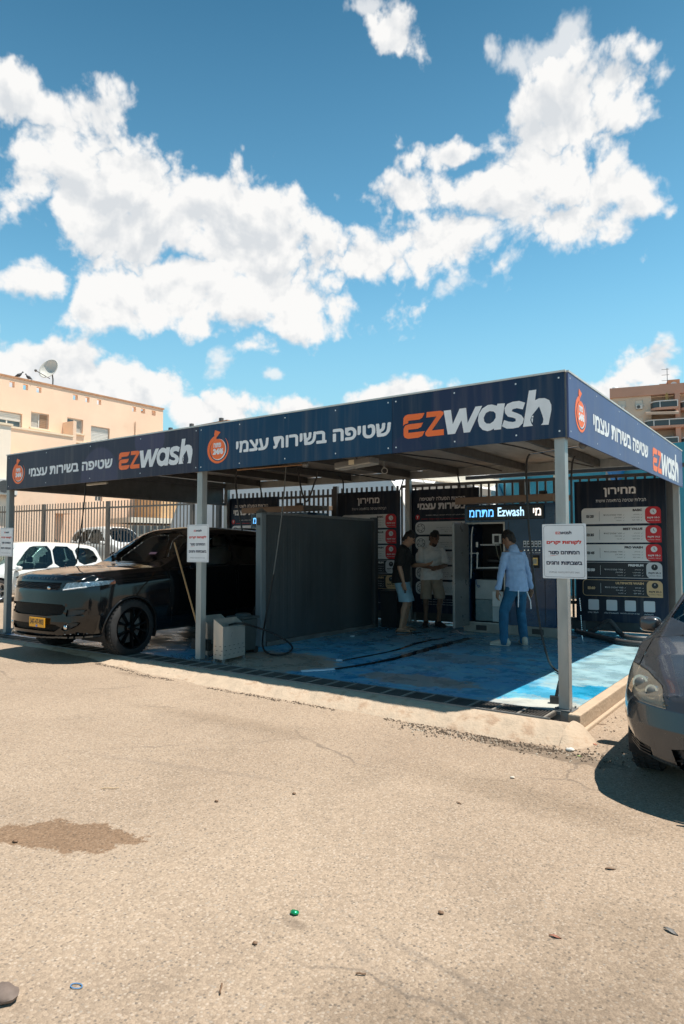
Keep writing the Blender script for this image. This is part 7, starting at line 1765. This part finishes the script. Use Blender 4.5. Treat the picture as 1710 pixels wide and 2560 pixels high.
# ------------------------------------------------------------------ bins and broom
b1 = empty('mat_bin', (-4.6, .28, 0), 'open topped stainless steel mat bin with slots, right of the middle post', 'bin', 'stainless mat bins')
def mat_bin(parent, ox, oy, sx=1.0):
    F = [(-4.690, .020), (-4.505, .012), (-4.575, .50), (-4.76, .51)]; F = [(a + ox, b + oy) for a, b in F]
    zt = [.565, .475, .455, .555]; mb = MB(); t = .006
    for i in range(4):
        a, b = F[i], F[(i + 1) % 4]; mb.add([(a[0], a[1], .045), (b[0], b[1], .045), (b[0], b[1], zt[(i + 1) % 4]), (a[0], a[1], zt[i])], [(0, 1, 2, 3)])
    cx = sum(p[0] for p in F) / 4; cy = sum(p[1] for p in F) / 4; G = [(cx + (a - cx) * .965, cy + (b - cy) * .985) for a, b in F]
    for i in range(4):
        a, b = G[i], G[(i + 1) % 4]; mb.add([(a[0], a[1], .06), (b[0], b[1], .06), (b[0], b[1], zt[(i + 1) % 4]), (a[0], a[1], zt[i])], [(3, 2, 1, 0)])
        mb.add([(F[i][0], F[i][1], zt[i]), (F[(i + 1) % 4][0], F[(i + 1) % 4][1], zt[(i + 1) % 4]), (b[0], b[1], zt[(i + 1) % 4]), (a[0], a[1], zt[i])], [(0, 1, 2, 3)])
    mb.add([(a, b, .06) for a, b in G], [(0, 1, 2, 3)]); mb.add([(a, b, .045) for a, b in F], [(3, 2, 1, 0)])
    mb.build('box', stainless, parent)
    sl = MB()
    for side, (a, b), nn in (('s', (F[0], F[1]), 2), ('l', (F[1], F[2]), 5)):
        d = Vector((b[0] - a[0], b[1] - a[1], 0)); L_ = d.length; d.normalize(); nv = Vector((d.y, -d.x, 0))
        for r in range(3):
            for i in range(nn):
                s0 = L_ * (i + (.28 if r % 2 == 0 else .55)) / nn
                if s0 + .035 > L_: continue
                c = Vector((a[0], a[1], 0)) + d * s0 + nv * .0015; z = .10 + .055 * r
                sl.add([tuple(c + Vector((0, 0, z))), tuple(c + d * .035 + Vector((0, 0, z))), tuple(c + d * .035 + Vector((0, 0, z + .007))), tuple(c + Vector((0, 0, z + .007)))], [(0, 1, 2, 3)])
    sl.build('slat_slot', dark_in, parent)
    ft = MB()
    for a, b in F: ft.box(a * .9 + cx * .1 - .015, a * .9 + cx * .1 + .015, b * .9 + cy * .1 - .015, b * .9 + cy * .1 + .015, .0, .044)
    ft.build('foot', steel_dark, parent)
mat_bin(b1, 0, 0)
b2 = empty('mat_bin', (-5.02, .42, 0), 'stainless steel mat bin half hidden behind the middle post', 'bin', 'stainless mat bins'); mat_bin(b2, -.46, .16)
wb = empty('wheelie_bin', (-4.72, .92, 0), 'grey green plastic waste bin against the divider behind the mat bin', 'bin')
bin_m = M('grey_green_plastic', (.035, .046, .046), .5, var=(5, .15))
mb = MB(); c0 = (-4.90, .80); w0, w1 = .13, .155; F = [(-1, -1), (1, -1), (1, 1), (-1, 1)]
vs = [(c0[0] + a * w0, c0[1] + b * w0, .05) for a, b in F] + [(c0[0] + a * w1, c0[1] + b * w1, .50) for a, b in F]
mb.add(vs, [(0, 1, 5, 4), (1, 2, 6, 5), (2, 3, 7, 6), (3, 0, 4, 7), (3, 2, 1, 0), (4, 5, 6, 7)]); mb.build('body', bin_m, wb, bevel=.02)
mb = MB(); mb.box(c0[0] - .17, c0[0] + .17, c0[1] - .17, c0[1] + .17, .503, .535); mb.lathe([(.0, .04), (.10, .036), (.13, .0)], (c0[0], c0[1], .536), n=20); mb.build('lid', bin_m, wb, bevel=.008)
mb = MB(); mb.tube([(c0[0] - .12, c0[1] + .15, .05), (c0[0] + .12, c0[1] + .15, .05)], .05, 12); mb.build('wheel', black_rubber, wb)
bb2 = empty('waste_bin', (-4.86, 4.78, 0), 'black square waste bin at the far end of the divider wall', 'bin')
mb = MB(); mb.add([(-5.02 + a, 4.74 + b, z) for z, k_ in ((.0, 0), (.66, .02)) for a, b in ((-k_, -k_), (.34 + k_, -k_), (.34 + k_, .3 + k_), (-k_, .3 + k_))], [(0, 1, 5, 4), (1, 2, 6, 5), (2, 3, 7, 6), (3, 0, 4, 7)]); mb.build('body', black_plastic, bb2)
mb = MB(); mb.box(-5.05, -4.65, 4.71, 5.07, .662, .70); mb.build('rim', black_plastic, bb2, bevel=.01)
br = empty('broom', (-5.4, .2, .3), 'broom with a plain wooden handle leaning on the black SUV', 'broom')
t_ = at(436, 1357, Y=.55); b_ = at(488, 1545, Y=.25)
mb = MB(); e_ = Vector(b_) + (Vector(b_) - Vector(t_)).normalized() * .38; mb.tube([t_, e_], .0125, 10); mb.build('broom_handle', wood, br, smooth=40)
mb = MB(); mb.obox(tuple(e_), .32, .06, .06); mb.obox((e_.x, e_.y, e_.z - .07), .34, .08, .09); mb.build('brush_head', M('bristle_dark', (.03, .03, .028), .8), br)

# ------------------------------------------------------------------ hoses and booms
def hose(pts, r, label, mat=black_rubber, cat='hose', name='hose', group=None, n=10):
    P = np.array([tuple(p) for p in pts]); Q = bspline(P, len(P) * 6); mb = MB(); mb.tube([tuple(p) for p in Q], r, n)
    return setp(mb.build(name, mat, smooth=True), label, cat, group)
z2 = lambda a, b, Y: at(500 + a / 2.613, 900 + b / 2.613, Y=Y)
hose([z2(a, b, .95) for a, b in ((243, 728), (232, 765), (234, 830), (248, 940), (262, 1030), (275, 1115))], .013, 'black hose hanging in front of the instruction board above the black SUV roof')
pts = [z2(a, b, 1.02) for a, b in ((562, 690), (556, 780), (546, 900), (532, 1040), (510, 1200), (480, 1400), (440, 1620), (414, 1770))]
fl = [at(500 + a / 2.613, 900 + b / 2.613, Z=.02) for a, b in ((402, 1872), (432, 1918), (500, 1932), (570, 1920), (606, 1890), (604, 1868))] + [at(500 + a / 2.613, 900 + b / 2.613, Y=.80) for a, b in ((560, 1826), (460, 1776), (380, 1750))] + [at(500 + a / 2.613, 900 + b / 2.613, Y=.35) for a, b in ((285, 1716), (215, 1722), (185, 1732))]
hose(pts[:6], .009, 'thin grey upper length of wash hose hanging across the divider wall', M('grey_hose', (.10, .11, .11), .45))
hose([pts[5]] + pts[6:] + fl, .013, 'black wash hose looping on the blue floor into the steel mat bin')
hose([z2(a, b, 1.6) for a, b in ((638, 700), (648, 780), (664, 860), (684, 922), (700, 930), (722, 885), (748, 800), (772, 740))], .013, 'black hose hanging in a deep U under the roof behind the blue fascia')
hose([z2(a, b, 4.6) for a, b in ((905, 760), (930, 775), (936, 800), (937, 850), (937, 880))], .014, 'short black cable dropping from the back beam left of the security camera')
hose([z2(a, b, 3.6) for a, b in ((383, 788), (396, 840), (406, 900))], .014, 'short black hose end hanging over the far instruction board')
hose([at(x, y, Y=.22) for x, y in ((214, 1206), (212, 1250), (203, 1320), (191, 1409))], .011, 'black hose hanging down to the bonnet of the black SUV')
z3 = lambda a, b, Y: at(1000 + a / 2.2085, 900 + b / 2.2085, Y=Y)
pts = [z3(a, b, 1.5) for a, b in ((722, 514), (703, 535), (696, 580), (698, 680), (704, 800), (709, 900), (722, 1040), (738, 1200), (760, 1400), (790, 1560), (822, 1672))] + [at(1000 + a / 2.2085, 900 + b / 2.2085, Z=.02) for a, b in ((845, 1700), (880, 1728), (900, 1740))]
hose(pts, .013, 'long black wash hose hanging from the boom past the man to the near right post')
hose([z3(a, b, 1.9) for a, b in ((965, 530), (950, 560), (946, 640), (946, 760), (946, 900))], .012, 'black hose hanging just behind the near right post')
hose([z3(a, b, 4.9) for a, b in ((318, 630), (325, 670), (333, 705))], .014, 'short black cable hanging over the near instruction board')
hose([z2(a, b, 5.2) for a, b in ((1330, 775), (1318, 820), (1305, 850))], .014, 'short black cable dangling beside the middle back post')
def boom(p, q, label, mat):
    e = empty('wash_boom', tuple((np.array(p) + np.array(q)) / 2), label, 'boom', 'swivel booms under the canopy roof')
    mb = MB(); mb.tube([p, q], .013, 10); mb.build('arm', mat, e, smooth=40)
    mb = MB(); q = Vector(q); mb.tube([q, q + Vector((0, 0, .25))], .03, 12); mb.ell(tuple(q), .045, .045, .045); mb.build('swivel', steel_dark, e, smooth=40)
boom(z2(245, 719, .95), z2(690, 682, .6), 'copper coloured boom pipe under the roof behind the blue fascia', M('copper_pipe', (.45, .26, .14), .35, .8))
boom(z3(718, 516, 1.5), z3(1010, 470, 1.2), 'steel boom pipe under the roof beside the near right post', chrome)
hose([at(960 + x / 2.2085, 0 + y, Y=.2) for x, y in ((0, 0),)] * 0 + [(-1.9, .4, 2.93), (-1.6, 1.4, 2.86), (-1.4, 2.6, 2.92), (-1.3, 4.2, 2.86), (-1.32, 5.9, 2.95)], .011, 'thin black cable sagging along a roof purlin near the right corner')
hose([(-3.4, .5, 2.95), (-3.0, 1.8, 2.84), (-2.75, 3.4, 2.92), (-2.66, 5.0, 2.88)], .011, 'thin black cable sagging along the roof above the man')
hose([(-.6, .35, 2.95), (-.5, .8, 2.78), (-.3, 1.1, 2.74), (-.15, 1.2, 2.80)], .016, 'thick black cable looping under the roof beside the near right post')
hose([(-5.9, .4, 2.95), (-5.4, 1.8, 2.86), (-5.2, 3.4, 2.9), (-5.1, 5.4, 2.88)], .011, 'thin black cable sagging along the middle beam')
vac = M('grey_black_vacuum_hose', (.045, .045, .046), .5, var=(30, .3))
def vhose(pts, r, label):
    P = np.array([tuple(p) for p in pts]); n_ = 60 * len(P) // 3; Q = bspline(P, n_); mb = MB(); mb.tube([tuple(p) for p in Q], [r * (1 + .10 * (i % 2)) for i in range(n_)], 10); return setp(mb.build('vacuum_hose', vac, smooth=40), label, 'hose', 'vacuum hoses on the floor')
z5 = lambda a, b, **k_: at(1420 + a / 5.103, 1180 + b / 5.103, **k_)
vhose([z5(a, b, Z=.05) for a, b in ((110, 2020), (200, 2055), (330, 2080), (480, 2125), (650, 2165), (850, 2190), (1050, 2200), (1250, 2190))], .042, 'thick grey vacuum hose lying on the floor, front one of the pair')
vhose([z5(270, 2040, Z=.05), z5(350, 2015, Y=5.75), z5(430, 1950, Y=5.75), z5(490, 1905, Y=5.75), z5(545, 1900, Y=5.7), z5(590, 1960, Y=5.65), z5(640, 2040, Y=5.6)] + [z5(a, b, Z=.05) for a, b in ((720, 2105), (850, 2125), (1050, 2130), (1250, 2110))], .040, 'thick grey vacuum hose arching up against the low wall, rear one of the pair')
nz = MB(); p = at(1000 + 853 / 2.2085, 1500 + 570 / 2.2085, Z=0.0); nz.obox((p[0], p[1], .035), .085, .07, .07, rz=.3); nz.tube([(p[0] + .02, p[1], .07), (p[0] + .05, p[1] + .02, .22)], .018)
setp(nz.build('gun_holder', black_plastic, bevel=.006), 'small black spray gun holder at the foot of the near right post', 'holder')
# ------------------------------------------------------------------ water and foam on the floor
wet = M('wet_floor_streak', (.006, .02, .03), .06, spec=.6)
def streak(pts, ws, label, mat=wet, z=.003, name='water_trail', cat='puddle'):
    P = bspline(np.array([tuple(p)[:2] for p in pts]), 60); W = np.interp(np.linspace(0, 1, 60), np.linspace(0, 1, len(ws)), ws); mb = MB(); vs = []
    for i in range(60):
        t = P[min(i + 1, 59)] - P[max(i - 1, 0)]; t = t / max(1e-6, np.linalg.norm(t)); nn = np.array([-t[1], t[0]]); w = W[i] * (1 + .45 * mnoise.noise(Vector((i * .35, W[0] * 50, 0)))); vs += [tuple(P[i] + nn * w) + (z,), tuple(P[i] - nn * w) + (z,)]
    mb.add(vs, [(2 * i + 1, 2 * i, 2 * i + 2, 2 * i + 3) if False else (2 * i, 2 * i + 1, 2 * i + 3, 2 * i + 2) for i in range(59)]); return setp(mb.build(name, mat, fixn=False), label, cat)
zf = lambda a, b: at(500 + a / 2.613, 900 + b / 2.613, Z=0)
zr = lambda a, b: at(1000 + a / 2.2085, 900 + b / 2.2085, Z=0)
streak([zf(870, 2022), zf(960, 2008), zf(1120, 1985), zf(1300, 1945), zr(60, 1625), zr(180, 1590), zr(300, 1560), zr(390, 1535)], [.02, .05, .05, .06, .07, .09, .08, .03], 'long dark trail of water on the blue floor, nearer the camera')
streak([zf(930, 1965), zf(1050, 1942), zf(1200, 1915), zf(1330, 1885), zr(90, 1560), zr(250, 1535)], [.015, .035, .035, .035, .05, .02], 'long dark trail of water on the blue floor, farther from the camera')
streak([zr(-40, 1520), zr(60, 1510), zr(150, 1500)], [.02, .06, .02], 'short dark wet patch near the feet of the man in sandals')
foam = M('soap_foam', (.75, .78, .82), .6, bump=(60, .6))
def foam_patch(pts, w, label):
    o = streak(pts, w, label, foam, .004, 'foam_patch', 'foam'); md = o.modifiers.new('s', 'SOLIDIFY'); md.thickness = .012; md.offset = 1; return o
foam_patch([zf(660, 2036), zf(720, 2034), zf(800, 2030), zf(880, 2024)], [.02, .035, .03, .008], 'long white streak of soap foam at the end of the water trail')
foam_patch([zf(888, 1964), zf(905, 1964), zf(928, 1966)], [.012, .025, .012], 'small white patch of soap foam behind the long foam streak')
foam_patch([zf(980, 1807), zf(1008, 1806)], [.008, .008], 'tiny white fleck of foam on the floor near the divider wall')
# ------------------------------------------------------------------ litter on the road
k = 1710 / 1568
def litter(name, px, py, label, cat, mat, shape, s, rz=0, group=None, z=None):
    p = at(px, py, Z=-.12)
    for _ in range(4): p = at(px, py, Z=zg(p[0], p[1]) if z is None else z)
    mb = MB()
    if shape == 'leaf':
        mb.grid(lambda u, v: ((u - .5) * 2 * s, (v - .5) * s * .7 * math.sin(math.pi * min(.97, max(.03, u))), .25 * s * (abs(v - .5) * 1.6) ** 1.5 + .10 * s * math.sin(u * 5)), 10, 6)
    elif shape == 'twig': mb.tube([(-s, 0, .004), (-.3 * s, .05 * s, .007), (.4 * s, -.04 * s, .005), (s, .06 * s, .006)], .0035, 6)
    elif shape == 'cap': mb.lathe([(0, .011), (.7 * s, .011), (s, .007), (s, 0)], n=18)
    elif shape == 'ring': mb.tube([(s * math.cos(a), .6 * s * math.sin(a), .003) for a in np.linspace(0, 6.28, 20)], .002, 6)
    else:
        mb.ell((0, 0, s * .35), s, s * .75, s * .45, 12, 8); mb.v = [tuple(Vector(v) * (1 + .25 * mnoise.noise(Vector(v) * 2.2 / s))) for v in mb.v]
    o = mb.build(name, mat, smooth=50); o.location = (p[0], p[1], p[2] + .002); o.rotation_euler = (0, 0, rz); setp(o, label, cat, group)
leaf_m = M('dry_leaf', (.16, .09, .05), .7); stone_m = M('road_stone', (.22, .19, .17), .85, var=(20, .2))
litter('bottle_cap', 736, 2286, 'crumpled shiny green foil scrap lying on the road', 'litter', M('green_foil', (.01, .30, .12), .25, .5), 'stone', .022)
litter('plastic_ring', 191, 2468, 'thin blue plastic ring lying on the road near the bottom left', 'litter', M('blue_plastic', (.08, .22, .42), .4), 'ring', .024, .3)
litter('dry_leaf', 1526, 2174, 'dark dry leaf on the road below the grey hatchback', 'leaf', leaf_m, 'leaf', .028, .6)
litter('dry_leaf', 1677, 2331, 'long grey leaf on the road at the right edge of the photo', 'leaf', M('grey_leaf', (.17, .16, .15), .7), 'leaf', .034, -.4)
litter('dry_leaf', 1388, 2344, 'reddish brown curled leaf on the road near the tyre track', 'leaf', M('red_leaf', (.26, .10, .06), .7), 'leaf', .026, .2)
litter('dry_leaf', 1147, 2009, 'small dark leaf on the road in front of the ramp end', 'leaf', leaf_m, 'leaf', .022, -.3)
litter('twig', 552, 2476, 'short dark twig on the road near the bottom edge', 'twig', leaf_m, 'twig', .03, -.9)
litter('twig', 902, 2439, 'thin dark twig on the road, right of the short dark twig', 'twig', leaf_m, 'twig', .02, .5)
litter('twig', 1195, 1815, 'thin dry twig on the soil beside the ramp end', 'twig', leaf_m, 'twig', .10, .3)
litter('pebble', 1102, 2285, 'small dark pebble on the road to the right of the green scrap', 'pebble', leaf_m, 'stone', .014)
litter('pebble', 637, 2361, 'small brown pebble on the road below the green scrap', 'pebble', leaf_m, 'stone', .012)
litter('pebble', 541, 2005, 'small dark pebble on the road right of the wet stain', 'pebble', leaf_m, 'stone', .014)
litter('pebble', 38, 2106, 'dark scrap on the road below the left of the wet stain', 'pebble', leaf_m, 'stone', .018)
litter('pebble', 735, 1986, 'small brown pebble on the road in front of the blue floor', 'pebble', leaf_m, 'stone', .014)
litter('pebble', 1281, 1946, 'pale pebble on the road in front of the ramp end', 'pebble', M('pale_pebble', (.55, .48, .40), .8), 'stone', .018)
litter('stone', 8, 2500, 'large flat grey stone at the bottom left edge of the road', 'stone', M('brown_stone', (.16, .12, .10), .8, var=(15, .2)), 'stone', .06)
litter('paper_scrap', 1425, 1878, 'crumpled pale paper scrap in the soil by the ramp end', 'litter', M('paper_pale', (.62, .60, .55), .7), 'stone', .035)
litter('plastic_scrap', 1450, 1892, 'bright green plastic scrap in the soil by the ramp end', 'litter', M('lime_plastic', (.30, .55, .12), .5), 'leaf', .022, .2)
litter('plastic_scrap', 1487, 1862, 'faded red scrap in the soil beside the kerb', 'litter', M('faded_red', (.55, .20, .12), .6), 'leaf', .026, -.2)
litter('twig', 1497, 1812, 'dark stick on the ground between kerb and grey hatchback', 'twig', leaf_m, 'twig', .07, .5)
litter('litter_scrap', 275, 1973, 'thin pale straw on the road above the wet stain', 'litter', M('straw', (.5, .36, .22), .7), 'twig', .06, .7)
db = MB(); r2 = random.Random(5)
for i in range(900):
    t = r2.random(); x = -1.3 + 2.1 * t + r2.gauss(0, .1); y = -.83 + .12 * t + r2.gauss(0, .07 + .10 * max(0, t - .4))
    if x > .25 and r2.random() < .4: x = r2.uniform(.17, .62); y = r2.uniform(-.55, 1.4)
    s = r2.uniform(.003, .012); z = zg(x, y) + s * .3; n = 5; a0 = r2.random() * 6
    db.cur = 0 if r2.random() < .8 else 1
    vs = [(x + s * math.cos(a0 + q * 1.257), y + s * .8 * math.sin(a0 + q * 1.257), z + r2.uniform(-.3, .3) * s) for q in range(n)] + [(x, y, z + s * .8)]
    db.add(vs, [(q, (q + 1) % n, n) for q in range(n)])
for i in range(1100):
    x = r2.uniform(-6.2, .1); w_ = .40 + .06 * math.sin(x * 1.1) - .22 * smooth((-x - 5.4) / 2.5); y = -.355 - w_ + .05 * mnoise.noise(Vector((x * 1.7, 5, 0))) - .005 + r2.gauss(0, .026); s = r2.uniform(.003, .010)
    if mnoise.noise(Vector((x * 1.3, 2, 0))) < -.1: continue
    z = zg(x, y) + s * .25; a0 = r2.random() * 6; db.cur = 0
    db.add([(x + s * 1.4 * math.cos(a0 + q * 1.257), y + s * .8 * math.sin(a0 + q * 1.257), z) for q in range(5)] + [(x, y, z + s * .6)], [(q, (q + 1) % 5, 5) for q in range(5)])
setp(db.build('debris', [M('dark_soil', (.09, .065, .045), .95), M('pale_grit', (.45, .38, .30), .9)]), kind='stuff')
dg_ = MB()
for i in range(500):
    x = r2.uniform(-5.6, -4.3); y = -.02 + abs(r2.gauss(0, .12)) * (1 if r2.random() < .7 else -1); s = r2.uniform(.002, .009); z = .002 + s * .2; a0 = r2.random() * 6
    if y < -.04: y = -.3 + y
    dg_.add([(x + s * math.cos(a0 + q * 1.257), y + s * math.sin(a0 + q * 1.257), z) for q in range(5)] + [(x, y, z + s * .7)], [(q, (q + 1) % 5, 5) for q in range(5)])
setp(dg_.build('debris', bpy.data.materials['dark_soil']), kind='stuff')
bpy.data.scenes.remove(TS)
